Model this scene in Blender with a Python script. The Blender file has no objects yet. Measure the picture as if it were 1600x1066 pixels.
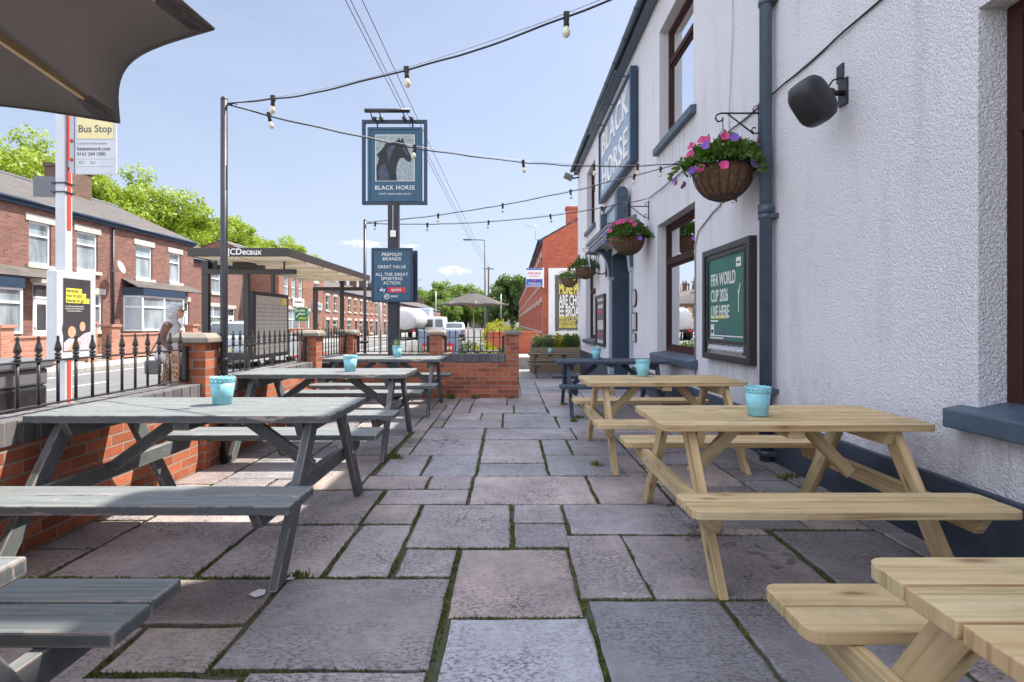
import bpy, bmesh, math, random
from mathutils import Vector, Matrix, noise
R = math.radians
rnd = random.Random(7)
scene = bpy.context.scene
col = scene.collection

# ---------------------------------------------------------------- materials
def newmat(name):
    m = bpy.data.materials.new(name); m.use_nodes = True
    nt = m.node_tree
    return m, nt, nt.nodes['Principled BSDF']

def nd(nt, typ, props=None, **ins):
    n = nt.nodes.new(typ)
    for k, v in (props or {}).items(): setattr(n, k, v)
    for k, v in ins.items():
        key = k.replace('_', ' ')
        if key not in n.inputs and k.startswith('i') and k[1:].isdigit(): s = n.inputs[int(k[1:])]
        else: s = n.inputs[key]
        if isinstance(v, bpy.types.NodeSocket): nt.links.new(v, s)
        else: s.default_value = v
    return n

def c4(c): return (c[0], c[1], c[2], 1.0)
def ramp(nt, fac, stops, mode='LINEAR'):
    n = nt.nodes.new('ShaderNodeValToRGB'); n.color_ramp.interpolation = mode
    els = n.color_ramp.elements
    while len(els) < len(stops): els.new(0.5)
    for e, (p, c) in zip(els, stops):
        e.position = p
        e.color = c4(c) if not isinstance(c, (int, float)) else (c, c, c, 1)
    nt.links.new(fac, n.inputs[0])
    return n.outputs[0]
def mixc(nt, fac, a, b, mode='MIX'):
    n = nt.nodes.new('ShaderNodeMix'); n.data_type = 'RGBA'; n.blend_type = mode
    for s, v in ((n.inputs[0], fac), (n.inputs[6], a), (n.inputs[7], b)):
        if isinstance(v, bpy.types.NodeSocket): nt.links.new(v, s)
        elif isinstance(v, (int, float)): s.default_value = v
        else: s.default_value = c4(v)
    return n.outputs[2]
def math_(nt, op, a, b=0.0, clamp=False):
    n = nt.nodes.new('ShaderNodeMath'); n.operation = op; n.use_clamp = clamp
    for s, v in ((n.inputs[0], a), (n.inputs[1], b)):
        if isinstance(v, bpy.types.NodeSocket): nt.links.new(v, s)
        else: s.default_value = v
    return n.outputs[0]
def coords(nt, kind='Object', scale=(1, 1, 1)):
    t = nt.nodes.new('ShaderNodeTexCoord')
    mp = nt.nodes.new('ShaderNodeMapping'); mp.inputs['Scale'].default_value = scale
    nt.links.new(t.outputs[kind], mp.inputs[0])
    return mp.outputs[0]
def noise_(nt, vec, scale, detail=4, rough=0.55, dist=0.0):
    n = nd(nt, 'ShaderNodeTexNoise', None, Vector=vec, Scale=scale, Detail=detail, Roughness=rough, Distortion=dist)
    return n.outputs[0]
def bump(nt, bsdf, h, strength=0.3, dist=0.01):
    n = nd(nt, 'ShaderNodeBump', None, Height=h, Strength=strength, Distance=dist)
    nt.links.new(n.outputs[0], bsdf.inputs['Normal'])
    return n

def plain(name, c, rough=0.5, metal=0.0, var=0.12, scale=12, bmp=0.08, spec=0.5):
    m, nt, b = newmat(name)
    v = coords(nt)
    n1 = noise_(nt, v, scale, 5)
    n2 = noise_(nt, v, scale * 6, 3)
    lo = tuple(x * (1 - var) for x in c); hi = tuple(min(1, x * (1 + var)) for x in c)
    nt.links.new(ramp(nt, n1, [(0.3, lo), (0.7, hi)]), b.inputs['Base Color'])
    nt.links.new(math_(nt, 'ADD', rough - 0.1, math_(nt, 'MULTIPLY', n2, 0.2)), b.inputs['Roughness'])
    b.inputs['Metallic'].default_value = metal
    b.inputs['Specular IOR Level'].default_value = spec
    if bmp: bump(nt, b, n2, bmp, 0.004)
    return m

def edge_mask(nt, radius):
    bv = nd(nt, 'ShaderNodeBevel', {'samples': 3}, Radius=radius)
    ge = nt.nodes.new('ShaderNodeNewGeometry')
    d = nt.nodes.new('ShaderNodeVectorMath'); d.operation = 'DOT_PRODUCT'
    nt.links.new(bv.outputs[0], d.inputs[0]); nt.links.new(ge.outputs['Normal'], d.inputs[1])
    return math_(nt, 'SUBTRACT', 1.0, d.outputs['Value'])

def wood_new():
    m, nt, b = newmat('new_pine')
    v = coords(nt, 'UV', (1.0, 1.0, 1))
    big = noise_(nt, coords(nt, 'UV', (0.5, 1.2, 1)), 1.0, 2)
    g = noise_(nt, coords(nt, 'UV', (0.9, 30, 1)), 1.0, 5, 0.6, 1.1)
    g2 = noise_(nt, coords(nt, 'UV', (3.0, 130, 1)), 1.0, 3, 0.6)
    c = ramp(nt, g, [(0.36, (0.27, 0.165, 0.07)), (0.46, (0.57, 0.42, 0.225)), (0.62, (0.70, 0.565, 0.35))])
    c = mixc(nt, math_(nt, 'MULTIPLY', ramp(nt, big, [(0.4, 0.0), (0.65, 1.0)]), 0.35), c, (0.45, 0.43, 0.25))
    c = mixc(nt, math_(nt, 'MULTIPLY', g2, 0.35), c, (0.42, 0.30, 0.15))
    pt = noise_(nt, coords(nt, 'UV', (0.07, 0.31, 1)), 1.0, 0)
    c = mixc(nt, math_(nt, 'MULTIPLY', ramp(nt, pt, [(0.42, 1.0), (0.58, 0.0)]), 0.42), c, (0.47, 0.31, 0.15))
    vo = nd(nt, 'ShaderNodeTexVoronoi', None, Vector=coords(nt, 'UV', (2.4, 8.5, 1)), Scale=1.0)
    k = ramp(nt, vo.outputs[0], [(0.05, 1.0), (0.16, 0.0)])
    ringk = ramp(nt, vo.outputs[0], [(0.13, 0.0), (0.17, 1.0), (0.22, 0.0)])
    c = mixc(nt, math_(nt, 'MULTIPLY', ringk, 0.3), c, (0.34, 0.2, 0.09))
    c = mixc(nt, math_(nt, 'MULTIPLY', k, 0.8), c, (0.17, 0.075, 0.03))
    dirt = noise_(nt, coords(nt, 'Object'), 5.0, 6, 0.7)
    c = mixc(nt, math_(nt, 'MULTIPLY', ramp(nt, dirt, [(0.48, 0.0), (0.72, 1.0)]), 0.42), c, (0.25, 0.22, 0.13))
    nt.links.new(c, b.inputs['Base Color'])
    b.inputs['Roughness'].default_value = 0.72; b.inputs['Specular IOR Level'].default_value = 0.3
    bump(nt, b, math_(nt, 'ADD', g, math_(nt, 'MULTIPLY', g2, 0.5)), 0.35, 0.003)
    return m

def wood_paint(name, paint, under, wear=0.5, dark=(0.05, 0.05, 0.05), dirt_amt=0.5):
    m, nt, b = newmat(name)
    g = noise_(nt, coords(nt, 'UV', (2.0, 60, 1)), 1.0, 5, 0.6, 0.4)
    g2 = noise_(nt, coords(nt, 'UV', (3.0, 14, 1)), 1.0, 6, 0.7, 0.2)
    ob = coords(nt, 'Object')
    n = noise_(nt, ob, 9.0, 8, 0.68)
    big = noise_(nt, ob, 2.0, 3, 0.6)
    c = mixc(nt, big, tuple(x * 0.8 for x in paint), tuple(x * 1.22 for x in paint))
    c = mixc(nt, math_(nt, 'MULTIPLY', ramp(nt, g, [(0.42, 1.0), (0.6, 0.0)]), 0.35), c, tuple(x * 0.62 for x in paint))
    c = mixc(nt, math_(nt, 'MULTIPLY', ramp(nt, n, [(0.5, 0), (0.72, 1)]), dirt_amt), c, dark)
    em = edge_mask(nt, 0.012)
    w = math_(nt, 'ADD', math_(nt, 'MULTIPLY', em, 2.6 * wear), math_(nt, 'MULTIPLY', g2, 1.0))
    wmask = ramp(nt, w, [(0.70 - 0.06 * wear, 0), (0.735 - 0.06 * wear, 1)])
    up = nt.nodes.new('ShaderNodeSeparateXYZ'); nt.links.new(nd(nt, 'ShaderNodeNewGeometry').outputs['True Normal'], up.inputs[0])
    worn_lit_top = math_(nt, 'MULTIPLY', math_(nt, 'GREATER_THAN', up.outputs[2], 0.8), math_(nt, 'MULTIPLY', ramp(nt, g, [(0.35, 0.25), (0.6, 1.0)]), 0.45 * wear, True))  # upward faces paler: weathering, plus sunlit tops put into the colour
    c = mixc(nt, worn_lit_top, c, tuple(min(1, x * 1.9) for x in paint))
    wm2 = math_(nt, 'MULTIPLY', wmask, ramp(nt, n, [(0.44, 0), (0.49, 1)]))
    uc = mixc(nt, n, tuple(x * 0.6 for x in under), tuple(min(1, x * 1.5) for x in under))
    c = mixc(nt, math_(nt, 'MULTIPLY', wm2, 0.85), c, uc)
    nt.links.new(c, b.inputs['Base Color'])
    b.inputs['Roughness'].default_value = 0.72; b.inputs['Specular IOR Level'].default_value = 0.28
    hh = math_(nt, 'SUBTRACT', g, math_(nt, 'MULTIPLY', wm2, 0.7))
    bump(nt, b, hh, 0.4, 0.003)
    return m

def brick(name, c1, c2, mortar, w=0.225, h=0.075, ms=0.006, off=0.5, stain=0.35, bmp=0.6):
    m, nt, b = newmat(name)
    uv = coords(nt, 'UV')
    br = nd(nt, 'ShaderNodeTexBrick', {'offset': off}, Vector=uv, Color1=c4((0, 0, 0)), Color2=c4((1, 1, 1)), Mortar=c4((0.5, 0.5, 0.5)),
            Scale=1.0, Mortar_Size=ms, Mortar_Smooth=0.25, Bias=0.0, Brick_Width=w, Row_Height=h)
    n = noise_(nt, uv, 14, 6, 0.65)
    n2 = noise_(nt, uv, 90, 3, 0.6)
    big = noise_(nt, uv, 0.8, 4, 0.6)
    c = mixc(nt, br.outputs[0], c1, c2)
    c = mixc(nt, math_(nt, 'MULTIPLY', ramp(nt, n, [(0.4, 0), (0.75, 1)]), 0.5), c, tuple(x * 0.5 for x in c1))
    c = mixc(nt, math_(nt, 'MULTIPLY', ramp(nt, big, [(0.35, 0), (0.7, 1)]), stain), c, tuple(x * 0.45 for x in c2))
    mo = mixc(nt, n, tuple(x * 0.6 for x in mortar), mortar)
    c = mixc(nt, br.outputs[1], c, mo)
    nt.links.new(c, b.inputs['Base Color'])
    b.inputs['Roughness'].default_value = 0.85
    hgt = math_(nt, 'ADD', math_(nt, 'MULTIPLY', br.outputs[1], -1.0), math_(nt, 'MULTIPLY', n2, 0.35))
    bump(nt, b, hgt, bmp, 0.006)
    return m

def roughcast():
    m, nt, b = newmat('roughcast_paint')
    ob = coords(nt)
    n1 = noise_(nt, ob, 74, 4, 0.55, 0.6)
    n2 = noise_(nt, ob, 22, 2, 0.5)
    big = noise_(nt, ob, 0.7, 5, 0.6)
    streak = noise_(nt, coords(nt, 'Object', (3.0, 3.0, 0.35)), 1.5, 5, 0.65)
    vo = nd(nt, 'ShaderNodeTexVoronoi', {'feature': 'SMOOTH_F1'}, Vector=ob, Scale=58.0, Smoothness=0.6)
    c = ramp(nt, big, [(0.3, (0.79, 0.785, 0.825)), (0.7, (0.87, 0.865, 0.90))])
    c = mixc(nt, math_(nt, 'MULTIPLY', ramp(nt, streak, [(0.52, 0), (0.75, 1)]), 0.30), c, (0.42, 0.41, 0.42))
    sx = nt.nodes.new('ShaderNodeSeparateXYZ'); nt.links.new(ob, sx.inputs[0])
    spl = math_(nt, 'MULTIPLY', ramp(nt, math_(nt, 'ADD', math_(nt, 'MULTIPLY', sx.outputs[2], -1.0), math_(nt, 'MULTIPLY', big, 1.6)), [(0.0, 0), (0.55, 1)]), ramp(nt, noise_(nt, ob, 9, 5, 0.7), [(0.42, 0), (0.62, 1)]))
    c = mixc(nt, math_(nt, 'MULTIPLY', spl, 0.4), c, (0.34, 0.32, 0.31))
    dr = noise_(nt, coords(nt, 'Object', (1, 7.0, 0.25)), 2.2, 5, 0.7)
    for (ya, yb, zt_, ln) in ((7.1, 9.3, .68, 1.2), (7.15, 9.15, 4.12, 1.6), (15.5, 17.9, .68, 1.0), (15.6, 17.7, 4.12, 1.5), (1.0, 3.0, .72, 1.0), (10.4, 14.3, 4.45, 1.2), (5.4, 6.8, .86, .7)):
        yl = math_(nt, 'ADD', sx.outputs[1], 9.0)   # object origin of the pub is at y = 9
        m1 = math_(nt, 'MULTIPLY', math_(nt, 'GREATER_THAN', yl, ya), math_(nt, 'LESS_THAN', yl, yb))
        q_ = math_(nt, 'DIVIDE', math_(nt, 'SUBTRACT', zt_, sx.outputs[2]), ln)
        m1 = math_(nt, 'MULTIPLY', m1, ramp(nt, q_, [(0.0, 0), (0.02, 1), (0.25, 0.6), (1.0, 0)]))
        c = mixc(nt, math_(nt, 'MULTIPLY', math_(nt, 'MULTIPLY', m1, ramp(nt, dr, [(0.42, 0), (0.68, 1)])), 0.55), c, (0.36, 0.35, 0.35))
    nt.links.new(c, b.inputs['Base Color'])
    b.inputs['Roughness'].default_value = 0.75
    h = math_(nt, 'ADD', math_(nt, 'MULTIPLY', ramp(nt, n1, [(0.35, 0), (0.66, 1)]), 0.8), math_(nt, 'MULTIPLY', vo.outputs[0], -0.7))
    h = math_(nt, 'ADD', h, math_(nt, 'MULTIPLY', n2, 0.5))
    bump(nt, b, h, 0.9, 0.012)
    return m

def slab_mat():
    m, nt, b = newmat('riven_sandstone')
    at = nt.nodes.new('ShaderNodeAttribute'); at.attribute_name = 'tone'
    ah = nt.nodes.new('ShaderNodeAttribute'); ah.attribute_name = 'hue'
    ob = coords(nt)
    n = noise_(nt, ob, 3.2, 8, 0.66, 0.4)
    fine = noise_(nt, ob, 75, 4, 0.65)
    riv = noise_(nt, coords(nt, 'Object', (1.0, 2.6, 1.0)), 6.0, 7, 0.6, 1.2)
    spk = noise_(nt, coords(nt, 'Object', (1.0, 1.7, 1.0)), 42, 5, 0.72)
    spm = noise_(nt, ob, 1.9, 4, 0.6)
    base = ramp(nt, ah.outputs['Fac'], [(0.0, (0.36, 0.38, 0.43)), (0.3, (0.42, 0.40, 0.425)), (0.6, (0.485, 0.415, 0.415)), (0.85, (0.52, 0.405, 0.365)), (1.0, (0.53, 0.445, 0.36))])
    base = mixc(nt, math_(nt, 'MULTIPLY', ramp(nt, n, [(0.3, 0), (0.7, 1)]), 0.75), base, (0.265, 0.238, 0.245))
    tv = nd(nt, 'ShaderNodeVectorMath', {'operation': 'SCALE'}, i0=base)
    nt.links.new(math_(nt, 'MULTIPLY', at.outputs['Fac'], 1.22), tv.inputs['Scale'])
    c = tv.outputs[0]
    # dark lichen speckle in patches
    sp = math_(nt, 'MULTIPLY', ramp(nt, spk, [(0.50, 0), (0.56, 1)]), ramp(nt, spm, [(0.36, 0.12), (0.58, 1.0)]))
    c = mixc(nt, math_(nt, 'MULTIPLY', sp, 0.72), c, (0.052, 0.052, 0.06))
    # pale weathered bits
    pl = math_(nt, 'MULTIPLY', ramp(nt, riv, [(0.6, 0), (0.68, 1)]), 0.28)
    c = mixc(nt, pl, c, (0.42, 0.40, 0.40))
    # rusty and green stains
    st = noise_(nt, ob, 1.1, 5, 0.6)
    c = mixc(nt, math_(nt, 'MULTIPLY', ramp(nt, st, [(0.58, 0), (0.72, 1)]), 0.35), c, (0.22, 0.15, 0.10))
    mot = noise_(nt, ob, 12.0, 6, 0.7, 0.3)
    c = mixc(nt, math_(nt, 'MULTIPLY', ramp(nt, mot, [(0.46, 0), (0.66, 1)]), 0.30), c, (0.105, 0.095, 0.10))
    grime = noise_(nt, ob, 0.55, 4, 0.6)
    c = mixc(nt, math_(nt, 'MULTIPLY', ramp(nt, grime, [(0.45, 0), (0.65, 1)]), 0.35), c, (0.12, 0.11, 0.115))
    dv = nd(nt, 'ShaderNodeTexVoronoi', None, Vector=nd(nt, 'ShaderNodeVectorMath', {'operation': 'ADD'}, i0=ob, i1=nd(nt, 'ShaderNodeTexNoise', None, Vector=ob, Scale=9.0, Detail=4.0).outputs[1]).outputs[0], Scale=1.1)
    c = mixc(nt, math_(nt, 'MULTIPLY', ramp(nt, dv.outputs[0], [(0.035, 1), (0.05, 0)]), 0.75), c, (0.62, 0.61, 0.62))
    c = mixc(nt, math_(nt, 'MULTIPLY', ramp(nt, dv.outputs[0], [(0.93, 0), (1.0, 1)]), 0.7), c, (0.04, 0.035, 0.035))
    # cracks along bedding
    wv = nd(nt, 'ShaderNodeTexVoronoi', {'feature': 'DISTANCE_TO_EDGE'}, Vector=nd(nt, 'ShaderNodeVectorMath', {'operation': 'ADD'}, i0=ob,
            i1=nd(nt, 'ShaderNodeTexNoise', None, Vector=ob, Scale=2.5, Detail=6.0).outputs[1]).outputs[0], Scale=1.25)
    cr = math_(nt, 'MULTIPLY', ramp(nt, wv.outputs[0], [(0.0, 1), (0.008, 0)]), ramp(nt, spm, [(0.52, 0), (0.58, 1)]))
    c = mixc(nt, math_(nt, 'MULTIPLY', cr, 0.8), c, (0.03, 0.028, 0.03))
    nt.links.new(c, b.inputs['Base Color'])
    nt.links.new(ramp(nt, riv, [(0.35, 0.42), (0.65, 0.7)]), b.inputs['Roughness'])
    h = math_(nt, 'ADD', riv, math_(nt, 'MULTIPLY', fine, 0.22))
    h = math_(nt, 'SUBTRACT', h, math_(nt, 'MULTIPLY', cr, 0.5))
    h = math_(nt, 'SUBTRACT', h, math_(nt, 'MULTIPLY', sp, 0.12))
    bump(nt, b, h, 0.6, 0.012)
    return m

def two_noise(name, a, b_, scale, rough=0.9, bmp=0.5, dist=0.01, lo=0.4, hi=0.6, detail=7):
    m, nt, b = newmat(name)
    ob = coords(nt)
    n = noise_(nt, ob, scale, detail, 0.65)
    f = noise_(nt, ob, scale * 12, 3, 0.6)
    c = ramp(nt, n, [(lo, a), (hi, b_)])
    c = mixc(nt, math_(nt, 'MULTIPLY', f, 0.4), c, tuple(x * 0.55 for x in a))
    nt.links.new(c, b.inputs['Base Color']); b.inputs['Roughness'].default_value = rough
    if bmp: bump(nt, b, math_(nt, 'ADD', n, f), bmp, dist)
    return m

def leaf(name, a, b_, trans=0.35, scale=1.5, rough=0.5):
    m, nt, b = newmat(name)
    ob = coords(nt)
    n = noise_(nt, ob, scale, 3, 0.6)
    wn = nd(nt, 'ShaderNodeTexWhiteNoise', {'noise_dimensions': '3D'})
    nt.links.new(nd(nt, 'ShaderNodeVectorMath', {'operation': 'SNAP'}, i0=ob, i1=(0.31 / scale,) * 3).outputs[0], wn.inputs[0])
    f = math_(nt, 'ADD', math_(nt, 'MULTIPLY', n, 0.65), math_(nt, 'MULTIPLY', wn.outputs[0], 0.35))
    c = ramp(nt, f, [(0.3, a), (0.72, b_)])
    nt.links.new(c, b.inputs['Base Color']); b.inputs['Roughness'].default_value = rough
    tr = nd(nt, 'ShaderNodeBsdfTranslucent'); nt.links.new(mixc(nt, 0.5, c, (0.25, 0.35, 0.02)), tr.inputs[0])
    mx = nt.nodes.new('ShaderNodeMixShader'); mx.inputs[0].default_value = trans
    nt.links.new(b.outputs[0], mx.inputs[1]); nt.links.new(tr.outputs[0], mx.inputs[2])
    nt.links.new(mx.outputs[0], nt.nodes['Material Output'].inputs[0])
    return m

def glass(name, tint=(0.9, 0.95, 0.95), ior=1.7, base=0.0):
    m, nt, b = newmat(name)
    t = nd(nt, 'ShaderNodeBsdfTransparent', None, Color=c4(tint))
    g = nd(nt, 'ShaderNodeBsdfGlossy', None, Roughness=0.01, Color=c4((1, 1, 1)))
    fr = nd(nt, 'ShaderNodeFresnel', None, IOR=ior)
    wob = noise_(nt, coords(nt), 2.2, 2)
    bp = nd(nt, 'ShaderNodeBump', None, Height=wob, Strength=0.05, Distance=0.02)
    nt.links.new(bp.outputs[0], g.inputs['Normal'])
    mx = nt.nodes.new('ShaderNodeMixShader')
    nt.links.new(math_(nt, 'ADD', fr.outputs[0], base, True), mx.inputs[0])
    nt.links.new(t.outputs[0], mx.inputs[1]); nt.links.new(g.outputs[0], mx.inputs[2])
    nt.links.new(mx.outputs[0], nt.nodes['Material Output'].inputs[0])
    return m

def pane_mat(name, c, rough=0.04):
    m, nt, b = newmat(name)
    v = coords(nt, 'Object', (1, 1, 0.25))
    n = noise_(nt, v, 2.0, 3)
    nt.links.new(ramp(nt, n, [(0.35, tuple(x * 0.45 for x in c)), (0.6, c)]), b.inputs['Base Color'])
    b.inputs['Roughness'].default_value = rough; b.inputs['IOR'].default_value = 1.9
    return m

def slate(name, c, w=0.3, h=0.22):
    m, nt, b = newmat(name)
    uv = coords(nt, 'UV')
    br = nd(nt, 'ShaderNodeTexBrick', {'offset': 0.5}, Vector=uv, Color1=c4((0, 0, 0)), Color2=c4((1, 1, 1)), Mortar=c4((0.2, 0.2, 0.2)),
            Scale=1.0, Mortar_Size=0.006, Mortar_Smooth=0.1, Bias=0.0, Brick_Width=w, Row_Height=h)
    n = noise_(nt, uv, 1.3, 6, 0.65)
    cc = mixc(nt, br.outputs[0], tuple(x * 0.7 for x in c), tuple(x * 1.25 for x in c))
    cc = mixc(nt, math_(nt, 'MULTIPLY', ramp(nt, n, [(0.4, 0), (0.7, 1)]), 0.5), cc, (c[0] * 1.5, c[1] * 1.35, c[2] * 1.05))
    cc = mixc(nt, br.outputs[1], cc, tuple(x * 0.3 for x in c))
    nt.links.new(cc, b.inputs['Base Color']); b.inputs['Roughness'].default_value = 0.6
    bump(nt, b, math_(nt, 'MULTIPLY', br.outputs[1], -1.0), 0.5, 0.01)
    return m

def fabric(name, c, trans=0.0):
    m, nt, b = newmat(name)
    ob = coords(nt)
    w1 = nd(nt, 'ShaderNodeTexNoise', None, Vector=ob, Scale=420.0, Detail=2.0)
    n = noise_(nt, ob, 3.0, 4)
    nt.links.new(ramp(nt, n, [(0.3, tuple(x * 0.85 for x in c)), (0.7, tuple(x * 1.15 for x in c))]), b.inputs['Base Color'])
    b.inputs['Roughness'].default_value = 0.85
    bump(nt, b, w1.outputs[0], 0.3, 0.002)
    if trans:
        tr = nd(nt, 'ShaderNodeBsdfTranslucent', None, Color=c4(tuple(x * 1.6 for x in c)))
        mx = nt.nodes.new('ShaderNodeMixShader'); mx.inputs[0].default_value = trans
        nt.links.new(b.outputs[0], mx.inputs[1]); nt.links.new(tr.outputs[0], mx.inputs[2])
        nt.links.new(mx.outputs[0], nt.nodes['Material Output'].inputs[0])
    return m

def asphalt():
    m, nt, b = newmat('asphalt')
    ob = coords(nt)
    n = noise_(nt, ob, 260, 3, 0.6); big = noise_(nt, ob, 0.5, 6, 0.65)
    c = ramp(nt, n, [(0.3, (0.10, 0.10, 0.102)), (0.7, (0.19, 0.19, 0.19))])
    c = mixc(nt, math_(nt, 'MULTIPLY', ramp(nt, big, [(0.4, 0), (0.65, 1)]), 0.4), c, (0.09, 0.09, 0.09))
    nt.links.new(c, b.inputs['Base Color']); b.inputs['Roughness'].default_value = 0.9
    bump(nt, b, n, 0.5, 0.006)
    return m

def pave_mat(name, w, h, c, mort):
    m, nt, b = newmat(name)
    ob = coords(nt)
    br = nd(nt, 'ShaderNodeTexBrick', {'offset': 0.5}, Vector=ob, Color1=c4((0, 0, 0)), Color2=c4((1, 1, 1)), Mortar=c4((0.5, 0.5, 0.5)),
            Scale=1.0, Mortar_Size=0.008, Mortar_Smooth=0.1, Bias=0.0, Brick_Width=w, Row_Height=h)
    n = noise_(nt, ob, 4, 6, 0.65)
    cc = mixc(nt, br.outputs[0], tuple(x * 0.85 for x in c), tuple(x * 1.15 for x in c))
    cc = mixc(nt, math_(nt, 'MULTIPLY', n, 0.5), cc, tuple(x * 0.6 for x in c))
    cc = mixc(nt, br.outputs[1], cc, mort)
    nt.links.new(cc, b.inputs['Base Color']); b.inputs['Roughness'].default_value = 0.85
    bump(nt, b, math_(nt, 'ADD', math_(nt, 'MULTIPLY', br.outputs[1], -1.0), n), 0.4, 0.006)
    return m

M = {}
M['pine'] = wood_new()
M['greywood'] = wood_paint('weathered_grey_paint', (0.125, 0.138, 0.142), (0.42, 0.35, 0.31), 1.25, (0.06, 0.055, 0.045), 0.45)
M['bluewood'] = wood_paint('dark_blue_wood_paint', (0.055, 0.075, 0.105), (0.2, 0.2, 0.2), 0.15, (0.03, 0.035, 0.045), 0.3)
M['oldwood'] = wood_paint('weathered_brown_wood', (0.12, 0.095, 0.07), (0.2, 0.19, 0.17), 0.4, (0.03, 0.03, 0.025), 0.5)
M['planterwood'] = wood_paint('planter_wood', (0.27, 0.21, 0.14), (0.2, 0.18, 0.13), 0.4, (0.08, 0.07, 0.05), 0.4)
M['brick'] = brick('red_brick', (0.28, 0.072, 0.034), (0.60, 0.185, 0.085), (0.36, 0.32, 0.28), stain=0.3)
M['coping'] = brick('blue_engineering_brick', (0.10, 0.096, 0.108), (0.18, 0.165, 0.17), (0.26, 0.24, 0.22), w=0.112, h=0.5, ms=0.006, off=0.0)
M['brick_house'] = brick('brown_red_house_brick', (0.155, 0.066, 0.05), (0.30, 0.135, 0.105), (0.26, 0.21, 0.18), stain=0.35)
M['brick_house2'] = brick('orange_house_brick', (0.23, 0.088, 0.055), (0.37, 0.165, 0.11), (0.30, 0.24, 0.20), stain=0.25)
M['brick_gable'] = brick('bright_red_gable_brick', (0.44, 0.085, 0.04), (0.60, 0.14, 0.07), (0.34, 0.22, 0.17), stain=0.12)
M['brick_garden'] = brick('pink_garden_brick', (0.36, 0.145, 0.09), (0.50, 0.235, 0.16), (0.42, 0.35, 0.30), stain=0.1)
M['brick_dark'] = brick('sooty_chimney_brick', (0.13, 0.075, 0.055), (0.22, 0.12, 0.085), (0.16, 0.13, 0.11), stain=0.3)
M['roughcast'] = roughcast()
M['slab'] = slab_mat()
M['bed'] = two_noise('mossy_joint_bed', (0.10, 0.088, 0.07), (0.065, 0.08, 0.025), 7, 0.95, 0.9, 0.01, 0.4, 0.55)
M['moss'] = leaf('moss', (0.06, 0.085, 0.015), (0.17, 0.20, 0.035), 0.2, 9)
M['cap'] = two_noise('weathered_concrete', (0.20, 0.175, 0.145), (0.34, 0.30, 0.25), 5, 0.9, 0.4, 0.006)
M['stone'] = two_noise('painted_stone', (0.46, 0.44, 0.39), (0.62, 0.59, 0.53), 4, 0.8, 0.2, 0.004)
M['blackmetal'] = plain('black_painted_metal', (0.022, 0.022, 0.026), 0.4, 0, 0.3, 20, 0.15)
M['railmetal'] = plain('worn_black_railing_paint', (0.03, 0.028, 0.028), 0.42, 0, 0.4, 30, 0.3)
M['bluepaint'] = plain('dark_blue_paint', (0.055, 0.085, 0.12), 0.45, 0, 0.18, 6, 0.15)
M['pipepaint'] = plain('slate_blue_pipe_paint', (0.062, 0.088, 0.125), 0.4, 0, 0.12, 9, 0.06)
M['plinth'] = plain('dark_blue_plinth_paint', (0.042, 0.058, 0.085), 0.55, 0, 0.25, 5, 0.6)
M['signblue'] = plain('sign_blue_paint', (0.028, 0.092, 0.155), 0.45, 0, 0.08, 5, 0.05)
M['postdark'] = plain('near_black_timber_paint', (0.026, 0.028, 0.036), 0.5, 0, 0.2, 8, 0.2)
M['signframe'] = plain('sign_frame_blue', (0.02, 0.042, 0.08), 0.45, 0, 0.1, 5, 0.05)
M['namepanel'] = plain('faded_blue_name_panel', (0.31, 0.39, 0.50), 0.5, 0, 0.06, 4, 0.05)
M['signpanel'] = plain('grey_blue_board', (0.25, 0.32, 0.41), 0.5, 0, 0.06, 4, 0.05)
M['signpale'] = plain('pale_blue_sign_panel', (0.36, 0.42, 0.50), 0.5, 0, 0.06, 4, 0.05)
M['offwhite'] = plain('offwhite_lettering', (0.85, 0.84, 0.80), 0.5, 0, 0.03, 9, 0.0)
M['white'] = plain('white_paint', (0.80, 0.80, 0.79), 0.45, 0, 0.05, 6, 0.05)
M['upvc'] = plain('white_window_plastic', (0.78, 0.79, 0.80), 0.35, 0, 0.05, 5, 0.0)
M['greyink'] = plain('dark_grey_ink', (0.07, 0.075, 0.09), 0.5, 0, 0.05, 9, 0.0)
M['midgreyink'] = plain('mid_grey_ink', (0.28, 0.29, 0.33), 0.5, 0, 0.05, 9, 0.0)
M['mahogany'] = wood_paint('mahogany_stain', (0.048, 0.017, 0.014), (0.14, 0.06, 0.04), 0.1, (0.03, 0.01, 0.01), 0.3)
M['teal'] = plain('pale_turquoise_tin', (0.24, 0.55, 0.61), 0.4, 0, 0.14, 14, 0.15)
M['soil'] = two_noise('soil', (0.03, 0.022, 0.015), (0.07, 0.05, 0.035), 30, 0.95, 0.9, 0.01)
M['parasol'] = fabric('dark_grey_canvas', (0.155, 0.142, 0.142), 0.42)
M['parasol_rib'] = plain('pale_wood_rib', (0.52, 0.36, 0.18), 0.5, 0, 0.15, 12, 0.1)
M['darkrib'] = plain('dark_bronze_aluminium', (0.05, 0.045, 0.042), 0.4, 0.3, 0.15, 12, 0.06)
M['cream'] = plain('cream_soffit', (0.84, 0.77, 0.62), 0.5, 0, 0.06, 3, 0.03)
M['galv'] = plain('galvanised_grey', (0.42, 0.43, 0.45), 0.45, 0.25, 0.08, 12, 0.06)
M['silver'] = plain('pale_grey_panel', (0.55, 0.57, 0.60), 0.4, 0.1, 0.06, 6, 0.03)
M['red'] = plain('orange_red_enamel', (0.62, 0.075, 0.045), 0.4, 0, 0.1, 8, 0.03)
M['redink'] = plain('red_ink', (0.65, 0.03, 0.05), 0.5, 0, 0.06, 6, 0.0)
M['navyink'] = plain('navy_ink', (0.015, 0.03, 0.16), 0.5, 0, 0.06, 6, 0.0)
M['blueink'] = plain('blue_ink', (0.03, 0.10, 0.42), 0.5, 0, 0.06, 6, 0.0)
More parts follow.
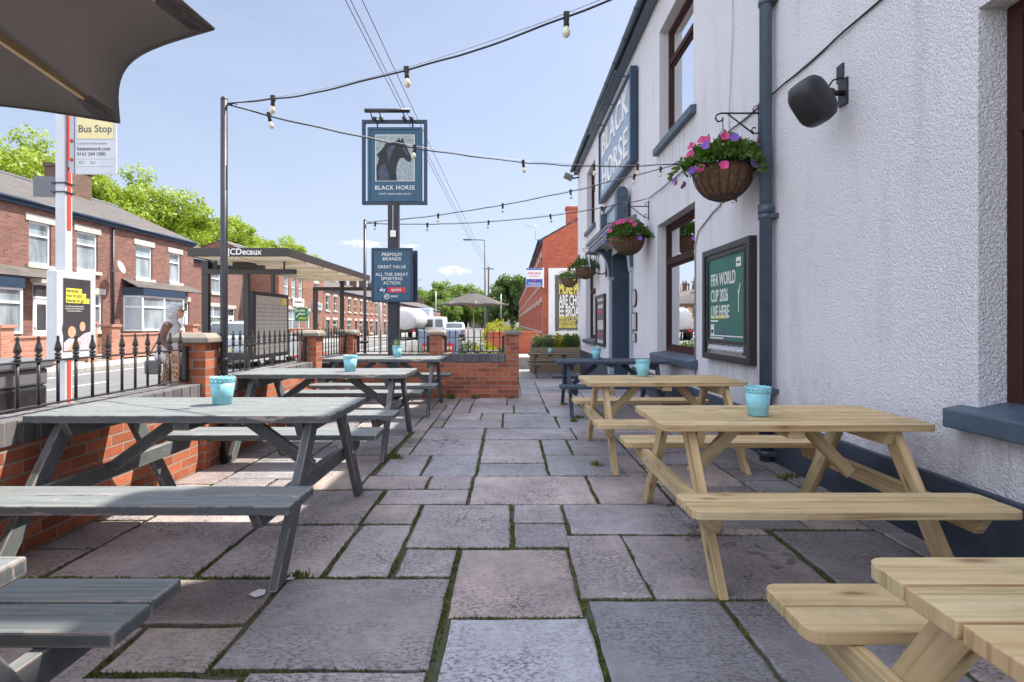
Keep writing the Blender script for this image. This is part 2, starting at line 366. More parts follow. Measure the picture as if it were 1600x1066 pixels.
M['yellow'] = plain('yellow_ink', (0.86, 0.74, 0.08), 0.5, 0, 0.05, 6, 0.0)
M['paleyellow'] = plain('pale_yellow_panel', (0.80, 0.70, 0.36), 0.5, 0, 0.05, 6, 0.0)
M['greensign'] = plain('road_sign_green', (0.008, 0.21, 0.07), 0.4, 0, 0.05, 6, 0.0)
M['poster_grey'] = plain('warm_grey_poster', (0.12, 0.105, 0.105), 0.6, 0, 0.08, 3, 0.0)
M['poster_dark'] = plain('dark_poster', (0.045, 0.042, 0.05), 0.5, 0, 0.2, 3, 0.0)
M['paper'] = plain('poster_paper', (0.52, 0.50, 0.47), 0.6, 0, 0.1, 4, 0.0)
M['skinprint'] = plain('printed_skin_tone', (0.62, 0.34, 0.22), 0.6, 0, 0.1, 12, 0.0)
M['stripeprint'] = plain('printed_pale_shirt', (0.50, 0.46, 0.52), 0.6, 0, 0.2, 40, 0.0)
M['asphalt'] = asphalt()
M['pavement'] = pave_mat('concrete_flags', 0.75, 0.6, (0.36, 0.34, 0.32), (0.16, 0.15, 0.13))
M['lowerpave'] = pave_mat('lower_yard_flags', 0.9, 0.6, (0.26, 0.245, 0.25), (0.07, 0.08, 0.04))
M['kerb'] = two_noise('kerb_stone', (0.30, 0.29, 0.27), (0.42, 0.40, 0.37), 8, 0.9, 0.3, 0.004)
M['linepaint'] = two_noise('worn_road_line', (0.34, 0.34, 0.33), (0.68, 0.68, 0.66), 7, 0.8, 0.2, 0.003, 0.3, 0.45)
M['slate'] = slate('grey_slate', (0.085, 0.076, 0.071))
M['slate2'] = slate('blue_grey_slate', (0.13, 0.13, 0.145))
M['lampgrey'] = plain('dark_lamp_grey', (0.07, 0.072, 0.08), 0.5, 0.2, 0.1, 5, 0.1)
M['lead'] = plain('lead_grey', (0.16, 0.165, 0.18), 0.5, 0.2, 0.1, 5, 0.1)
M['glass'] = glass('clear_glass', (0.93, 0.96, 0.96), 1.22, 0.015)
M['acrylic'] = glass('matt_acrylic', (0.97, 0.98, 0.98), 1.04, 0.0)
M['pubglass'] = glass('window_glass', (0.8, 0.85, 0.85), 2.1, 0.13)
M['pane'] = pane_mat('house_window_pane', (0.34, 0.40, 0.44))
M['panedark'] = pane_mat('dark_window_pane', (0.06, 0.075, 0.085))
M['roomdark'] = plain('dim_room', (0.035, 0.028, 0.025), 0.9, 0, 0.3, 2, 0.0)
M['curtain'] = plain('cream_curtain', (0.55, 0.48, 0.34), 0.9, 0, 0.2, 9, 0.0)
M['blind'] = plain('white_blind', (0.66, 0.66, 0.70), 0.8, 0, 0.08, 2, 0.0)
M['coir'] = two_noise('coir_liner', (0.11, 0.055, 0.028), (0.27, 0.15, 0.085), 26, 0.95, 0.9, 0.012, 0.35, 0.65)
M['leafdark'] = leaf('basket_leaves', (0.03, 0.085, 0.016), (0.10, 0.20, 0.035), 0.3, 9)
M['leaftree'] = leaf('bright_tree_leaves', (0.17, 0.26, 0.015), (0.42, 0.52, 0.05), 0.45, 0.35)
M['leaffar'] = leaf('far_tree_leaves', (0.075, 0.15, 0.022), (0.22, 0.33, 0.045), 0.35, 0.3)
M['leafdeep'] = leaf('deep_green_leaves', (0.045, 0.105, 0.03), (0.13, 0.23, 0.06), 0.3, 0.4)
M['leafyellow'] = leaf('yellow_bush_leaves', (0.28, 0.27, 0.02), (0.55, 0.50, 0.06), 0.4, 2)
M['leafgrey'] = leaf('lavender_leaves', (0.09, 0.14, 0.09), (0.20, 0.27, 0.17), 0.3, 8)
M['pink'] = leaf('pink_petal', (0.60, 0.02, 0.20), (0.85, 0.09, 0.36), 0.3, 30)
M['purple'] = leaf('purple_petal', (0.16, 0.06, 0.45), (0.34, 0.17, 0.72), 0.3, 30)
M['petalyellow'] = leaf('yellow_petal', (0.45, 0.45, 0.04), (0.6, 0.6, 0.10), 0.3, 30)
M['bark'] = two_noise('bark', (0.06, 0.045, 0.03), (0.13, 0.10, 0.075), 12, 0.95, 0.8, 0.02)
M['bulb'] = plain('frosted_bulb', (0.72, 0.66, 0.50), 0.15, 0, 0.06, 30, 0.0)
M['rubber'] = plain('black_rubber', (0.015, 0.015, 0.015), 0.6, 0, 0.2, 20, 0.0)
M['speaker'] = plain('speaker_black', (0.011, 0.011, 0.015), 0.45, 0, 0.2, 60, 0.4)
M['carsilver'] = plain('silver_car_paint', (0.42, 0.46, 0.49), 0.25, 0.3, 0.03, 3, 0.0)
M['carblue'] = plain('pale_blue_car_paint', (0.28, 0.36, 0.44), 0.25, 0.2, 0.03, 3, 0.0)
M['carwhite'] = plain('white_car_paint', (0.74, 0.75, 0.76), 0.25, 0, 0.03, 3, 0.0)
M['tank'] = plain('white_tank_paint', (0.58, 0.58, 0.57), 0.4, 0, 0.06, 2, 0.03)
M['hair'] = two_noise('white_hair', (0.36, 0.36, 0.37), (0.62, 0.62, 0.63), 30, 0.7, 0.8, 0.006)
M['skin'] = plain('skin', (0.42, 0.21, 0.145), 0.5, 0, 0.08, 30, 0.05)
M['gilet'] = fabric('lilac_white_cloth', (0.47, 0.44, 0.48))
M['sleeve'] = fabric('dusty_brown_cloth', (0.15, 0.07, 0.055))
M['trouser'] = two_noise('patterned_trousers', (0.16, 0.065, 0.04), (0.50, 0.38, 0.27), 40, 0.9, 0.1, 0.002, 0.47, 0.53, 2)
M['bag'] = plain('dark_grey_leather', (0.07, 0.07, 0.075), 0.5, 0, 0.2, 30, 0.1)
M['glasstable'] = plain('black_horse_paint', (0.008, 0.009, 0.014), 0.5, 0, 0.5, 9, 0.0)
M['horsegrey'] = plain('horse_highlight_paint', (0.05, 0.062, 0.10), 0.5, 0, 0.5, 30, 0.0)
M['sageback'] = two_noise('sage_painted_backdrop', (0.22, 0.29, 0.28), (0.50, 0.55, 0.56), 16, 0.6, 0.0, 0.01, 0.35, 0.65)
M['fifa'] = None

def poster_green():
    m, nt, b = newmat('green_purple_poster')
    v = coords(nt, 'UV')
    n = noise_(nt, v, 3.0, 4, 0.6, 1.0)
    sx = nt.nodes.new('ShaderNodeSeparateXYZ'); nt.links.new(v, sx.inputs[0])
    f = math_(nt, 'ADD', n, math_(nt, 'MULTIPLY', sx.outputs[1], -0.33))
    c = ramp(nt, f, [(-0.0, (0.006, 0.12, 0.095)), (0.40, (0.007, 0.15, 0.125)), (0.58, (0.02, 0.085, 0.15)), (0.68, (0.07, 0.035, 0.18))])
    nt.links.new(c, b.inputs['Base Color']); b.inputs['Roughness'].default_value = 0.3
    return m
M['fifa'] = poster_green()

# ---------------------------------------------------------------- mesh builder
def wm(o):
    m = o.matrix_basis.copy()
    return wm(o.parent) @ m if o.parent else m

class MB:
    def __init__(s):
        s.bm = bmesh.new(); s.uv = s.bm.loops.layers.uv.new('UVMap')
        s.tone = None
    def face(s, pts, uvs=None, mi=0, smooth=False):
        vs = [s.bm.verts.new(p) for p in pts]
        f = s.bm.faces.new(vs); f.material_index = mi; f.smooth = smooth
        if uvs:
            for l, u in zip(f.loops, uvs): l[s.uv].uv = u
        return f
    def _faces(s, vs, quads, mi, uvf, smooth=False):
        out = []
        for q in quads:
            try: f = s.bm.faces.new([vs[i] for i in q])
            except ValueError: continue
            f.material_index = mi; f.smooth = smooth
            if uvf:
                for l, i in zip(f.loops, q): l[s.uv].uv = uvf(f, i, l)
            out.append(f)
        return out
    def obox(s, c, ax, half, mi=0, uoff=None, taper=None):
        """oriented box; ax = three unit vectors; u runs along ax[0]"""
        c = Vector(c); ax = [Vector(a) for a in ax]
        if uoff is None: uoff = (0.0, 0.0)
        loc = []
        for sx in (-1, 1):
            for sy in (-1, 1):
                for sz in (-1, 1):
                    loc.append((sx * half[0], sy * half[1], sz * half[2]))
        vs = [s.bm.verts.new(c + ax[0] * l[0] + ax[1] * l[1] + ax[2] * l[2]) for l in loc]
        quads = [((0, 1, 3, 2), 0), ((4, 6, 7, 5), 0), ((0, 4, 5, 1), 1), ((2, 3, 7, 6), 1), ((0, 2, 6, 4), 2), ((1, 5, 7, 3), 2)]
        for q, n in quads:
            f = s.bm.faces.new([vs[i] for i in q]); f.material_index = mi
            for l, i in zip(f.loops, q):
                L = loc[i]
                uvv = (L[1], L[2]) if n == 0 else ((L[0], L[2] + 3.1) if n == 1 else (L[0], L[1]))
                l[s.uv].uv = (uvv[0] + uoff[0], uvv[1] + uoff[1])
    def box(s, lo, hi, mi=0, world_uv=True):
        lo = Vector(lo); hi = Vector(hi)
        P = [(x, y, z) for x in (lo.x, hi.x) for y in (lo.y, hi.y) for z in (lo.z, hi.z)]
        vs = [s.bm.verts.new(p) for p in P]
        quads = [((0, 1, 3, 2), 0), ((4, 6, 7, 5), 0), ((0, 4, 5, 1), 1), ((2, 3, 7, 6), 1), ((0, 2, 6, 4), 2), ((1, 5, 7, 3), 2)]
        for q, n in quads:
            f = s.bm.faces.new([vs[i] for i in q]); f.material_index = mi
            for l, i in zip(f.loops, q):
                p = P[i]
                l[s.uv].uv = (p[1], p[2]) if n == 0 else ((p[0], p[2]) if n == 1 else (p[0], p[1]))
    def bar(s, p0, p1, w, t, up=(0, 0, 1), mi=0, ext=0.0):
        p0 = Vector(p0); p1 = Vector(p1); d = (p1 - p0); L = d.length; d.normalize()
        upv = Vector(up)
        side = d.cross(upv)
        if side.length < 1e-5: side = d.cross(Vector((0, 1, 0)))
        side.normalize(); u2 = side.cross(d).normalized()
        s.obox((p0 + p1) / 2, (d, side, u2), (L / 2 + ext, w / 2, t / 2), mi, (rnd.uniform(0, 60), rnd.uniform(0, 60)))
    def tube(s, pts, r, n=8, mi=0, caps=True, smooth=True):
        pts = [Vector(p) for p in pts]
        rs = r if isinstance(r, (list, tuple)) else [r] * len(pts)
        rings = []; prev = None
        for i, p in enumerate(pts):
            if i == 0: d = pts[1] - p
            elif i == len(pts) - 1: d = p - pts[i - 1]
            else: d = (pts[i + 1] - pts[i - 1])
            d.normalize()
            if prev is None:
                a = Vector((0, 0, 1)) if abs(d.z) < 0.9 else Vector((1, 0, 0))
                n1 = d.cross(a).normalized()
            else:
                n1 = (prev - d * prev.dot(d))
                if n1.length < 1e-6: n1 = d.cross(Vector((0, 0, 1)))
                n1.normalize()
            prev = n1; n2 = d.cross(n1)
            rings.append([s.bm.verts.new(p + (n1 * math.cos(2 * math.pi * k / n) + n2 * math.sin(2 * math.pi * k / n)) * rs[i]) for k in range(n)])
        for a, b in zip(rings, rings[1:]):
            for k in range(n):
                f = s.bm.faces.new((a[k], a[(k + 1) % n], b[(k + 1) % n], b[k])); f.smooth = smooth; f.material_index = mi
        if caps:
            f = s.bm.faces.new(list(reversed(rings[0]))); f.material_index = mi
            f = s.bm.faces.new(rings[-1]); f.material_index = mi
    def lathe(s, prof, c=(0, 0, 0), n=16, mi=0, smooth=True, axis=None, rf=None):
        c = Vector(c)
        A = Matrix.Identity(3) if axis is None else Vector((0, 0, 1)).rotation_difference(Vector(axis)).to_matrix()
        rings = []
        for j, (r, z) in enumerate(prof):
            ring = []
            for k in range(n):
                a = 2 * math.pi * k / n
                rr = r * (rf(a, j) if rf else 1)
                ring.append(s.bm.verts.new(c + A @ Vector((rr * math.cos(a), rr * math.sin(a), z))))
            rings.append(ring)
        for a, b in zip(rings, rings[1:]):
            for k in range(n):
                f = s.bm.faces.new((a[k], a[(k + 1) % n], b[(k + 1) % n], b[k])); f.smooth = smooth; f.material_index = mi
        if prof[0][0] > 1e-6:
            f = s.bm.faces.new(list(reversed(rings[0]))); f.material_index = mi
        if prof[-1][0] > 1e-6:
            f = s.bm.faces.new(rings[-1]); f.material_index = mi
    def ball(s, c, r, mi=0, u=12, v=8, rot=None):
        r = (r, r, r) if isinstance(r, (int, float)) else r
        mat = Matrix.Translation(Vector(c)) @ (rot.to_4x4() if rot is not None else Matrix.Identity(4)) @ Matrix.Diagonal((r[0], r[1], r[2], 1))
        ret = bmesh.ops.create_uvsphere(s.bm, u_segments=u, v_segments=v, radius=1, matrix=mat)
        for vv in ret['verts']:
            for f in vv.link_faces: f.smooth = True; f.material_index = mi
    def prism(s, poly, A, d, mi=0, uvscale=1.0, bevel=0):
        """poly: list of 2d points (counter-clockwise); A: 4x4 matrix (x, y in plane, z = outward); thickness d outward"""
        top = [A @ Vector((x, y, d)) for x, y in poly]; bot = [A @ Vector((x, y, 0)) for x, y in poly]
        vt = [s.bm.verts.new(p) for p in top]; vb = [s.bm.verts.new(p) for p in bot]
        n = len(poly)
        f = s.bm.faces.new(vt); f.material_index = mi
        for l, p in zip(f.loops, poly): l[s.uv].uv = p
        f = s.bm.faces.new(list(reversed(vb))); f.material_index = mi
        for i in range(n):
            j = (i + 1) % n
            f = s.bm.faces.new((vb[i], vb[j], vt[j], vt[i])); f.material_index = mi
            for l, (uu, vv) in zip(f.loops, ((i * 0.1, 0), (i * 0.1 + 0.1, 0), (i * 0.1 + 0.1, d), (i * 0.1, d))): l[s.uv].uv = (uu, vv)
    def text(s, body, size, A, mi=0, extrude=0.003, align='CENTER', xs=1.0, bold=0.0, space=1.0, lines=1.0, lift=0.0):
        cu = bpy.data.curves.new('lettering_curve', 'FONT')
        cu.body = body; cu.size = size; cu.extrude = extrude; cu.align_x = align; cu.align_y = 'CENTER'
        cu.offset = bold * size; cu.space_character = space; cu.space_line = lines; cu.resolution_u = 3
        ob = bpy.data.objects.new('lettering_curve', cu); col.objects.link(ob)
        bpy.context.view_layer.update()
        me = bpy.data.meshes.new_from_object(ob.evaluated_get(bpy.context.evaluated_depsgraph_get()))
        me.transform(A @ Matrix.Translation((0, 0, extrude + lift)) @ Matrix.Diagonal((xs, 1, 1, 1)))
        k = len(s.bm.faces)
        s.bm.from_mesh(me); s.bm.faces.ensure_lookup_table()
        for f in s.bm.faces[k:]: f.material_index = mi; f.smooth = False
        bpy.data.objects.remove(ob); bpy.data.curves.remove(cu); bpy.data.meshes.remove(me)
    def build(s, name, mats, parent=None, bevel=0.0, seg=2, local=False, mods=()):
        if not isinstance(mats, (list, tuple)): mats = [mats]
        bmesh.ops.recalc_face_normals(s.bm, faces=[f for f in s.bm.faces])
        me = bpy.data.meshes.new(name)
        if parent is not None and not local: s.bm.transform(wm(parent).inverted())
        s.bm.to_mesh(me); s.bm.free()
        for m in mats: me.materials.append(m)
        o = bpy.data.objects.new(name, me); col.objects.link(o)
        if parent is not None: o.parent = parent
        if bevel:
            b = o.modifiers.new('bevel', 'BEVEL'); b.width = bevel; b.segments = seg; b.limit_method = 'ANGLE'; b.angle_limit = R(40)
            b.harden_normals = False
        return o

def facing(p, d):
    """matrix for a flat thing at p whose outward normal is d in '-y', '-x', '+x' ; x to the viewer's right, y up"""
    X, Y, Z = {'-y': ((1, 0, 0), (0, 0, 1), (0, -1, 0)), '-x': ((0, -1, 0), (0, 0, 1), (-1, 0, 0)),
               '+x': ((0, 1, 0), (0, 0, 1), (1, 0, 0)), '+y': ((-1, 0, 0), (0, 0, 1), (0, 1, 0))}[d]
    m = Matrix.Identity(4)
    for i in range(3):
        m[i][0] = X[i]; m[i][1] = Y[i]; m[i][2] = Z[i]; m[i][3] = p[i]
    return m
def rect(w, h, cx=0, cy=0): return [(cx - w / 2, cy - h / 2), (cx + w / 2, cy - h / 2), (cx + w / 2, cy + h / 2), (cx - w / 2, cy + h / 2)]

def tag(o, label, cat, group=None):
    o['label'] = label; o['category'] = cat
    if group: o['group'] = group
    return o
def thing(name, label, cat, loc=(0, 0, 0), rz=0.0, group=None):
    o = bpy.data.objects.new(name, None); col.objects.link(o)
    o.empty_display_size = 0.2
    o.location = loc; o.rotation_euler = (0, 0, rz)
    o.matrix_basis = Matrix.Translation(loc) @ Matrix.Rotation(rz, 4, 'Z')
    return tag(o, label, cat, group)
def struct(o, kind='structure'):
    o['kind'] = kind
    return o
def kids(o): return [c for c in bpy.data.objects if c.parent == o]
def copy_tree(o, parent=None, _map=None):
    if _map is None:
        _map = {}
        for c in bpy.data.objects:
            if c.parent: _map.setdefault(c.parent.name, []).append(c)
    c = o.copy(); col.objects.link(c)
    if parent is not None: c.parent = parent
    for ch in _map.get(o.name, []): copy_tree(ch, c, _map)
    return c
def place(o, loc, rz=0.0):
    o.matrix_basis = Matrix.Translation(loc) @ Matrix.Rotation(rz, 4, 'Z')

# pixel helpers (photograph 1600 x 1066, eye 1.3 m) used only to read positions off
def facade(mb, u0, u1, v0, v1, ops, P, depth, mi=0, mir=None):
    """wall sheet with openings [(a,b,c,d)] = u range, v range; P(u,v,w); reveals go w = 0..depth"""
    us = sorted({u0, u1, *[o[0] for o in ops], *[o[1] for o in ops]})
    vs = sorted({v0, v1, *[o[2] for o in ops], *[o[3] for o in ops]})
    us = [u for u in us if u0 <= u <= u1]; vs = [v for v in vs if v0 <= v <= v1]
    for a, b in zip(us, us[1:]):
        for c, d in zip(vs, vs[1:]):
            um, vm = (a + b) / 2, (c + d) / 2
            if any(o[0] < um < o[1] and o[2] < vm < o[3] for o in ops): continue
            mb.face([P(a, c, 0), P(b, c, 0), P(b, d, 0), P(a, d, 0)], [(a, c), (b, c), (b, d), (a, d)], mi)
    mr = mi if mir is None else mir
    for (a, b, c, d) in ops:
        for (p, q) in (((a, c), (a, d)), ((b, d), (b, c)), ((a, d), (b, d)), ((b, c), (a, c))):
            mb.face([P(p[0], p[1], 0), P(q[0], q[1], 0), P(q[0], q[1], depth), P(p[0], p[1], depth)],
                    [(0, p[1]), (0, q[1]), (depth, q[1]), (depth, p[1])], mr)

def greek(mb, A, w, h, mi=0, d=.002, seed=1):
    """small print too fine to read: a row of letter-sized strokes"""
    g = random.Random(seed + int(w * 1000)); x = -w / 2
    while x < w / 2 - h * .3:
        lw = h * g.uniform(.35, .75)
        if g.random() < .16: x += h * .4; continue
        hh = h * g.choice([.7, .7, 1.0])
        mb.prism([(x, -h / 2), (x + lw, -h / 2), (x + lw, -h / 2 + hh), (x, -h / 2 + hh)] if g.random() < .6 else [(x, -h / 2), (x + lw, -h / 2), (x + lw * .7, -h / 2 + hh), (x + lw * .2, -h / 2 + hh)], A, d, mi)
        x += lw + h * .16
# ---------------------------------------------------------------- camera, light, world
cam = bpy.data.cameras.new('camera'); camo = bpy.data.objects.new('camera', cam); col.objects.link(camo)
camo.location = (0, 0, 1.30); camo.rotation_euler = (R(90), 0, 0)
cam.sensor_width = 36; cam.lens = 36 * 840 / 1600
cam.shift_x = 3 / 1600; cam.shift_y = -28 / 1600
cam.clip_start = 0.05; cam.clip_end = 3000
scene.camera = camo

SUN_EL, SUN_AZ = R(58.5), R(30)          # azimuth from +X towards +Y
sd = Vector((math.cos(SUN_EL) * math.cos(SUN_AZ), math.cos(SUN_EL) * math.sin(SUN_AZ), math.sin(SUN_EL)))
sl = bpy.data.lights.new('sun', 'SUN'); sl.energy = 4.3; sl.angle = R(0.5); sl.color = (1.0, 0.93, 0.82)
so = bpy.data.objects.new('sun', sl); col.objects.link(so)
so.rotation_euler = sd.to_track_quat('Z', 'Y').to_euler(); so.location = (10, 5, 20)

w = bpy.data.worlds.new('World'); scene.world = w; w.use_nodes = True
nt = w.node_tree; bg = nt.nodes['Background']
sky = nt.nodes.new('ShaderNodeTexSky'); sky.sky_type = 'NISHITA'; sky.sun_disc = False
sky.sun_elevation = SUN_EL; sky.sun_rotation = R(90) - SUN_AZ
sky.air_density = 1.0; sky.dust_density = 2.2; sky.ozone_density = 1.0; sky.altitude = 50
tc = nt.nodes.new('ShaderNodeTexCoord')
gen = tc.outputs['Generated']
# thin high veil and two small cumulus puffs low over the far end of the road
sep = nt.nodes.new('ShaderNodeSeparateXYZ'); nt.links.new(gen, sep.inputs[0])
mp = nt.nodes.new('ShaderNodeMapping'); mp.inputs['Scale'].default_value = (1.0, 1.0, 3.0); nt.links.new(gen, mp.inputs[0])
veil = noise_(nt, mp.outputs[0], 2.2, 7, 0.62, 0.5)
vf = math_(nt, 'MULTIPLY', ramp(nt, veil, [(0.38, 0), (0.75, 1)]), 0.16)
c = mixc(nt, vf, sky.outputs[0], (5.6, 5.9, 6.6))
hz = ramp(nt, sep.outputs[2], [(0.0, 0.78), (0.12, 0.62), (0.35, 0.42), (0.65, 0.24)])
c = mixc(nt, hz, c, (4.0, 4.5, 5.8))
mp2 = nt.nodes.new('ShaderNodeMapping'); mp2.inputs['Scale'].default_value = (1.0, 1.0, 2.0); nt.links.new(gen, mp2.inputs[0])
pn = noise_(nt, mp2.outputs[0], 55, 8, 0.7, 0.4)
def puff(px, py, wx, wz):
    d = Vector(((px - 797) / 840, 1, (505 - py) / 840)).normalized()
    ax = math_(nt, 'DIVIDE', math_(nt, 'SUBTRACT', sep.outputs[0], d.x), wx)
    az = math_(nt, 'DIVIDE', math_(nt, 'SUBTRACT', sep.outputs[2], d.z), wz)
    r2 = math_(nt, 'ADD', math_(nt, 'MULTIPLY', ax, ax), math_(nt, 'MULTIPLY', az, az))
    r2 = math_(nt, 'ADD', r2, math_(nt, 'MULTIPLY', math_(nt, 'LESS_THAN', sep.outputs[1], 0), 50))
    return math_(nt, 'MULTIPLY', math_(nt, 'SUBTRACT', math_(nt, 'ADD', math_(nt, 'SUBTRACT', 1.0, r2), math_(nt, 'MULTIPLY', pn, 4.2)), 2.45, True), 0.62, True)
for a in ((565, 381, 0.045, 0.009), (708, 423, 0.040, 0.011), (640, 384, 0.03, 0.005)):
    c = mixc(nt, puff(*a), c, (9.0, 9.0, 9.0))
# bright cloud added unseen, overhead and behind the camera, to fill the shade
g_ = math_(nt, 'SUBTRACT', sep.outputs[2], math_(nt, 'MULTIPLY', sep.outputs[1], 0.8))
fill_cov = math_(nt, 'MULTIPLY', ramp(nt, g_, [(0.02, 0), (0.5, 1)]), ramp(nt, veil, [(0.3, 0.45), (0.62, 1)]))
c = mixc(nt, math_(nt, 'MULTIPLY', fill_cov, 0.70), c, (14.0, 14.5, 16.6))
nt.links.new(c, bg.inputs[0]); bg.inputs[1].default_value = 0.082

scene.view_settings.view_transform = 'Standard'; scene.view_settings.look = 'None'
scene.view_settings.exposure = 1.2; scene.view_settings.gamma = 1
scene.cycles.max_bounces = 8; scene.cycles.transparent_max_bounces = 12
scene.cycles.use_denoising = True
scene.cycles.caustics_reflective = False; scene.cycles.caustics_refractive = False
scene.cycles.sample_clamp_indirect = 6

# ---------------------------------------------------------------- ground
def sheet(name, pts, mat, kind='structure'):
    mb = MB(); mb.face(pts, [(p[0], p[1]) for p in pts]); return struct(mb.build(name, M[mat]), kind)
grass_m = two_noise('rough_ground', (0.06, 0.07, 0.03), (0.12, 0.12, 0.06), 0.6, 0.95, 0.4)
M['ground'] = grass_m
sheet('ground', [(-900, -200, -0.75), (900, -200, -0.75), (900, 1500, -0.75), (-900, 1500, -0.75)], 'ground')
def slabblock(name, x0, x1, y0, y1, z, mat, zb=-0.7):
    mb = MB(); mb.box((x0, y0, zb), (x1, y1, z)); return struct(mb.build(name, M[mat]))
slabblock('road', -12.2, -7.2, -60, 400, -0.11, 'asphalt')
slabblock('road', -7.2, 1.6, 23.6, 400, -0.114, 'asphalt', -0.69)
slabblock('pavement', -7.05, -2.98, -40, 20.5, 0.0, 'pavement')
slabblock('pavement', -7.05, 12, 20.5, 23.45, -0.004, 'pavement')
slabblock('pavement', -14.0, -12.35, -60, 400, 0.0, 'pavement')
mb = MB(); mb.box((-7.2, -40, -0.69), (-7.05, 23.45, 0.006)); mb.box((-7.05, 23.45, -0.69), (12, 23.6, 0.002)); struct(mb.build('kerb', M['kerb']))
mb = MB(); mb.box((-12.35, -60, -0.69), (-12.2, 400, 0.006)); struct(mb.build('kerb', M['kerb']))
slabblock('front_garden_ground', -17.0, -14.0, -20, 45, 0.05, 'pavement')
mb = MB()
for x in (-7.75, -11.75):
    y = -40
    while y < 140:
        mb.box((x - 0.05, y, -0.112), (x + 0.05, y + 60, -0.106)); y += 60
y = -39
while y < 150:
    mb.box((-9.75, y, -0.112), (-9.65, y + 4, -0.106)); y += 6
struct(mb.build('road_markings', M['linepaint']))

# ---- flagged terrace: each slab cut to the joints seen in the photograph
X0, X1, Y0, Y1 = -2.75, 2.5, -1.6, 11.9
slabs = [ # x0,x1,y0,y1,tone,hue
 (-.27, .35, 1.60, 2.37, 1.28, 0.0), (.36, .99, 1.75, 2.53, .62, .12), (.99, 1.70, 1.45, 2.53, .60, .2), (-.29, .33, 2.38, 3.11, .86, .85),
 (.335, .68, 2.54, 3.30, .74, .6), (.68, 1.62, 2.54, 3.30, .66, .55), (-1.13, -.30, 2.02, 2.75, .70, .45),
 (-1.92, -1.14, 2.33, 2.75, .55, .75), (-1.55, -1.14, 2.00, 2.32, .78, .95), (-2.2, -1.56, 1.9, 2.32, .7, .8), (-.98, -.30, 1.30, 2.01, .9, .5), (-1.7, -.99, 1.2, 1.99, .8, .6),
 (-.60, -.30, 2.76, 3.10, .85, .5), (-.62, .01, 3.12, 3.86, .92, .55), (.02, .36, 3.50, 3.86, .84, .55), (.02, .36, 3.12, 3.49, .72, .35),
 (.37, 1.12, 3.31, 3.86, .78, .3), (-.96, -.63, 2.76, 3.48, .95, .5), (-.97, -.63, 3.49, 3.86, .85, .8), (-1.62, -.97, 2.76, 3.48, .9, .65), (-2.4, -1.63, 2.76, 3.7, .95, .7),
 (-1.62, -.98, 3.49, 4.20, .75, .6), (-.30, .64, 3.87, 4.58, .95, .75), (.65, 1.18, 3.87, 4.58, .78, .7), (1.19, 1.9, 3.4, 4.3, .6, .5), (1.64, 2.3, 2.4, 3.38, .6, .4),
 (-.96, -.31, 3.87, 4.21, .9, .6), (-1.2, -.67, 4.22, 4.58, .85, .7), (-.66, -.31, 4.22, 4.58, .8, .6), (-.29, .33, 5.0, 6.0, .92, .6), (-.29, .33, 4.59, 4.99, .8, .2),
 (-.76, -.30, 4.59, 5.3, .9, .15), (-1.16, -.77, 4.59, 5.3, .95, .3), (.34, 1.02, 4.59, 5.3, .8, .1), (.34, .62, 5.31, 6.0, .8, .15), (.63, 1.2, 5.31, 5.62, .75, .2), (.63, 1.2, 5.63, 6.0, .78, .3),
 (-1.0, -.30, 5.31, 6.0, .9, .35), (-.3, .75, 6.02, 6.66, .85, .3), (-1.0, -.31, 6.02, 6.66, .95, .4), (-.85, -.1, 6.68, 7.2, .9, .3), (-.09, .62, 6.68, 7.75, .85, .1), (.63, 1.3, 6.68, 7.4, .8, .2),
 (-.6, .05, 7.8, 8.5, .9, .3), (.06, .55, 7.8, 8.5, .85, .2), (.56, 1.1, 7.5, 8.3, 1.0, .2)]
G = 0.05
nx = int(round((X1 - X0) / G)); ny = int(round((Y1 - Y0) / G))
occ = [[0] * ny for _ in range(nx)]
for s_ in slabs:
    for i in range(max(0, round((s_[0] - X0) / G)), min(nx, round((s_[1] - X0) / G))):
        for j in range(max(0, round((s_[2] - Y0) / G)), min(ny, round((s_[3] - Y0) / G))): occ[i][j] = 1
r2 = random.Random(11)
for j in range(ny):
    i = 0
    while i < nx:
        if occ[i][j]: i += 1; continue
        wmax = 0
        while i + wmax < nx and not occ[i + wmax][j] and wmax < 26: wmax += 1
        wv = r2.choice([9, 12, 12, 15, 18])
        if wmax - wv < 6: wv = wmax
        wv = min(wv, wmax)
        if wv > 20: wv = wv // 2
        hv = r2.choice([7, 9, 12, 13]); h = 0
        while h < hv + 4 and j + h < ny and all(not occ[i + q][j + h] for q in range(wv)): h += 1
        if h > hv and h - hv > 3: h = hv
        for q in range(wv):
            for k in range(h): occ[i + q][j + k] = 1
        slabs.append((X0 + i * G, X0 + (i + wv) * G, Y0 + j * G, Y0 + (j + h) * G, r2.uniform(.62, .98), r2.uniform(0, .95)))
        i += wv
mb = MB(); tl = mb.bm.verts.layers.float.new('tone'); hl = mb.bm.verts.layers.float.new('hue')
joints = []
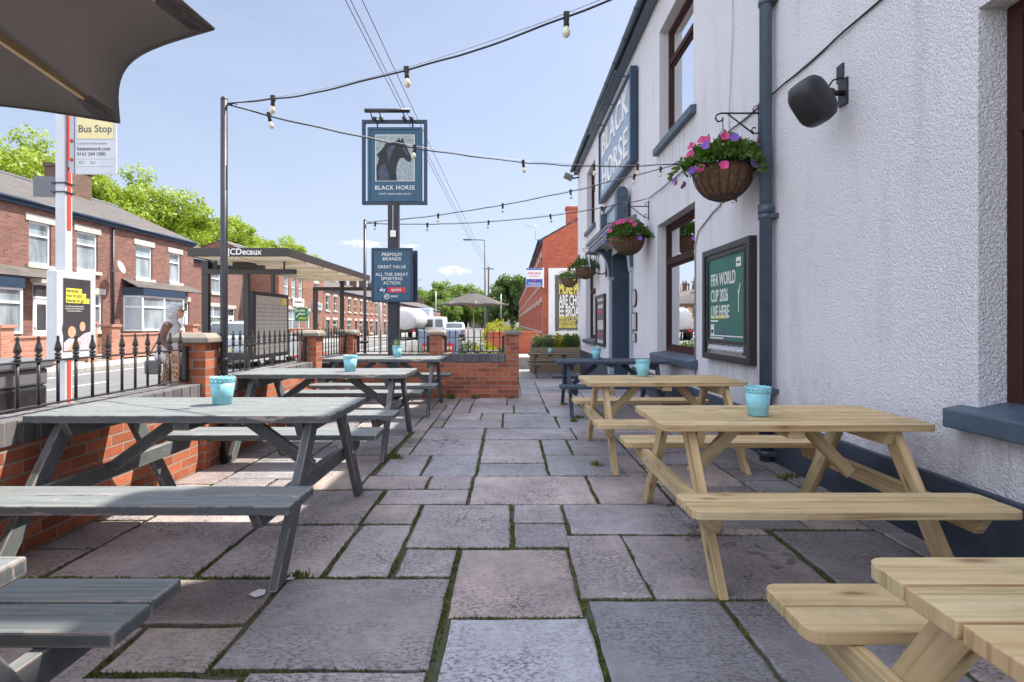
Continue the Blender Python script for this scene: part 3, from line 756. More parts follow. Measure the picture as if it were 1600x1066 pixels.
for (a, b, c_, d_, tn, hu) in slabs:
    g = 0.010 if (b - a) * (d_ - c_) > 0.1 else 0.008
    a += g * r2.uniform(.6, 1.4); b -= g * r2.uniform(.6, 1.4); c_ += g * r2.uniform(.6, 1.4); d_ -= g * r2.uniform(.6, 1.4)
    if b - a < 0.05 or d_ - c_ < 0.05: continue
    z = r2.uniform(-.003, .003); tx, ty = r2.uniform(-.004, .004), r2.uniform(-.004, .004)
    cx, cy = (a + b) / 2, (c_ + d_) / 2
    ring = []
    def edge(p, q):
        L = math.hypot(q[0] - p[0], q[1] - p[1]); n = max(3, int(L / 0.07))
        for k in range(n): ring.append((p[0] + (q[0] - p[0]) * k / n, p[1] + (q[1] - p[1]) * k / n))
    edge((a, c_), (b, c_)); edge((b, c_), (b, d_)); edge((b, d_), (a, d_)); edge((a, d_), (a, c_))
    joints.append((a, b, c_, d_))
    out = []
    for (x, y) in ring:
        nv = noise.noise_vector(Vector((x * 9, y * 9, tn * 10))) * 0.010
        out.append((x + nv.x, y + nv.y))
    def zz(x, y): return z + tx * (x - cx) + ty * (y - cy)
    n = len(out)
    inn = [(cx + (x - cx) * (1 - .014 / max(.1, abs(x - cx) + .02)), cy + (y - cy) * (1 - .014 / max(.1, abs(y - cy) + .02))) for x, y in out]
    v0 = [mb.bm.verts.new((x, y, zz(x, y))) for x, y in inn]
    v1 = [mb.bm.verts.new((x, y, zz(x, y) - .006)) for x, y in out]
    v2 = [mb.bm.verts.new((x, y, -.05)) for x, y in out]
    mb.bm.faces.new(v0)
    for k in range(n):
        q = (k + 1) % n
        mb.bm.faces.new((v1[k], v1[q], v0[q], v0[k])); mb.bm.faces.new((v2[k], v2[q], v1[q], v1[k]))
    for v in v0 + v1 + v2: v[tl] = tn; v[hl] = hu
struct(mb.build('flagstone_paving', M['slab']))
sheet('joint_bed', [(X0 - .02, Y0, -.016), (X1 + .02, Y0, -.016), (X1 + .02, Y1, -.016), (X0 - .02, Y1, -.016)], 'bed')
# moss growing in the joints
mb = MB(); V = []; F = []
for (a, b, c_, d_) in joints:
    if d_ > 9.4: continue
    per = [((a, c_), (b, c_), (0, -1)), ((b, c_), (b, d_), (1, 0))]
    for p, q, nrm in per:
        L = math.hypot(q[0] - p[0], q[1] - p[1])
        dens = 240 if d_ < 4.5 else 130
        for _ in range(int(L * dens)):
            t = r2.random()
            x = p[0] + (q[0] - p[0]) * t + nrm[0] * r2.uniform(-.002, .028); y = p[1] + (q[1] - p[1]) * t + nrm[1] * r2.uniform(-.002, .028)
            if noise.noise(Vector((x * 2.3, y * 2.3, 0))) < -0.12 and r2.random() < .85: continue
            if x > 1.7 and r2.random() < .7: continue
            h = r2.uniform(.004, .014); s_ = r2.uniform(.003, .008); an = r2.uniform(0, 6.28)
            k = len(V)
            for m_ in range(3):
                V.append((x + s_ * math.cos(an + m_ * 2.1), y + s_ * math.sin(an + m_ * 2.1), -.014))
            V.append((x + r2.uniform(-.004, .004), y + r2.uniform(-.004, .004), -.008 + h))
            F += [(k, k + 1, k + 3), (k + 1, k + 2, k + 3), (k + 2, k, k + 3)]
# weed tufts
for (x, y, n, hh) in ((-1.1, 5.15, 60, .07), (.85, 7.1, 50, .06), (.95, 7.35, 60, .05), (-1.0, 9.2, 90, .12), (-.6, 9.25, 60, .09), (.8, 4.9, 60, .05), (2.3, 4.5, 50, .05), (-1.08, 2.75, 40, .04), (.02, 9.25, 30, .05), (.85, 8.55, 50, .05), (-2.2, 5.3, 60, .08), (2.38, 4.55, 30, .05)):
    for _ in range(n):
        an = r2.uniform(0, 6.28); rr = r2.uniform(0, .07); px_, py_ = x + rr * math.cos(an), y + rr * math.sin(an) * .6
        le = r2.uniform(.4, 1) * hh; dx, dy = r2.uniform(-.6, .6) * le, r2.uniform(-.6, .6) * le; wd = .004
        k = len(V); V += [(px_ - wd, py_, -.01), (px_ + wd, py_, -.01), (px_ + dx * .5 + wd, py_ + dy * .5, le * .7), (px_ + dx, py_ + dy, le)]
        F += [(k, k + 1, k + 2), (k, k + 2, k + 3)]
me = bpy.data.meshes.new('joint_moss'); me.from_pydata(V, [], F); me.materials.append(M['moss'])
o = bpy.data.objects.new('joint_moss', me); col.objects.link(o); struct(o, 'stuff')
# yard beyond, ramping down
mb = MB()
prof = [(11.9, -0.004), (16.2, -.45), (20.5, -.45)]
for (ya, za), (yb, zb) in zip(prof, prof[1:]):
    mb.face([(.1, ya, za), (4.2, ya, za), (4.2, yb, zb), (.1, yb, zb)])
mb.face([(-2.9, 9.5, -.12), (.1, 9.5, -.12), (.1, 13, -.12), (-2.9, 13, -.12)])
mb.face([(-2.9, 13, -.12), (.1, 13, -.12), (.1, 16.2, -.45), (-2.9, 16.2, -.45)])
mb.face([(-2.9, 16.2, -.45), (.1, 16.2, -.45), (.1, 20.5, -.45), (-2.9, 20.5, -.45)])
struct(mb.build('lower_paving', M['lowerpave']))
# litter and bird droppings on the flags: small flat scraps
def scrap(name, mat, pts, z=0.006):
    mb = MB(); top = [mb.bm.verts.new((x, y, z + r2.uniform(0, .008))) for x, y in pts]; mb.bm.faces.new(top); return mb.build(name, M[mat])
tag(scrap('paper_scrap', 'white', [(-1.245, 2.56), (-1.20, 2.53), (-1.17, 2.56), (-1.18, 2.60), (-1.22, 2.61)]), 'crumpled white paper scrap on the flags by the grey table leg', 'litter')
tag(scrap('leaf_scrap', 'stripeprint', [(-1.13, 2.70), (-1.09, 2.70), (-1.09, 2.735), (-1.12, 2.735)]), 'small pinkish scrap beside the leg foot of the near grey table', 'litter')

# ---------------------------------------------------------------- the pub
WX = 2.5
pub = thing('pub', 'white roughcast public house with slate blue plinth, sills and drainpipe', 'pub', (WX, 9, 0))
def PP(a, c, w_): return (WX + w_, a, c)
PY0, PY1, EZ = -5.0, 19.8, 6.9
lower = [(1.2, 2.87, .84, 2.98), (7.27, 9.14, .80, 2.95), (15.67, 17.75, .78, 2.98)]
upper = [(7.33, 9.0, 4.25, 6.17), (15.8, 17.5, 4.25, 6.15), (1.1, 2.8, 4.25, 6.17)]
door = (11.05, 13.2, -.5, 2.95)
mb = MB()
facade(mb, PY0, PY1, -.6, EZ, lower + upper + [door], PP, 0.16)
# end walls
for y in (PY0, PY1):
    mb.face([(WX, y, -.6), (12.5, y, -.6), (12.5, y, EZ), (WX, y, EZ)])
    mb.face([(WX, y, EZ), (12.5, y, EZ), (7.5, y, EZ + 2.6)])
mb.face([(12.5, PY0, -.6), (12.5, PY1, -.6), (12.5, PY1, EZ), (12.5, PY0, EZ)])
mb.build('wall', M['roughcast'], pub)
# plinth, 25 mm proud
mb = MB()
for (a, b) in ((PY0, 11.05 - .16), (13.2 + .16, PY1 + .02)):
    if a < 0:
        mb.box((WX - .03, a, -.6), (WX + .05, b, .42))
    else:
        mb.box((WX - .03, a, -.6), (WX + .05, b, .42 if a < 13 else .36))
mb.build('plinth', M['plinth'], pub, bevel=.008)
# roof with ridge, slates, boxed eave
mb = MB()
rx, rz_ = 7.5, EZ + 2.62
for s_ in (0, 1):
    xe = WX - .22 if s_ == 0 else 12.72
    ze = EZ + .04
    L = math.hypot(rx - xe, rz_ - ze)
    mb.face([(xe, PY0 - .1, ze), (xe, PY1 + .1, ze), (rx, PY1 + .1, rz_), (rx, PY0 - .1, rz_)], [(PY0, 0), (PY1, 0), (PY1, L), (PY0, L)])
    mb.face([(xe, PY0 - .1, ze - .05), (xe, PY1 + .1, ze - .05), (rx, PY1 + .1, rz_ - .05), (rx, PY0 - .1, rz_ - .05)])
    mb.face([(xe, PY0 - .1, ze - .05), (xe, PY1 + .1, ze - .05), (xe, PY1 + .1, ze), (xe, PY0 - .1, ze)])
mb.build('roof', M['slate2'], pub)
mb = MB(); mb.box((WX - .12, 3.95, EZ - .3), (WX + .9, 5.0, 8.2)); mb.box((WX - .17, 3.9, 8.2), (WX + .95, 5.05, 8.38)); shade_stack = mb.build('chimney', M['roughcast'], pub)  # unseen stack, added above the frame to shade a grey table
mb = MB()
for k in range(2): mb.lathe([(.14, 0), (.12, .4), (.15, .42), (.15, .5)], (WX + .4, 4.2 + k * .55, 8.38), 10)
mb.build('chimney_pot', M['brick_garden'], shade_stack)  # pots finishing the added stack
mb = MB(); mb.box((WX - .16, PY0, EZ - .16), (WX - .02, PY1, EZ - .0)); mb.build('fascia', M['pipepaint'], pub)
# half-round gutter with brackets and joints
mb = MB()
n = 8; gx, gz, gr = WX - .235, EZ + .0, .065
for k in range(n):
    a0, a1 = math.pi + math.pi * k / n, math.pi + math.pi * (k + 1) / n
    p0 = (gx + gr * math.cos(a0), gz + gr * math.sin(a0)); p1 = (gx + gr * math.cos(a1), gz + gr * math.sin(a1))
    mb.face([(p0[0], PY0, p0[1]), (p1[0], PY0, p1[1]), (p1[0], PY1, p1[1]), (p0[0], PY1, p0[1])], smooth=True)
y = PY0 + .5
while y < PY1:
    for k in range(n):
        a0, a1 = math.pi + math.pi * k / n, math.pi + math.pi * (k + 1) / n
        g2_ = gr + .012
        for yy in (0,):
            mb.face([(gx + g2_ * math.cos(a0), y, gz + g2_ * math.sin(a0)), (gx + g2_ * math.cos(a1), y, gz + g2_ * math.sin(a1)), (gx + g2_ * math.cos(a1), y + .05, gz + g2_ * math.sin(a1)), (gx + g2_ * math.cos(a0), y + .05, gz + g2_ * math.sin(a0))])
    y += 1.0
mb.build('gutter', M['pipepaint'], pub)
mb = MB()
dy, dx = 5.08, WX - .085
mb.tube([(dx, dy, 0.0), (dx, dy, EZ - .45), (gx, dy, EZ - .12), (gx, dy, EZ - .03)], .056, 14)
for z in (.05, .64, 2.28, 4.3, 6.2):
    mb.lathe([(.066, 0), (.066, .05)], (dx, dy, z), 14); mb.box((dx, dy - .085, z + .005), (WX + .01, dy + .085, z + .045))
mb.lathe([(.068, 0), (.07, .09)], (dx, dy, 2.33), 14)
mb.build('drainpipe', M['pipepaint'], pub)

def pub_window(y0, y1, z0, z1, kind, sillz):
    """timber frame with a transom light, glass, dim room and sill; x runs into the wall"""
    xf = WX + .15
    mb = MB(); fw = .085
    tz = z1 - (z1 - z0) * .30
    def fb(ya, yb, za, zb, t=.07, x=xf): mb.box((x, ya, za), (x + t, yb, zb))
    fb(y0, y0 + fw, z0, z1); fb(y1 - fw, y1, z0, z1)
    fb(y0 + fw, y1 - fw, z0, z0 + .11, .068); fb(y0 + fw, y1 - fw, z1 - fw, z1, .068); fb(y0 + fw, y1 - fw, tz - .045, tz + .045, .075, xf - .012)
    # inner sashes
    for (za, zb) in ((z0 + .11, tz - .045), (tz + .045, z1 - fw)):
        for (a, b) in ((y0 + fw, y0 + fw + .04), (y1 - fw - .04, y1 - fw)): mb.box((xf + .02, a, za), (xf + .06, b, zb))
        mb.box((xf + .022, y0 + fw + .04, za), (xf + .058, y1 - fw - .04, za + .04)); mb.box((xf + .022, y0 + fw + .04, zb - .04), (xf + .058, y1 - fw - .04, zb))
    if kind == 'low' : pass
    wn = mb.build('window', M['mahogany'], pub, bevel=.006)
    mb = MB()
    for (za, zb) in ((z0 + .14, tz - .08), (tz + .08, z1 - fw - .03)): mb.face([(xf + .04, y0 + fw + .03, za), (xf + .04, y1 - fw - .03, za), (xf + .04, y1 - fw - .03, zb), (xf + .04, y0 + fw + .03, zb)])
    mb.build('pane', M['pubglass'], wn)
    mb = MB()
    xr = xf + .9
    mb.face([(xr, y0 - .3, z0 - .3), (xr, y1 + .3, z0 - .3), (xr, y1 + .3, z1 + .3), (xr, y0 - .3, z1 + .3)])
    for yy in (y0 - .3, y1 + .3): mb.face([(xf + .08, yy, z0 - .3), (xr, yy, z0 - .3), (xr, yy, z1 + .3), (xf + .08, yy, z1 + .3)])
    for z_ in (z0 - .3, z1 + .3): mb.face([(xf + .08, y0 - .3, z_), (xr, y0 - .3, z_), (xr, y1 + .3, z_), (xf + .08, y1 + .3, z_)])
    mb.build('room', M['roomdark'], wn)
    mb = MB()
    if kind == 'up':
        mb.box((xf + .10, y0 + .05, z0 + .06), (xf + .105, y1 - .05, tz)); mb.build('blind', M['blind'], wn)
    else:
        nfold = 22
        for (ya, yb) in ((y0 + .1, y0 + .42), (y1 - .42, y1 - .1)):
            for k in range(nfold):
                a = ya + (yb - ya) * k / nfold; b = ya + (yb - ya) * (k + 1) / nfold
                xa = xf + .16 + .025 * math.sin(k * 1.7); xb = xf + .16 + .025 * math.sin((k + 1) * 1.7)
                mb.face([(xa, a, z0), (xb, b, z0), (xb, b, z1 - .05), (xa, a, z1 - .05)], smooth=True)
        mb.build('curtain', M['curtain'], wn)
    mb = MB()
    A = Matrix(((0, 0, 1, 0), (1, 0, 0, 0), (0, 1, 0, 0), (0, 0, 0, 1)))
    if kind == 'up': prof = [(WX - .085, sillz[0]), (WX + .16, sillz[0]), (WX + .16, sillz[1] + .02), (WX - .085, sillz[1] - .01)]
    else: prof = [(WX - .10, sillz[0]), (WX + .16, sillz[0]), (WX + .16, sillz[1] + .05), (WX - .10, sillz[1])]
    ya, yb = y0 - .12, y1 + .12
    pts = [(x, z) for x, z in prof]
    v0 = [mb.bm.verts.new((x, ya, z)) for x, z in pts]; v1 = [mb.bm.verts.new((x, yb, z)) for x, z in pts]
    mb.bm.faces.new(v0); mb.bm.faces.new(list(reversed(v1)))
    for k in range(4): mb.bm.faces.new((v0[k], v1[k], v1[(k + 1) % 4], v0[(k + 1) % 4]))
    mb.build('sill', M['bluepaint'], wn, bevel=.01)
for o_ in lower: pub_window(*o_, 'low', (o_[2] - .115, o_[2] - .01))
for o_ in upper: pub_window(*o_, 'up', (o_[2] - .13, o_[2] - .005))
# doorway: recess, door, pilasters, corbels, canopy
mb = MB()
d0, d1 = door[0], door[1]
for yy in (d0 + .002, d1 - .002): mb.face([(WX + .002, yy, 0), (WX + .5, yy, 0), (WX + .5, yy, 2.95), (WX + .002, yy, 2.95)])
mb.face([(WX + .0, d0, 2.945), (WX + .5, d0, 2.945), (WX + .5, d1, 2.945), (WX, d1, 2.945)])
mb.face([(WX + .52, d0, 0), (WX + .52, d1, 0), (WX + .52, d1, 2.95), (WX + .52, d0, 2.95)])
mb.build('door_recess', M['bluepaint'], pub)
mb = MB()
for k in range(2):
    a = d0 + .12 + k * .96; b = a + .94
    mb.box((WX + .46, a, .02), (WX + .505, b, 2.2))
    for (za, zb) in ((.2, .85), (1.0, 2.05)):
        for q in (0, 1):
            yy = a + .09 + q * .42
            mb.box((WX + .452, yy, za), (WX + .47, yy + .34, zb))
dr = mb.build('door', M['bluepaint'], pub, bevel=.008)
mb = MB(); mb.tube([(WX + .44, d0 + 1.0, .95), (WX + .44, d0 + 1.0, 1.3)], .014, 8); mb.build('handle', M['galv'], dr)
mb = MB(); mb.box((WX + .46, d0 + .1, 2.28), (WX + .50, d1 - .1, 2.32)); mb.box((WX + .46, d0 + .1, 2.85), (WX + .5, d1 - .1, 2.9)); mb.box((WX + .46, (d0 + d1) / 2 - .03, 2.32), (WX + .5, (d0 + d1) / 2 + .03, 2.85)); fl = mb.build('fanlight', M['white'], pub)
mb = MB(); mb.face([(WX + .485, d0 + .1, 2.3), (WX + .485, d1 - .1, 2.3), (WX + .485, d1 - .1, 2.87), (WX + .485, d0 + .1, 2.87)]); mb.build('pane', M['pubglass'], fl)
for yy, lab in ((d0 - .16, 1), (d1, 2)):
    mb = MB()
    mb.box((WX - .05, yy + .002, -.5), (WX + .05, yy + .158, 2.36)); mb.box((WX - .075, yy - .015, -.5), (WX + .05, yy + .175, .30)); mb.box((WX - .07, yy - .012, 2.36), (WX + .05, yy + .172, 2.43))
    mb.box((WX - .058, yy + .03, .42), (WX - .05, yy + .05, 2.25)); mb.box((WX - .058, yy + .11, .42), (WX - .05, yy + .13, 2.25))
    mb.build('pilaster', M['signpale'], pub, bevel=.006)
    # scroll corbel: quarter arch in profile
    prof = [(WX + .02, 2.43)]
    for k in range(11):
        a = math.pi / 2 * k / 10
        prof.append((WX - .06 - .28 * (1 - math.cos(a)), 2.43 + .62 * math.sin(a)))
    prof += [(WX - .40, 3.05), (WX - .40, 3.12), (WX + .02, 3.12)]
    v0 = [mb_ for mb_ in prof]
    mb = MB()
    a_ = [mb.bm.verts.new((x, yy + .01, z)) for x, z in v0]; b_ = [mb.bm.verts.new((x, yy + .15, z)) for x, z in v0]
    mb.bm.faces.new(a_); mb.bm.faces.new(list(reversed(b_)))
    for k in range(len(v0)): q = (k + 1) % len(v0); mb.bm.faces.new((a_[k], b_[k], b_[q], a_[q]))
    cb = mb.build('corbel', M['bluepaint'], pub, bevel=.005)
    mb = MB()
    pts = [(x - .012, yy + .08, z) for x, z in v0[1:12]]
    for p, q in zip(pts, pts[1:]): mb.bar(p, q, .10, .03, (-1, 0, .3), ext=.004)
    mb.build('corbel_face', M['signpale'], cb)
mb = MB()
ca, cb_ = d0 - .32, d1 + .32
mb.box((WX - .48, ca, 3.12), (WX + .02, cb_, 3.17)); mb.box((WX - .53, ca - .05, 3.17), (WX + .02, cb_ + .05, 3.225)); mb.box((WX - .58, ca - .1, 3.225), (WX + .02, cb_ + .1, 3.26))
y = ca + .05
while y < cb_: mb.box((WX - .46, y, 3.075), (WX - .38, y + .05, 3.12)); y += .11
cn = mb.build('door_canopy', M['signpale'], pub, bevel=.005)
mb = MB(); mb.face([(WX - .6, ca - .12, 3.262), (WX - .6, cb_ + .12, 3.262), (WX + .01, cb_ + .12, 3.46), (WX + .01, ca - .12, 3.46)]); mb.face([(WX - .6, ca - .12, 3.262), (WX + .01, ca - .12, 3.46), (WX + .01, ca - .12, 3.262)]); mb.face([(WX - .6, cb_ + .12, 3.262), (WX + .01, cb_ + .12, 3.46), (WX + .01, cb_ + .12, 3.262)]); mb.build('canopy_roof', M['lead'], cn)
mb = MB()   # crest over the canopy: two scroll-topped posts with a panel between
for yy in (11.2, 13.1):
    mb = MB()
    mb.box((WX - .30, yy - .11, 3.3), (WX - .06, yy + .11, 3.98)); mb.tube([(WX - .18, yy - .12, 4.0), (WX - .18, yy + .12, 4.0)], .125, 14)
    mb.box((WX - .34, yy - .13, 3.3), (WX - .04, yy + .13, 3.42)); mb.build('crest_post', M['bluepaint'], pub, bevel=.006)
mb = MB(); mb.box((WX - .16, 11.31, 3.4), (WX - .10, 12.99, 3.92)); mb.box((WX - .22, 11.31, 3.92), (WX - .06, 12.99, 4.02)); mb.box((WX - .19, 11.31, 3.3), (WX - .07, 12.99, 3.4)); mb.build('crest_panel', M['signpale'], pub, bevel=.006)
mb = MB()   # surface cables on the wall
mb.tube([(WX - .012, 7.23, .5), (WX - .012, 7.23, 2.35), (WX - .012, 7.1, 2.52), (WX - .012, 6.6, 2.66), (WX - .012, 6.35, 2.70)], .010, 6)
for z in (.7, 1.1, 1.5, 1.9, 2.25): mb.box((WX - .024, 7.215, z), (WX, 7.245, z + .03))
mb.build('cable', M['galv'], pub); mb = MB()
mb.tube([(WX - .012, 6.05, 6.85), (WX - .016, 6.0, 4.6), (WX - .012, 6.12, 3.6), (WX - .012, 6.1, 3.5)], .005, 5)
mb.build('cable', M['galv'], pub); mb = MB()
mb.tube([(WX - .01, 14.9, 4.1), (WX - .01, 14.4, 3.5), (WX - .01, 14.0, 3.4)], .008, 5)
mb.build('cable', M['galv'], pub)
mb = MB(); mb.box((WX - .05, 19.2, 3.45), (WX + .0, 19.4, 3.75)); mb.build('alarm_box', M['signframe'], pub, bevel=.01)

# big name sign on the upper wall
t = thing('name_sign', 'large pale blue name sign with raised white letters on the upper pub wall', 'sign', (WX, 12.5, 4.5))
sy0, sy1, sz0, sz1 = 10.5, 14.2, 4.5, 6.26
mb = MB(); mb.box((WX - .12, sy0, sz0), (WX - .07, sy1, sz1)); mb.build('panel', M['namepanel'], t)
mb = MB()
for (a, b, c_, d_) in ((sy0 - .05, sy0 + .05, sz0 - .05, sz1 + .05), (sy1 - .05, sy1 + .05, sz0 - .05, sz1 + .05)): mb.box((WX - .16, a, c_), (WX - .02, b, d_))
for (c_, d_) in ((sz0 - .05, sz0 + .04), (sz1 - .04, sz1 + .05)): mb.box((WX - .157, sy0 + .05, c_), (WX - .023, sy1 - .05, d_))
mb.build('frame', M['signframe'], t, bevel=.006)
mb = MB()
mb.text('BLACK', .84, facing((WX - .12, 12.35, 5.80), '-x'), 0, .01, 'CENTER', 1.12, .002, 1.1)
mb.text('HORSE', .84, facing((WX - .12, 12.35, 4.96), '-x'), 0, .01, 'CENTER', 1.08, .002, 1.1)
mb.build('lettering', M['offwhite'], t)
mb = MB()
for yy in (10.9, 12.3, 13.6): mb.tube([(WX - .10, yy, sz1 + .04), (WX - .42, yy, sz1 + .05), (WX - .42, yy, sz1 - .02)], .013, 6)
mb.tube([(WX - .42, 10.6, sz1 - .0), (WX - .42, 14.1, sz1 - .0)], .028, 8)
mb.build('trough_light', M['bluepaint'], t)

# poster cases
def poster_case(y0, y1, z0, z1, label, dep=.085):
    t = thing('poster_case', label, 'poster case', (WX, (y0 + y1) / 2, z0))
    fw = .075
    mb = MB()
    x0, x1 = WX - dep, WX + .005
    mb.box((x0, y0, z0), (x1, y0 + fw, z1)); mb.box((x0, y1 - fw, z0), (x1, y1, z1)); mb.box((x0 + .002, y0 + fw, z0), (x1, y1 - fw, z0 + fw)); mb.box((x0 + .002, y0 + fw, z1 - fw), (x1, y1 - fw, z1))
    mb.build('frame', M['blackmetal'], t, bevel=.008)
    mb = MB(); mb.box((x0 + .045, y0 + fw, z0 + fw), (x1, y1 - fw, z1 - fw)); mb.build('backboard', M['silver'], t)
    return t, x0 + .045
t, xb = poster_case(5.44, 6.77, .865, 2.19, 'large black framed poster case with a green sports poster beside the drainpipe')
cy, cz = 6.09, 1.60
py0, py1, pz0, pz1 = 5.60, 6.62, 1.10, 2.06
mb = MB(); mb.box((xb - .012, py0, pz0), (xb + .005, py1, pz1)); 
for f in mb.bm.faces:
    for l in f.loops: l[mb.uv].uv = (l.vert.co.y - py0, l.vert.co.z - pz0)
pp = mb.build('poster', M['fifa'], t)
mb = MB()
for (a, b, c_, d_) in ((py0 - .035, py0, pz0 - .035, pz1 + .035), (py1, py1 + .035, pz0 - .035, pz1 + .035)): mb.box((xb - .03, a, c_), (xb + .002, b, d_))
for (c_, d_) in ((pz0 - .035, pz0), (pz1, pz1 + .035)): mb.box((xb - .029, py0, c_), (xb + .002, py1, d_))
mb.build('poster_frame', M['blackmetal'], t)
mb = MB(); xt = xb - .012
mb.text('FIFA WORLD\nCUP 2026\nLIVE HERE', .205, facing((xt, py1 - .07, 1.615), '-x'), 0, .0015, 'LEFT', .60, .010, 1.0, .92)
mb.prism(rect(.12, .10), facing((xt, py0 + .16, 1.96), '-x'), .002, 0); mb.prism(rect(.10, .13), facing((xt, py1 - .12, 1.22), '-x'), .002, 0)
mb.prism(rect(.92, .012), facing((xt, 6.11, 1.152), '-x'), .002, 0); mb.prism(rect(.40, .014), facing((xt, 6.37, 1.125), '-x'), .002, 0); mb.prism(rect(.22, .02), facing((xt, 6.44, 1.325), '-x'), .002, 0)
mb.prism([(-.006, -.2), (.006, -.2), (.008, 0), (.05, .10), (.04, .11), (0, .03), (-.02, .03), (-.008, 0)], facing((xt, 5.76, 1.62), '-x'), .002, 0)
mb.build('lettering', M['offwhite'], pp)
mb = MB(); greek(mb, facing((xt, 6.30, 1.375), '-x'), .5, .04); mb.build('yellow_lettering', M['yellow'], pp)
mb = MB(); mb.prism(rect(.08, .02), facing((xt, py0 + .16, 1.955), '-x'), .003, 0); mb.prism(rect(.07, .045), facing((xt, py1 - .12, 1.20), '-x'), .003, 0); mb.build('poster_marks', M['signframe'], pp)
mb = MB(); mb.box((xb - .008, 5.56, .955), (xb + .004, 6.66, 1.055)); pb = mb.build('lower_strip', M['poster_dark'], t)
mb = MB()
k = 0; y = 6.60
while y > 5.62:   # row of small pale squad figures
    mb.lathe([(.0, .036), (.010, .03), (.012, .02), (.010, .010), (.022, .0), (.024, -.035)], (xb - .010, y, 1.01 + .004 * (k % 3)), 7); y -= .047; k += 1
greek(mb, facing((xb - .010, 6.11, .972), '-x'), .9, .025)
mb.build('strip_print', M['silver'], pb)
mb = MB(); mb.face([(xb - .033, 5.52, .945), (xb - .033, 6.69, .945), (xb - .033, 6.69, 2.11), (xb - .033, 5.52, 2.11)]); mb.build('glass', M['acrylic'], t)
t, xb = poster_case(13.98, 15.36, .68, 2.07, 'narrow black framed poster case beside the far lower window', .07)
mb = MB(); mb.box((xb - .01, 14.12, .85), (xb + .004, 15.22, 1.90)); pp = mb.build('poster', M['poster_grey'], t)
mb = MB(); 
for k, (w_, h_, cy_, cz_) in enumerate(((.8, .10, 14.67, 1.75), (.6, .06, 14.67, 1.6), (.9, .25, 14.67, 1.25), (.5, .05, 14.67, 1.0))): mb.prism(rect(w_, h_), facing((xb - .01, cy_, cz_), '-x'), .002, k % 2)
mb.build('poster_print', [M['paper'], M['redink']], pp)

# plaques by the door
for name, lab, yc, zc, w_, h_, rnd_ in (('wall_plaque', 'round pale plaque highest beside the pub door', 10.72, 1.80, .34, .36, 1), ('wall_plaque', 'upright rectangular plaque under the round one beside the door', 10.72, 1.33, .34, .36, 0), ('wall_plaque', 'smallest square plaque, lowest beside the pub door', 10.72, 1.01, .24, .17, 0)):
    t = thing(name, lab, 'plaque', (WX, yc, zc - h_ / 2), group='plaques beside the door')
    poly = [(w_ / 2 * math.cos(a * math.pi / 12), h_ / 2 * math.sin(a * math.pi / 12)) for a in range(24)] if rnd_ else rect(w_, h_)
    mb = MB(); mb.prism(poly, facing((WX - .0, yc, zc), '-x'), .032); mb.build('plate', M['blackmetal'], t)
    poly = [(p[0] * .86, p[1] * .86) for p in poly]
    mb = MB(); mb.prism(poly, facing((WX - .032, yc, zc), '-x'), .004, 0); mb.build('face', M['paper'], t)
    mb = MB()
    for k in range(4): mb.prism(rect(w_ * .5, h_ * .05, 0, h_ * (.22 - .14 * k)), facing((WX - .036, yc, zc), '-x'), .002, 0)
    mb.build('print', M['midgreyink'], t)

# speaker on a wall bracket
t = thing('wall_speaker', 'black outdoor loudspeaker tilted down on the near pub wall', 'speaker', (WX, 4.05, 2.95))
mb = MB()
cx, cy, cz = 2.17, 3.93, 2.90
prof = [(.0, -.15), (.11, -.15), (.145, -.135), (.165, -.07), (.165, .02), (.13, .11), (.10, .135), (.0, .135)]
def sq(a, j): 
    c_, s_ = abs(math.cos(a)), abs(math.sin(a)); return 1.0 / (c_ ** 4 + s_ ** 4) ** .25
mb.lathe(prof, (0, 0, 0), 28, 0, True, None, sq)
mb.bm.transform(Matrix.Translation((cx + .03, cy, cz + .01)) @ Matrix.Rotation(R(30), 4, 'Z') @ Matrix.Rotation(R(-125), 4, 'Y') @ Matrix.Rotation(R(12), 4, 'Z') @ Matrix.Diagonal((1.05, .72, .78, 1)))
mb.build('cabinet', M['speaker'], t)
mb = MB(); mb.box((WX - .018, 3.97, 2.93), (WX + .006, 4.07, 3.12)); mb.tube([(WX - .01, 4.02, 3.02), (WX - .12, 4.0, 3.01), (WX - .2, 3.97, 2.97)], .022, 8); mb.ball((WX - .12, 4.0, 3.01), .04)
mb.build('bracket', M['blackmetal'], t); mb = MB(); mb.box((WX - .012, 4.02, 3.12), (WX + .004, 4.10, 3.25)); mb.tube([(WX - .005, 4.05, 3.15), (WX - .08, 4.03, 3.12), (WX - .18, 3.98, 3.0)], .007, 6)
mb.build('cable_box', M['blackmetal'], t)

# lantern by the door
t = thing('wall_lantern', 'black wrought iron wall lantern beside the pub doorway', 'lantern', (WX, 13.9, 2.6))
lx, ly, lz = WX - .36, 13.9, 2.78
mb = MB(); mb.tube([(WX, ly, 2.62), (WX - .12, ly, 2.56), (WX - .28, ly, 2.60), (lx, ly, 2.72)], .018, 6); mb.tube([(WX, ly, 3.1), (WX - .2, ly, 3.32), (lx, ly, 3.28)], .012, 6); mb.box((WX - .03, ly - .06, 2.5), (WX + .005, ly + .06, 3.15)); mb.build('bracket', M['blackmetal'], t)
mb = MB()
for k in range(6):
    a = k * math.pi / 3
    mb.tube([(lx + .10 * math.cos(a), ly + .10 * math.sin(a), lz - .02), (lx + .17 * math.cos(a), ly + .17 * math.sin(a), lz + .30)], .010, 5)
mb.lathe([(.10, -.05), (.115, -.02), (.10, 0)], (lx, ly, lz - .02), 6); mb.lathe([(.20, 0), (.19, .02), (.09, .13), (.07, .14), (.07, .17), (.02, .22), (.0, .28)], (lx, ly, lz + .30), 6)
mb.build('cage', M['blackmetal'], t)
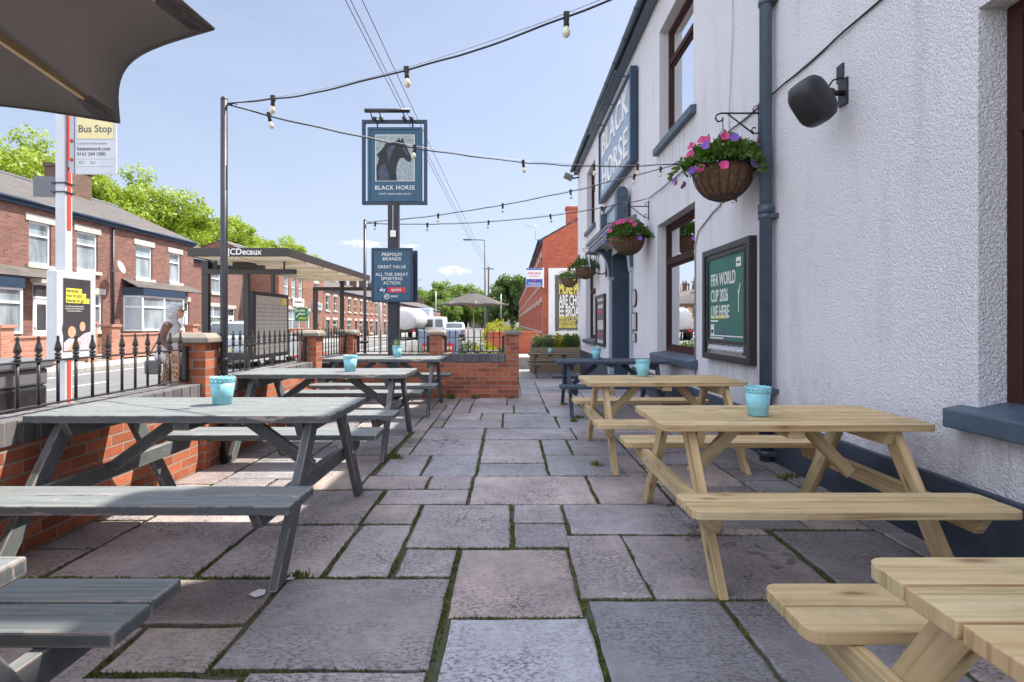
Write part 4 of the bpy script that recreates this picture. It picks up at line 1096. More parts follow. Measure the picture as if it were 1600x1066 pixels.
mb = MB(); mb.lathe([(.095, 0), (.16, .31)], (lx, ly, lz - .02), 6, 0, False); mb.build('glass', M['glass'], t)
# floodlight at the far corner under the gutter
t = thing('floodlight', 'small floodlight at the far upper corner of the pub', 'floodlight', (WX, 19.6, 6.6))
mb = MB(); mb.obox((2.12, 19.55, 6.62), ((.9, 0, -.42), (0, 1, 0), (.42, 0, .9)), (.16, .22, .06)); mb.build('lamp', M['lead'], t, bevel=.01)
mb = MB(); mb.tube([(WX, 19.55, 6.6), (2.2, 19.55, 6.55)], .03, 6); mb.build('bracket', M['blackmetal'], t)
# ---------------------------------------------------------------- picnic tables
def make_table(L, W, H, mat, planks, thick, label, group, spread=.68, round_=.02, braces=True, seat_h=.45, inset=.18, seatw=.28, seatoff=.70):
    """A-frame picnic table, long axis x; origin on the ground under its middle"""
    t = thing('picnic_table', label, 'picnic table', (0, 0, 0), 0, group)
    mt = M[mat]
    gp = .009; bv = .004 if round_ > .015 else .007
    pw = (W + gp) / planks
    mb = MB()
    def plank(x0, x1, y0, y1, z0, z1):
        if round_ > .015:   # rounded corners at the plank ends
            c_ = .03; pts = [(x0 + c_, y0), (x1 - c_, y0), (x1 - c_ * .3, y0 + c_ * .3), (x1, y0 + c_), (x1, y1 - .004), (x1 - .004, y1), (x0 + .004, y1), (x0, y1 - .004), (x0, y0 + c_), (x0 + c_ * .3, y0 + c_ * .3)]
        else: pts = [(x0, y0), (x1, y0), (x1, y1), (x0, y1)]
        return pts
    def slab(mb, x0, x1, y0, y1, z, side):
        """side: -1 rounds the corners at y0, +1 at y1, 0 none"""
        c_ = round_ * 2.2; jl, jr = rnd.uniform(-.004, .004), rnd.uniform(-.004, .004); x0 += jl; x1 += jr
        pts = [(x0, y0), (x1, y0), (x1, y1), (x0, y1)]
        if side and round_ > .015:
            P = []
            def corner(cx, cy, a0):
                for k in range(5):
                    a = a0 + math.pi / 2 * k / 4; P.append((cx + c_ * math.cos(a), cy + c_ * math.sin(a)))
            if side < 0:
                corner(x0 + c_, y0 + c_, math.pi); corner(x1 - c_, y0 + c_, 1.5 * math.pi); P += [(x1, y1), (x0, y1)]
            else:
                P += [(x0, y0), (x1, y0)]; corner(x1 - c_, y1 - c_, 0); corner(x0 + c_, y1 - c_, .5 * math.pi)
            pts = P
        uo = (rnd.uniform(0, 60), rnd.uniform(0, 60)); dz = rnd.uniform(-.0015, .0015)
        vt = [mb.bm.verts.new((x, y, z + dz)) for x, y in pts]; vb = [mb.bm.verts.new((x, y, z - thick + dz)) for x, y in pts]
        f = mb.bm.faces.new(vt); g = mb.bm.faces.new(list(reversed(vb)))
        for ff in (f, g):
            for l in ff.loops: l[mb.uv].uv = (l.vert.co.x + uo[0], l.vert.co.y + uo[1])
        n = len(pts)
        for k in range(n):
            q = (k + 1) % n; ff = mb.bm.faces.new((vb[k], vb[q], vt[q], vt[k]))
            dx, dy = abs(pts[q][0] - pts[k][0]), abs(pts[q][1] - pts[k][1])
            for l in ff.loops:
                l[mb.uv].uv = ((l.vert.co.x if dx > dy else l.vert.co.z) + uo[0], (l.vert.co.z if dx > dy else l.vert.co.y) + uo[1] + 5)
    for k in range(planks):
        y0 = -W / 2 + k * pw; slab(mb, -L / 2, L / 2, y0, y0 + pw - gp, H, -1 if k == 0 else (1 if k == planks - 1 else 0))
    mb.build('tabletop', mt, t, bevel=bv, local=True)
    for s_ in (-1, 1):
        mb = MB(); hw = seatw / 2
        for k in range(2):
            a = s_ * seatoff - hw + k * (hw + gp / 2); slab(mb, -L / 2, L / 2, a, a + hw - gp / 2, seat_h, -1 if k == 0 else 1)
        mb.build('bench', mt, t, bevel=bv, local=True)
    xi = L / 2 - inset
    for sx in (-1, 1):
        x = sx * xi
        for sy in (-1, 1):
            mb = MB(); p0 = Vector((x, sy * spread, 0)); p1 = Vector((x, sy * (W / 2 - .13), H - thick - .0))
            d = (p1 - p0).normalized()
            mb.bar(p0, p1, .045, .095, up=d.cross(Vector((1, 0, 0))))
            # cut the feet level
            for v in mb.bm.verts:
                if v.co.z < .06:
                    s2 = (0.0 - v.co.z) / d.z; v.co = v.co + d * s2
                elif v.co.z > H - thick - .06:
                    s2 = (H - thick - .002 - v.co.z) / d.z; v.co = v.co + d * s2
            mb.build('leg', mt, t, bevel=.004, local=True)
        mb = MB(); xo = x - sx * .048; xs_ = x + sx * .047 if round_ > .015 else xo
        mb.bar((xs_, -seatoff - .10, seat_h - thick - .05), (xs_, seatoff + .10, seat_h - thick - .05), .045, .095)
        for v in mb.bm.verts:
            if abs(v.co.y) > seatoff and v.co.z < seat_h - thick - .06: v.co.y *= (abs(v.co.y) - .06) / abs(v.co.y)
        mb.build('seat_beam', mt, t, bevel=.004, local=True)
        mb = MB(); mb.bar((xo, -W / 2 + .03, H - thick - .045), (xo, W / 2 - .03, H - thick - .045), .045, .085)
        for v in mb.bm.verts:
            if v.co.z < H - thick - .05: v.co.y *= .86
        mb.build('top_batten', mt, t, bevel=.004, local=True)
        if braces:
            mb = MB(); mb.bar((x - sx * .09, 0, seat_h - thick - .02), (sx * .20, 0, H - thick - .03), .07, .045, up=(0, 1, 0)); mb.build('brace', mt, t, bevel=.004, local=True)
        mb = MB()
        for sy in (-1, 1):
            yb = sy * (spread - (spread - W / 2 + .13) * (seat_h - .09) / (H - thick))
            eo = .048 if round_ > .015 else 0
            mb.tube([(x + sx * (.02 + eo), yb, seat_h - thick - .05), (x + sx * (.031 + eo), yb, seat_h - thick - .05)], .012, 8)
        mb.build('bolt', M['galv'], t, local=True)
    mb = MB(); mb.bar((0, -W / 2 + .04, H - thick - .025), (0, W / 2 - .04, H - thick - .025), .09, .045, up=(0, 0, 1)); mb.build('centre_batten', mt, t, bevel=.004, local=True)
    return t
g1 = 'picnic tables on the pub terrace'
pine = make_table(1.5, .69, .75, 'pine', 5, .038, 'new pale pine picnic table with a turquoise pot, middle of the right hand row', g1)
place(pine, (1.575, 3.255, 0))
for lab, x, y, rz in (('nearest new pine picnic table, cut off at the lower right corner', 1.575, .92, 0.0), ('farther new pine picnic table in front of the lower pub window', 1.465, 5.33, R(1.0))):
    c = copy_tree(pine); place(c, (x, y, 0), rz); c['label'] = lab
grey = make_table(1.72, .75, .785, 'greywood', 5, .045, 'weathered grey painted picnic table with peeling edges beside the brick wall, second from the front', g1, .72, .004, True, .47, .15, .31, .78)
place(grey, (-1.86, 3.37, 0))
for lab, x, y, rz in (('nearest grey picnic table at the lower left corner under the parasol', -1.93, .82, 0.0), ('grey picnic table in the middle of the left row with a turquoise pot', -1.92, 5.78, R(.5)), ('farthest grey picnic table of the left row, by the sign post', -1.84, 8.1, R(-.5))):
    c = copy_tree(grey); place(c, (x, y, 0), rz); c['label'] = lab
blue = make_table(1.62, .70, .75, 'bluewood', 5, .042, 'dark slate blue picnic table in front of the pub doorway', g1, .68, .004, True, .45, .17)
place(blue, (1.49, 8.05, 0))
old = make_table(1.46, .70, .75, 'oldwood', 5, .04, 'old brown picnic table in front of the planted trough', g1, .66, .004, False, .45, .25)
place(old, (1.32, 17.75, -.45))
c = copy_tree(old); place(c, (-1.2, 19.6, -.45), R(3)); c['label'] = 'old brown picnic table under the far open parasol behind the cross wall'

# ---------------------------------------------------------------- turquoise pots
def make_pot(label):
    t = thing('tin_pot', label, 'pot', (0, 0, 0), 0, 'turquoise pots on the tables')
    mb = MB(); n = 40
    prof = [(.053, 0), (.056, .004), (.059, .045), (.0605, .047), (.0615, .05), (.071, .135)]
    mb.lathe(prof, (0, 0, 0), n)
    # lace rim: scalloped strip with round holes
    zs = [.135, .148, .160]; rings = []
    N = 60
    for j, z in enumerate((.135, .146, .157, .168)):
        rings.append([mb.bm.verts.new(((.0708 + .0012 * j) * math.cos(2 * math.pi * k / N), (.0708 + .0012 * j) * math.sin(2 * math.pi * k / N),
                                       z + (.0045 * abs(math.sin(k * math.pi / 4)) if j == 3 else 0))) for k in range(N)])
    for j in range(3):
        for k in range(N):
            if j == 1 and k % 4 in (1,): continue
            f = mb.bm.faces.new((rings[j][k], rings[j][(k + 1) % N], rings[j + 1][(k + 1) % N], rings[j + 1][k])); f.smooth = True
    b_ = mb.build('bucket', M['teal'], t, local=True)
    sm = b_.modifiers.new('skin', 'SOLIDIFY'); sm.thickness = .0018; sm.offset = -1
    mb = MB(); mb.lathe([(.0, .115), (.066, .112)], (0, 0, 0), 20); mb.build('soil', M['soil'], t, local=True)
    return t
pot = make_pot('turquoise tin pot with a lace rim on the middle pine table')
pots = [((1.475, 3.20, .752), None), ((-1.83, 3.42, .787), 'turquoise tin pot on the near grey table, closest to the iron railings'),
        ((-1.70, 5.72, .787), 'turquoise tin pot on the middle grey table of the left row'),
        ((1.37, 5.55, .752), 'turquoise tin pot on the farther pine table by the window'), ((1.33, 8.3, .752), 'turquoise tin pot on the dark blue table near the door'),
        ((-1.70, 8.1, .787), 'turquoise tin pot with a grey green plant beside the sign post'), ((1.33, 17.8, .302), 'turquoise tin pot on the old brown table by the trough'), ((-1.02, 19.5, .302), 'turquoise tin pot on the table under the far parasol')]
def tuft(name, c, n, h, sp, mat, parent, seed, wd=.006, droop=.5, base=.03):
    g = random.Random(seed); V = []; F = []
    for _ in range(n):
        a = g.uniform(0, 6.28); le = h * g.uniform(.55, 1); b_ = g.uniform(0, base); out = sp * g.uniform(.2, 1)
        p = Vector((b_ * math.cos(a), b_ * math.sin(a), 0)); sd_ = Vector((-math.sin(a), math.cos(a), 0)) * wd
        k = len(V); m_ = 4
        for i in range(m_ + 1):
            t_ = i / m_; q = p + Vector((math.cos(a) * out * t_ ** 1.6, math.sin(a) * out * t_ ** 1.6, le * (t_ - droop * .4 * t_ ** 3)))
            ww = sd_ * (1 - t_ * .85); V += [tuple(q - ww), tuple(q + ww)]
        for i in range(m_): F.append((k + 2 * i, k + 2 * i + 1, k + 2 * i + 3, k + 2 * i + 2))
    me = bpy.data.meshes.new(name); me.from_pydata([(v[0] + c[0], v[1] + c[1], v[2] + c[2]) for v in V], [], F); me.materials.append(M[mat])
    o = bpy.data.objects.new(name, me); col.objects.link(o)
    if parent: o.parent = parent
    return o
for k, (p, lab) in enumerate(pots):
    c = pot if lab is None else copy_tree(pot)
    if lab: c['label'] = lab
    place(c, p, k * .7)
    if k == 5: tuft('plant', (0, 0, .1), 60, .22, .13, 'leafgrey', c, 5, .005)
    if k == 7: tuft('plant', (0, 0, .1), 40, .16, .10, 'leafdark', c, 6, .006)

# ---------------------------------------------------------------- boundary wall, piers, railings
IX, OX = -2.75, -2.98
bw = thing('brick_wall', 'low red brick boundary wall with blue coping along the left of the terrace', 'wall', (IX, 4, 0))
mb = MB(); mb.box((OX, -3, -.6), (IX, 9.33, .62)); mb.build('brickwork', M['brick'], bw)
def coping_strip(mb, x0, x1, y0, y1, along):
    L = (y1 - y0) if along == 'y' else (x1 - x0); n = int(L / .115)
    for k in range(n):
        a = k * L / n; b_ = (k + 1) * L / n - .005; dz = rnd.uniform(-.003, .003); j = rnd.uniform(-.003, .003)
        if along == 'y': mb.box((x0 - .012 + j, y0 + a, .622), (x1 + .012 + j, y0 + b_, .762 + dz))
        else: mb.box((x0 + a, y0 - .012 + j, .622), (x0 + b_, y1 + .012 + j, .762 + dz))
mb = MB(); coping_strip(mb, OX, IX, -3, 9.33, 'y'); mb.build('coping', M['coping'], bw, bevel=.008)
mb = MB(); mb.box((OX + .02, -3, .60), (IX - .02, 9.33, .75)); mb.build('mortar_bed', M['cap'], bw)
cw = thing('brick_wall', 'low red brick wall with blue coping crossing the terrace below the pub sign', 'wall', (-1.3, 9.45, 0))
mb = MB(); mb.box((OX, 9.335, -.6), (.145, 9.56, .62)); mb.build('brickwork', M['brick'], cw)
mb = MB(); coping_strip(mb, IX, -.08, 9.335, 9.56, 'x'); mb.build('coping', M['coping'], cw, bevel=.008)
mb = MB(); mb.box((OX, 9.36, .6), (-.08, 9.54, .75)); mb.build('mortar_bed', M['cap'], cw)
def pier(parent, x0, x1, y0, y1, zb, zt):
    mb = MB(); mb.box((x0, y0, zb), (x1, y1, zt)); p = mb.build('pier', M['brick'], parent)
    mb = MB(); e = .045
    lo = [(x0 - e, y0 - e), (x1 + e, y0 - e), (x1 + e, y1 + e), (x0 - e, y1 + e)]
    cx, cy = (x0 + x1) / 2, (y0 + y1) / 2
    z0, z1, z2 = zt + .001, zt + .045, zt + .085
    mid = [(cx + (x - cx) * .78, cy + (y - cy) * .78) for x, y in lo]
    a = [mb.bm.verts.new((x, y, z0)) for x, y in lo]; b_ = [mb.bm.verts.new((x, y, z1)) for x, y in lo]; c_ = [mb.bm.verts.new((x, y, z2)) for x, y in mid]
    mb.bm.faces.new(list(reversed(a))); mb.bm.faces.new(c_)
    for r0, r1 in ((a, b_), (b_, c_)):
        for k in range(4): mb.bm.faces.new((r0[k], r0[(k + 1) % 4], r1[(k + 1) % 4], r1[k]))
    mb.build('cap', M['cap'], p, bevel=.008)
px0, px1 = -2.945, -2.70
pier(bw, px0, px1, .1, .345, 0, 1.125); pier(bw, px0, px1, 4.765, 5.0, 0, 1.125); pier(bw, px0, px1, 7.49, 7.73, 0, 1.115)
pier(cw, -2.96, -2.72, 9.322, 9.565, 0, 1.10)
pier(cw, -1.40, -1.175, 9.322, 9.565, .55, 1.095); pier(cw, -.08, .152, 9.325, 9.565, -.2, 1.095)
def finial(mb, x, y, z, s=1.0, fancy=True):
    if fancy: mb.lathe([(.013 * s, 0), (.020 * s, .004), (.020 * s, .016), (.012 * s, .02), (.021 * s, .027), (.021 * s, .036), (.010 * s, .042), (.0235 * s, .060), (.020 * s, .078), (.010 * s, .115), (.008 * s, .13), (.011 * s, .14), (.0, .152)], (x, y, z), 8)
    else: mb.lathe([(.008, 0), (.008, .10), (.010, .105), (0, .13)], (x, y, z), 6)
def railing(label, p0, p1, step, grp, fancy=True, zr=1.068, r=.0095):
    p0 = Vector(p0); p1 = Vector(p1); L = (p1 - p0).length; d = (p1 - p0).normalized()
    t = thing('iron_railing', label, 'railing', ((p0 + p1) / 2)[:2] + (.76,), 0, grp)
    for z in (.80, zr):
        mb = MB(); mb.bar((p0.x, p0.y, z), (p1.x, p1.y, z), .036 if fancy else .03, .011); mb.build('rail', M['railmetal'], t, bevel=.002)
    n = int(L / step); off = (L - (n - 1) * step) / 2
    for k in range(n):
        q = p0 + d * (off + k * step); mb = MB()
        mb.tube([(q.x, q.y, .79), (q.x, q.y, zr + (.006 if fancy else .012))], r, 8); finial(mb, q.x, q.y, zr + .005, .86, fancy)
        mb.build('baluster', M['railmetal'], t)
    for e in (p0, p1):
        mb = MB(); dd = d if e == p0 else -d
        c_ = e + dd * .03; mb.box((c_.x - .022, c_.y - .022, .78), (c_.x + .022, c_.y + .022, zr + .03)); mb.build('end_bracket', M['blackmetal'], t)
    return t
gr = 'iron railings on the boundary wall'
railing('black spearhead railing on the boundary wall nearest the camera', (-2.855, .36, 0), (-2.855, 4.75, 0), .14, gr)
railing('black spearhead railing behind the tall light pole, between two brick piers', (-2.855, 5.01, 0), (-2.855, 7.48, 0), .14, gr)
railing('black spearhead railing farthest along the left wall, up to the corner pier', (-2.855, 7.74, 0), (-2.855, 9.30, 0), .13, gr)
railing('plain thin railing between the sign post and the middle pier of the cross wall', (-2.70, 9.45, 0), (-1.41, 9.45, 0), .11, gr, False, 1.05, .008)
railing('plain thin railing in front of the far parasol, between the two cross wall piers', (-1.165, 9.45, 0), (-.09, 9.45, 0), .11, gr, False, 1.05, .008)

# ---------------------------------------------------------------- festoon poles and lights
def pole(label, x, y, h, r):
    t = thing('light_pole', label, 'pole', (x, y, 0), 0, 'poles for the string lights')
    mb = MB(); mb.tube([(x, y, 0), (x, y, 1.0), (x, y, h)], [r * 1.12, r * 1.12, r], 14); mb.build('shaft', M['blackmetal'], t)
    mb = MB(); mb.lathe([(r, 0), (r * 1.05, .01), (r * .7, .03), (0, .04)], (x, y, h), 12); mb.tube([(x + r, y, h - .05), (x + .10, y, h - .03), (x + .12, y, h - .045)], .005, 6); mb.build('top_cap', M['railmetal'], t)
    mb = MB()
    mb.box((x - .10, y - .03, .93), (x + r + .02, y + .03, .97)); mb.lathe([(r * 1.3, 0), (r * 1.3, .05)], (x, y, .925), 12); mb.build('wall_clamp', M['blackmetal'], t)
pole('tall black pole beside the brick pier carrying two strings of lights', -2.655, 4.99, 3.37, .030)
pole('thin dark pole by the corner pier behind the pub sign post', -2.66, 9.85, 3.17, .026)
def festoon(label, P0, P1, sag, bulbs, seed, group='strings of festoon lights', r=.0065):
    P0 = Vector(P0); P1 = Vector(P1)
    t = thing('string_lights', label, 'string lights', P0, 0, group)
    g = random.Random(seed)
    def at(u):
        p = P0.lerp(P1, u); p.z -= sag * 4 * u * (1 - u); return p
    mb = MB(); n = 70; a = []; b_ = []
    for k in range(n + 1):
        p = at(k / n); nv = noise.noise_vector(p * 3.1) * .012
        a.append(p + nv)
    mb.tube(a, r, 6); mb.build('cable', M['rubber'], t)
    mb = MB(); mb.tube([P0.lerp(P1, k / 24) - Vector((0, 0, (sag * .93) * 4 * (k / 24) * (1 - k / 24) - .004)) for k in range(25)], .003, 5); mb.build('support_wire', M['galv'], t)
    for u in bulbs:
        p = at(u); tilt = Vector((g.uniform(-.15, .15), g.uniform(-.15, .15), -1)).normalized()
        mb = MB(); mb.lathe([(.017, -.020), (.019, 0), (.016, .03), (.018, .055), (.014, .058)], p, 10, 0, True, tilt); mb.box((p.x - .017, p.y - .017, p.z - .014), (p.x + .017, p.y + .017, p.z + .028)); h = mb.build('bulb_holder', M['rubber'], t)
        mb = MB(); mb.lathe([(.012, .0), (.015, .010), (.0235, .032), (.0248, .044), (.019, .060), (.009, .068), (0, .070)], p + tilt * .057, 12, 0, True, tilt); mb.build('bulb', M['bulb'], h)
HK = (2.48, 7.84, 3.63)
festoon('string of lights rising over the terrace from the black pole towards the near pub wall', (-2.62, 4.99, 3.34), (2.49, 2.05, 3.55), .30, (.11, .365, .58, .80), 1)
festoon('string of lights crossing in front of the pub sign to a hook on the wall', (-2.62, 4.99, 3.33), HK, .24, (.06, .31, .545, .73, .86), 2)
festoon('higher of the two far strings of lights, from the thin pole to the wall hook', (-2.62, 9.85, 3.15), HK, .14, (.27, .49, .70, .88, .95), 3, r=.0065)
festoon('lower of the two far strings of lights, ending near the door', (-2.62, 9.85, 3.13), (2.45, 9.6, 3.52), .17, (.03, .22, .44, .66, .84), 4, r=.0065)
festoon('dark cable of lights running along the pub wall behind the drainpipe', (2.47, 9.6, 3.52), (2.49, 2.05, 3.50), .05, (), 5, r=.008)
t = thing('wall_hook', 'small iron hook on the pub wall holding two strings of lights', 'hook', HK)
mb = MB(); mb.tube([(WX, 7.84, 3.66), (2.44, 7.84, 3.66), (2.40, 7.84, 3.63), (2.42, 7.84, 3.60), (2.46, 7.84, 3.62)], .008, 6); mb.build('hook', M['blackmetal'], t)
mb = MB(); mb.box((WX - .012, 7.80, 3.60), (WX + .003, 7.88, 3.72)); mb.build('plate', M['blackmetal'], t)

# ---------------------------------------------------------------- hanging baskets
def leaves_cluster(name, mat, n, seed, shape, size, parent, jitter=.6):
    """many small folded leaves; shape(g) gives (position, outward)"""
    g = random.Random(seed); V = []; F = []
    for _ in range(n):
        p, o_ = shape(g)
        d = Vector((o_.x + g.uniform(-jitter, jitter), o_.y + g.uniform(-jitter, jitter), o_.z + g.uniform(-jitter, jitter)))
        if d.length < 1e-4: d = Vector((0, 0, 1))
        d.normalize(); a = d.cross(Vector((g.uniform(-1, 1), g.uniform(-1, 1), g.uniform(-1, 1))))
        if a.length < 1e-4: continue
        a.normalize(); nrm = d.cross(a); s_ = size * g.uniform(.6, 1.3)
        k = len(V)
        V += [tuple(p), tuple(p + d * s_ * .5 + a * s_ * .32 + nrm * s_ * .08), tuple(p + d * s_ * 1.05 - nrm * s_ * .12), tuple(p + d * s_ * .5 - a * s_ * .32 + nrm * s_ * .08)]
        F += [(k, k + 1, k + 2), (k, k + 2, k + 3)]
    me = bpy.data.meshes.new(name); me.from_pydata(V, [], F); me.materials.append(M[mat])
    o = bpy.data.objects.new(name, me); col.objects.link(o); o.parent = parent
    return o
def flower(mb, p, o_, s, g):
    """five petalled trumpet flower"""
    o_ = o_.normalized(); a = o_.cross(Vector((.3, .2, 1))).normalized(); b_ = o_.cross(a)
    c = p - o_ * s * .3; N = 10
    vc = mb.bm.verts.new(c); ring = []
    for k in range(N):
        an = 2 * math.pi * k / N; rr = s * (.55 if k % 2 == 0 else .47) * g.uniform(.9, 1.1)
        ring.append(mb.bm.verts.new(p + (a * math.cos(an) + b_ * math.sin(an)) * rr + o_ * s * g.uniform(-.06, .08)))
    for k in range(N):
        f = mb.bm.faces.new((vc, ring[k], ring[(k + 1) % N])); f.smooth = True
def basket(label, y, seed, nleaf=1150, fl=('pink', 'purple'), nf=14, zr=2.84, sc=1.0, yb=None):
    x = 2.13
    t = thing('hanging_basket', label, 'hanging basket', (x, y, zr - .33), 0, 'hanging baskets on the pub wall')
    g = random.Random(seed); rr = .285 * sc
    prof = [(rr * math.sin(a), zr - .32 * sc * math.cos(a) ** .9) for a in [math.pi / 2 * k / 9 for k in range(10)]]
    prof[0] = (.06, zr - .32 * sc)
    mb = MB(); mb.lathe(prof, (x, y, 0), 32, 0, True, None, lambda a, j: 1 + .02 * math.sin(a * 11 + j) + .012 * math.sin(a * 23)); mb.lathe([(0, zr - .02), (rr, zr)], (x, y, 0), 24); mb.build('coir_liner', M['coir'], t)
    mb = MB()
    for k in range(18):
        a = 2 * math.pi * k / 18
        mb.tube([(x + (r_ * 1.025) * math.cos(a), y + (r_ * 1.025) * math.sin(a), z) for r_, z in prof], .0035, 5)
    for r_, z in (prof[3], prof[9]): mb.tube([(x + r_ * 1.03 * math.cos(2 * math.pi * k / 28), y + r_ * 1.03 * math.sin(2 * math.pi * k / 28), z) for k in range(29)], .0045, 5, caps=False)
    mb.build('wire_frame', M['blackmetal'], t)
    top = (x, y, zr + .40)
    mb = MB()
    for k in range(3):
        a = 2 * math.pi * k / 3 + .5; mb.tube([(x + rr * math.cos(a), y + rr * math.sin(a), zr), top], .004, 5)
    mb.tube([top, (x + .0, y, zr + .52)], .005, 5); mb.build('chain', M['blackmetal'], t)
    mb = MB(); zt = zr + .56; w0 = WX
    mb.box((w0 - .012, y - .018, zr + .31), (w0 + .004, y + .018, zr + .66))
    mb.tube([(w0, y, zt), (x - .02, y, zt), (x - .06, y, zt - .015), (x - .075, y, zt - .05), (x - .05, y, zt - .085), (x - .01, y, zt - .075), (x, y, zt - .045)], .009, 6)
    mb.tube([(w0, y, zr + .36), (w0 - .06, y, zr + .36), (w0 - .085, y, zr + .39), (w0 - .065, y, zr + .42), (w0 - .04, y, zr + .41)], .007, 6); mb.tube([(w0 - .06, y, zr + .352), (x + .04, y, zt)], .008, 6)
    mb.tube([(w0, y, zr + .64), (w0 - .05, y, zr + .63), (w0 - .07, y, zr + .60), (w0 - .05, y, zt)], .006, 6)
    mb.build('bracket', M['blackmetal'], t)
    trail = [(g.uniform(0, 6.28), g.uniform(.12, .38)) for _ in range(9)]
    def shp(gg):
        if gg.random() < .22:
            a, dr = gg.choice(trail); u = gg.random(); r_ = rr * (1 + .75 * u); a += gg.uniform(-.16, .16)
            p = Vector((x + r_ * math.cos(a), y + r_ * math.sin(a), zr + .05 + .10 * u - dr * u * u * 1.2 + gg.uniform(-.02, .02))); return p, Vector((math.cos(a), math.sin(a), -.3))
        a = gg.uniform(0, 6.28); u = gg.random() ** .5; r_ = rr * 1.26 * u
        h = .25 * math.sqrt(max(0, 1 - u * u)) * (1 + .55 * noise.noise(Vector((math.cos(a) * 2.2 + seed, math.sin(a) * 2.2, u * 2)))) + .015
        p = Vector((x + r_ * math.cos(a), y + r_ * math.sin(a), zr - .03 + h * gg.uniform(.45, 1.1))); return p, Vector((math.cos(a) * u, math.sin(a) * u, .6))
    fo = leaves_cluster('foliage', 'leafdark', nleaf, seed, shp, .058, t); fo.data.transform(wm(t).inverted())
    for q, mt in enumerate(fl):
        for k in range(nf // len(fl)):
            mb = MB()
            a = g.uniform(0, 6.28)
            if g.random() < .65: a = math.pi + g.uniform(-1.4, 1.9)
            u = g.uniform(.5, 1.15)
            r_ = rr * 1.40 * min(u, 1.1); h = .27 * math.sqrt(max(0, 1 - min(u, 1) ** 2)) + .03 - (.12 if u > 1 else 0)
            o_ = Vector((math.cos(a) * .9, math.sin(a) * .9 - .35, .35)).normalized()
            flower(mb, Vector((x + r_ * math.cos(a), y + r_ * math.sin(a), zr + h)) + o_ * .04, o_, .088, g)
            mb.build(('pink_flower', 'purple_flower', 'yellow_flower')[('pink', 'purple', 'petalyellow').index(mt)], M[mt], t)
basket('nearest hanging basket with pink and purple flowers, beside the drainpipe', 5.38, 21, 2500, ('pink', 'pink', 'purple'), nf=27)
basket('hanging basket of pink and violet flowers in front of the door canopy', 9.68, 22, 2200, ('pink', 'pink', 'purple'), nf=24)
basket('leafy hanging basket without flowers beside the wall lantern', 15.2, 23, 1300, (), 0, 2.86)
basket('farthest hanging basket at the pub corner, with yellow and pink flowers', 19.35, 24, 800, ('pink', 'petalyellow', 'purple'), 15, 2.90)
# ---------------------------------------------------------------- pub sign on its post
t = thing('pub_sign', 'tall blue hanging pub sign with a painted horse head on a dark timber post', 'pub sign', (-1.99, 9.22, 0))
mb = MB(); mb.box((-2.08, 9.13, 0), (-1.905, 9.30, 3.36)); mb.build('post', M['postdark'], t, bevel=.01)
fx0, fx1, fz0, fz1, fy = -2.525, -1.415, 3.32, 4.765, 9.15
mb = MB()
for (a, b, c_, d_) in ((fx0, fx0 + .055, fz0, fz1), (fx1 - .055, fx1, fz0, fz1)): mb.box((a, fy, c_), (b, fy + .07, d_))
for (c_, d_) in ((fz0, fz0 + .06), (fz1 - .055, fz1)): mb.box((fx0 + .055, fy + .002, c_), (fx1 - .055, fy + .068, d_))
mb.build('outer_frame', M['signframe'], t, bevel=.006)
bx, bz, bwid, bh = -1.965, 4.0, .93, 1.28
mb = MB(); mb.box((bx - bwid / 2, fy + .015, bz - bh / 2), (bx + bwid / 2, fy + .055, bz + bh / 2)); bd = mb.build('board', M['signblue'], t)
mb = MB(); e = .045
for (a, b, c_, d_) in ((bx - bwid / 2, bx - bwid / 2 + e, bz - bh / 2, bz + bh / 2), (bx + bwid / 2 - e, bx + bwid / 2, bz - bh / 2, bz + bh / 2)): mb.box((a, fy + .0, c_), (b, fy + .06, d_))
for (c_, d_) in ((bz - bh / 2, bz - bh / 2 + e), (bz + bh / 2 - e, bz + bh / 2)): mb.box((bx - bwid / 2 + e, fy + .002, c_), (bx + bwid / 2 - e, fy + .058, d_))
mb.build('board_frame', M['signblue'], bd, bevel=.008)
mb = MB()
for k in range(2): mb.tube([(bx + (k - .5) * .6, fy + .035, bz + bh / 2), (bx + (k - .5) * .6, fy + .035, fz1 - .05)], .012, 6); mb.tube([(bx + (k - .5) * .6, fy + .035, bz - bh / 2), (bx + (k - .5) * .6, fy + .035, fz0 + .05)], .012, 6)
mb.build('hanger', M['blackmetal'], t)
pcx, pcz, pw_, ph_ = -1.962, 4.115, .65, .775
mb = MB(); mb.prism(rect(pw_ + .02, ph_ + .02), facing((pcx, fy + .015, pcz), '-y'), .003, 0); mb.build('picture_edge', M['offwhite'], bd)
mb = MB(); mb.prism(rect(pw_, ph_), facing((pcx, fy + .012, pcz), '-y'), .003, 0); mb.build('painted_backdrop', M['sageback'], bd)
hp = [(113, 312), (112, 262), (122, 232), (113, 216), (126, 204), (138, 190), (146, 176), (168, 172), (190, 165), (196, 155), (202, 167), (210, 154), (216, 172), (228, 195), (240, 222), (243, 236), (236, 245), (226, 240), (214, 229), (200, 229), (191, 246), (185, 275), (188, 312)]
def hq(p): return ((p[0] - 181) / 142 * pw_, (228.5 - p[1]) / 167 * ph_)
A_ = facing((pcx, fy + .009, pcz), '-y')
mb = MB(); mb.prism(list(reversed([hq(p) for p in hp])), A_, .002, 0)
mb.build('painted_horse', M['glasstable'], bd)
mb = MB(); A2 = facing((pcx, fy + .007, pcz), '-y')
for poly in ([(122, 310), (118, 280), (128, 256), (146, 250), (150, 268), (160, 290), (158, 310)], [(206, 176), (212, 180), (228, 208), (232, 222), (222, 214), (212, 198)], [(150, 200), (170, 182), (186, 178), (176, 198), (166, 222), (156, 246)]):
    mb.prism(list(reversed([hq(p) for p in poly])), A2, .001, 0)
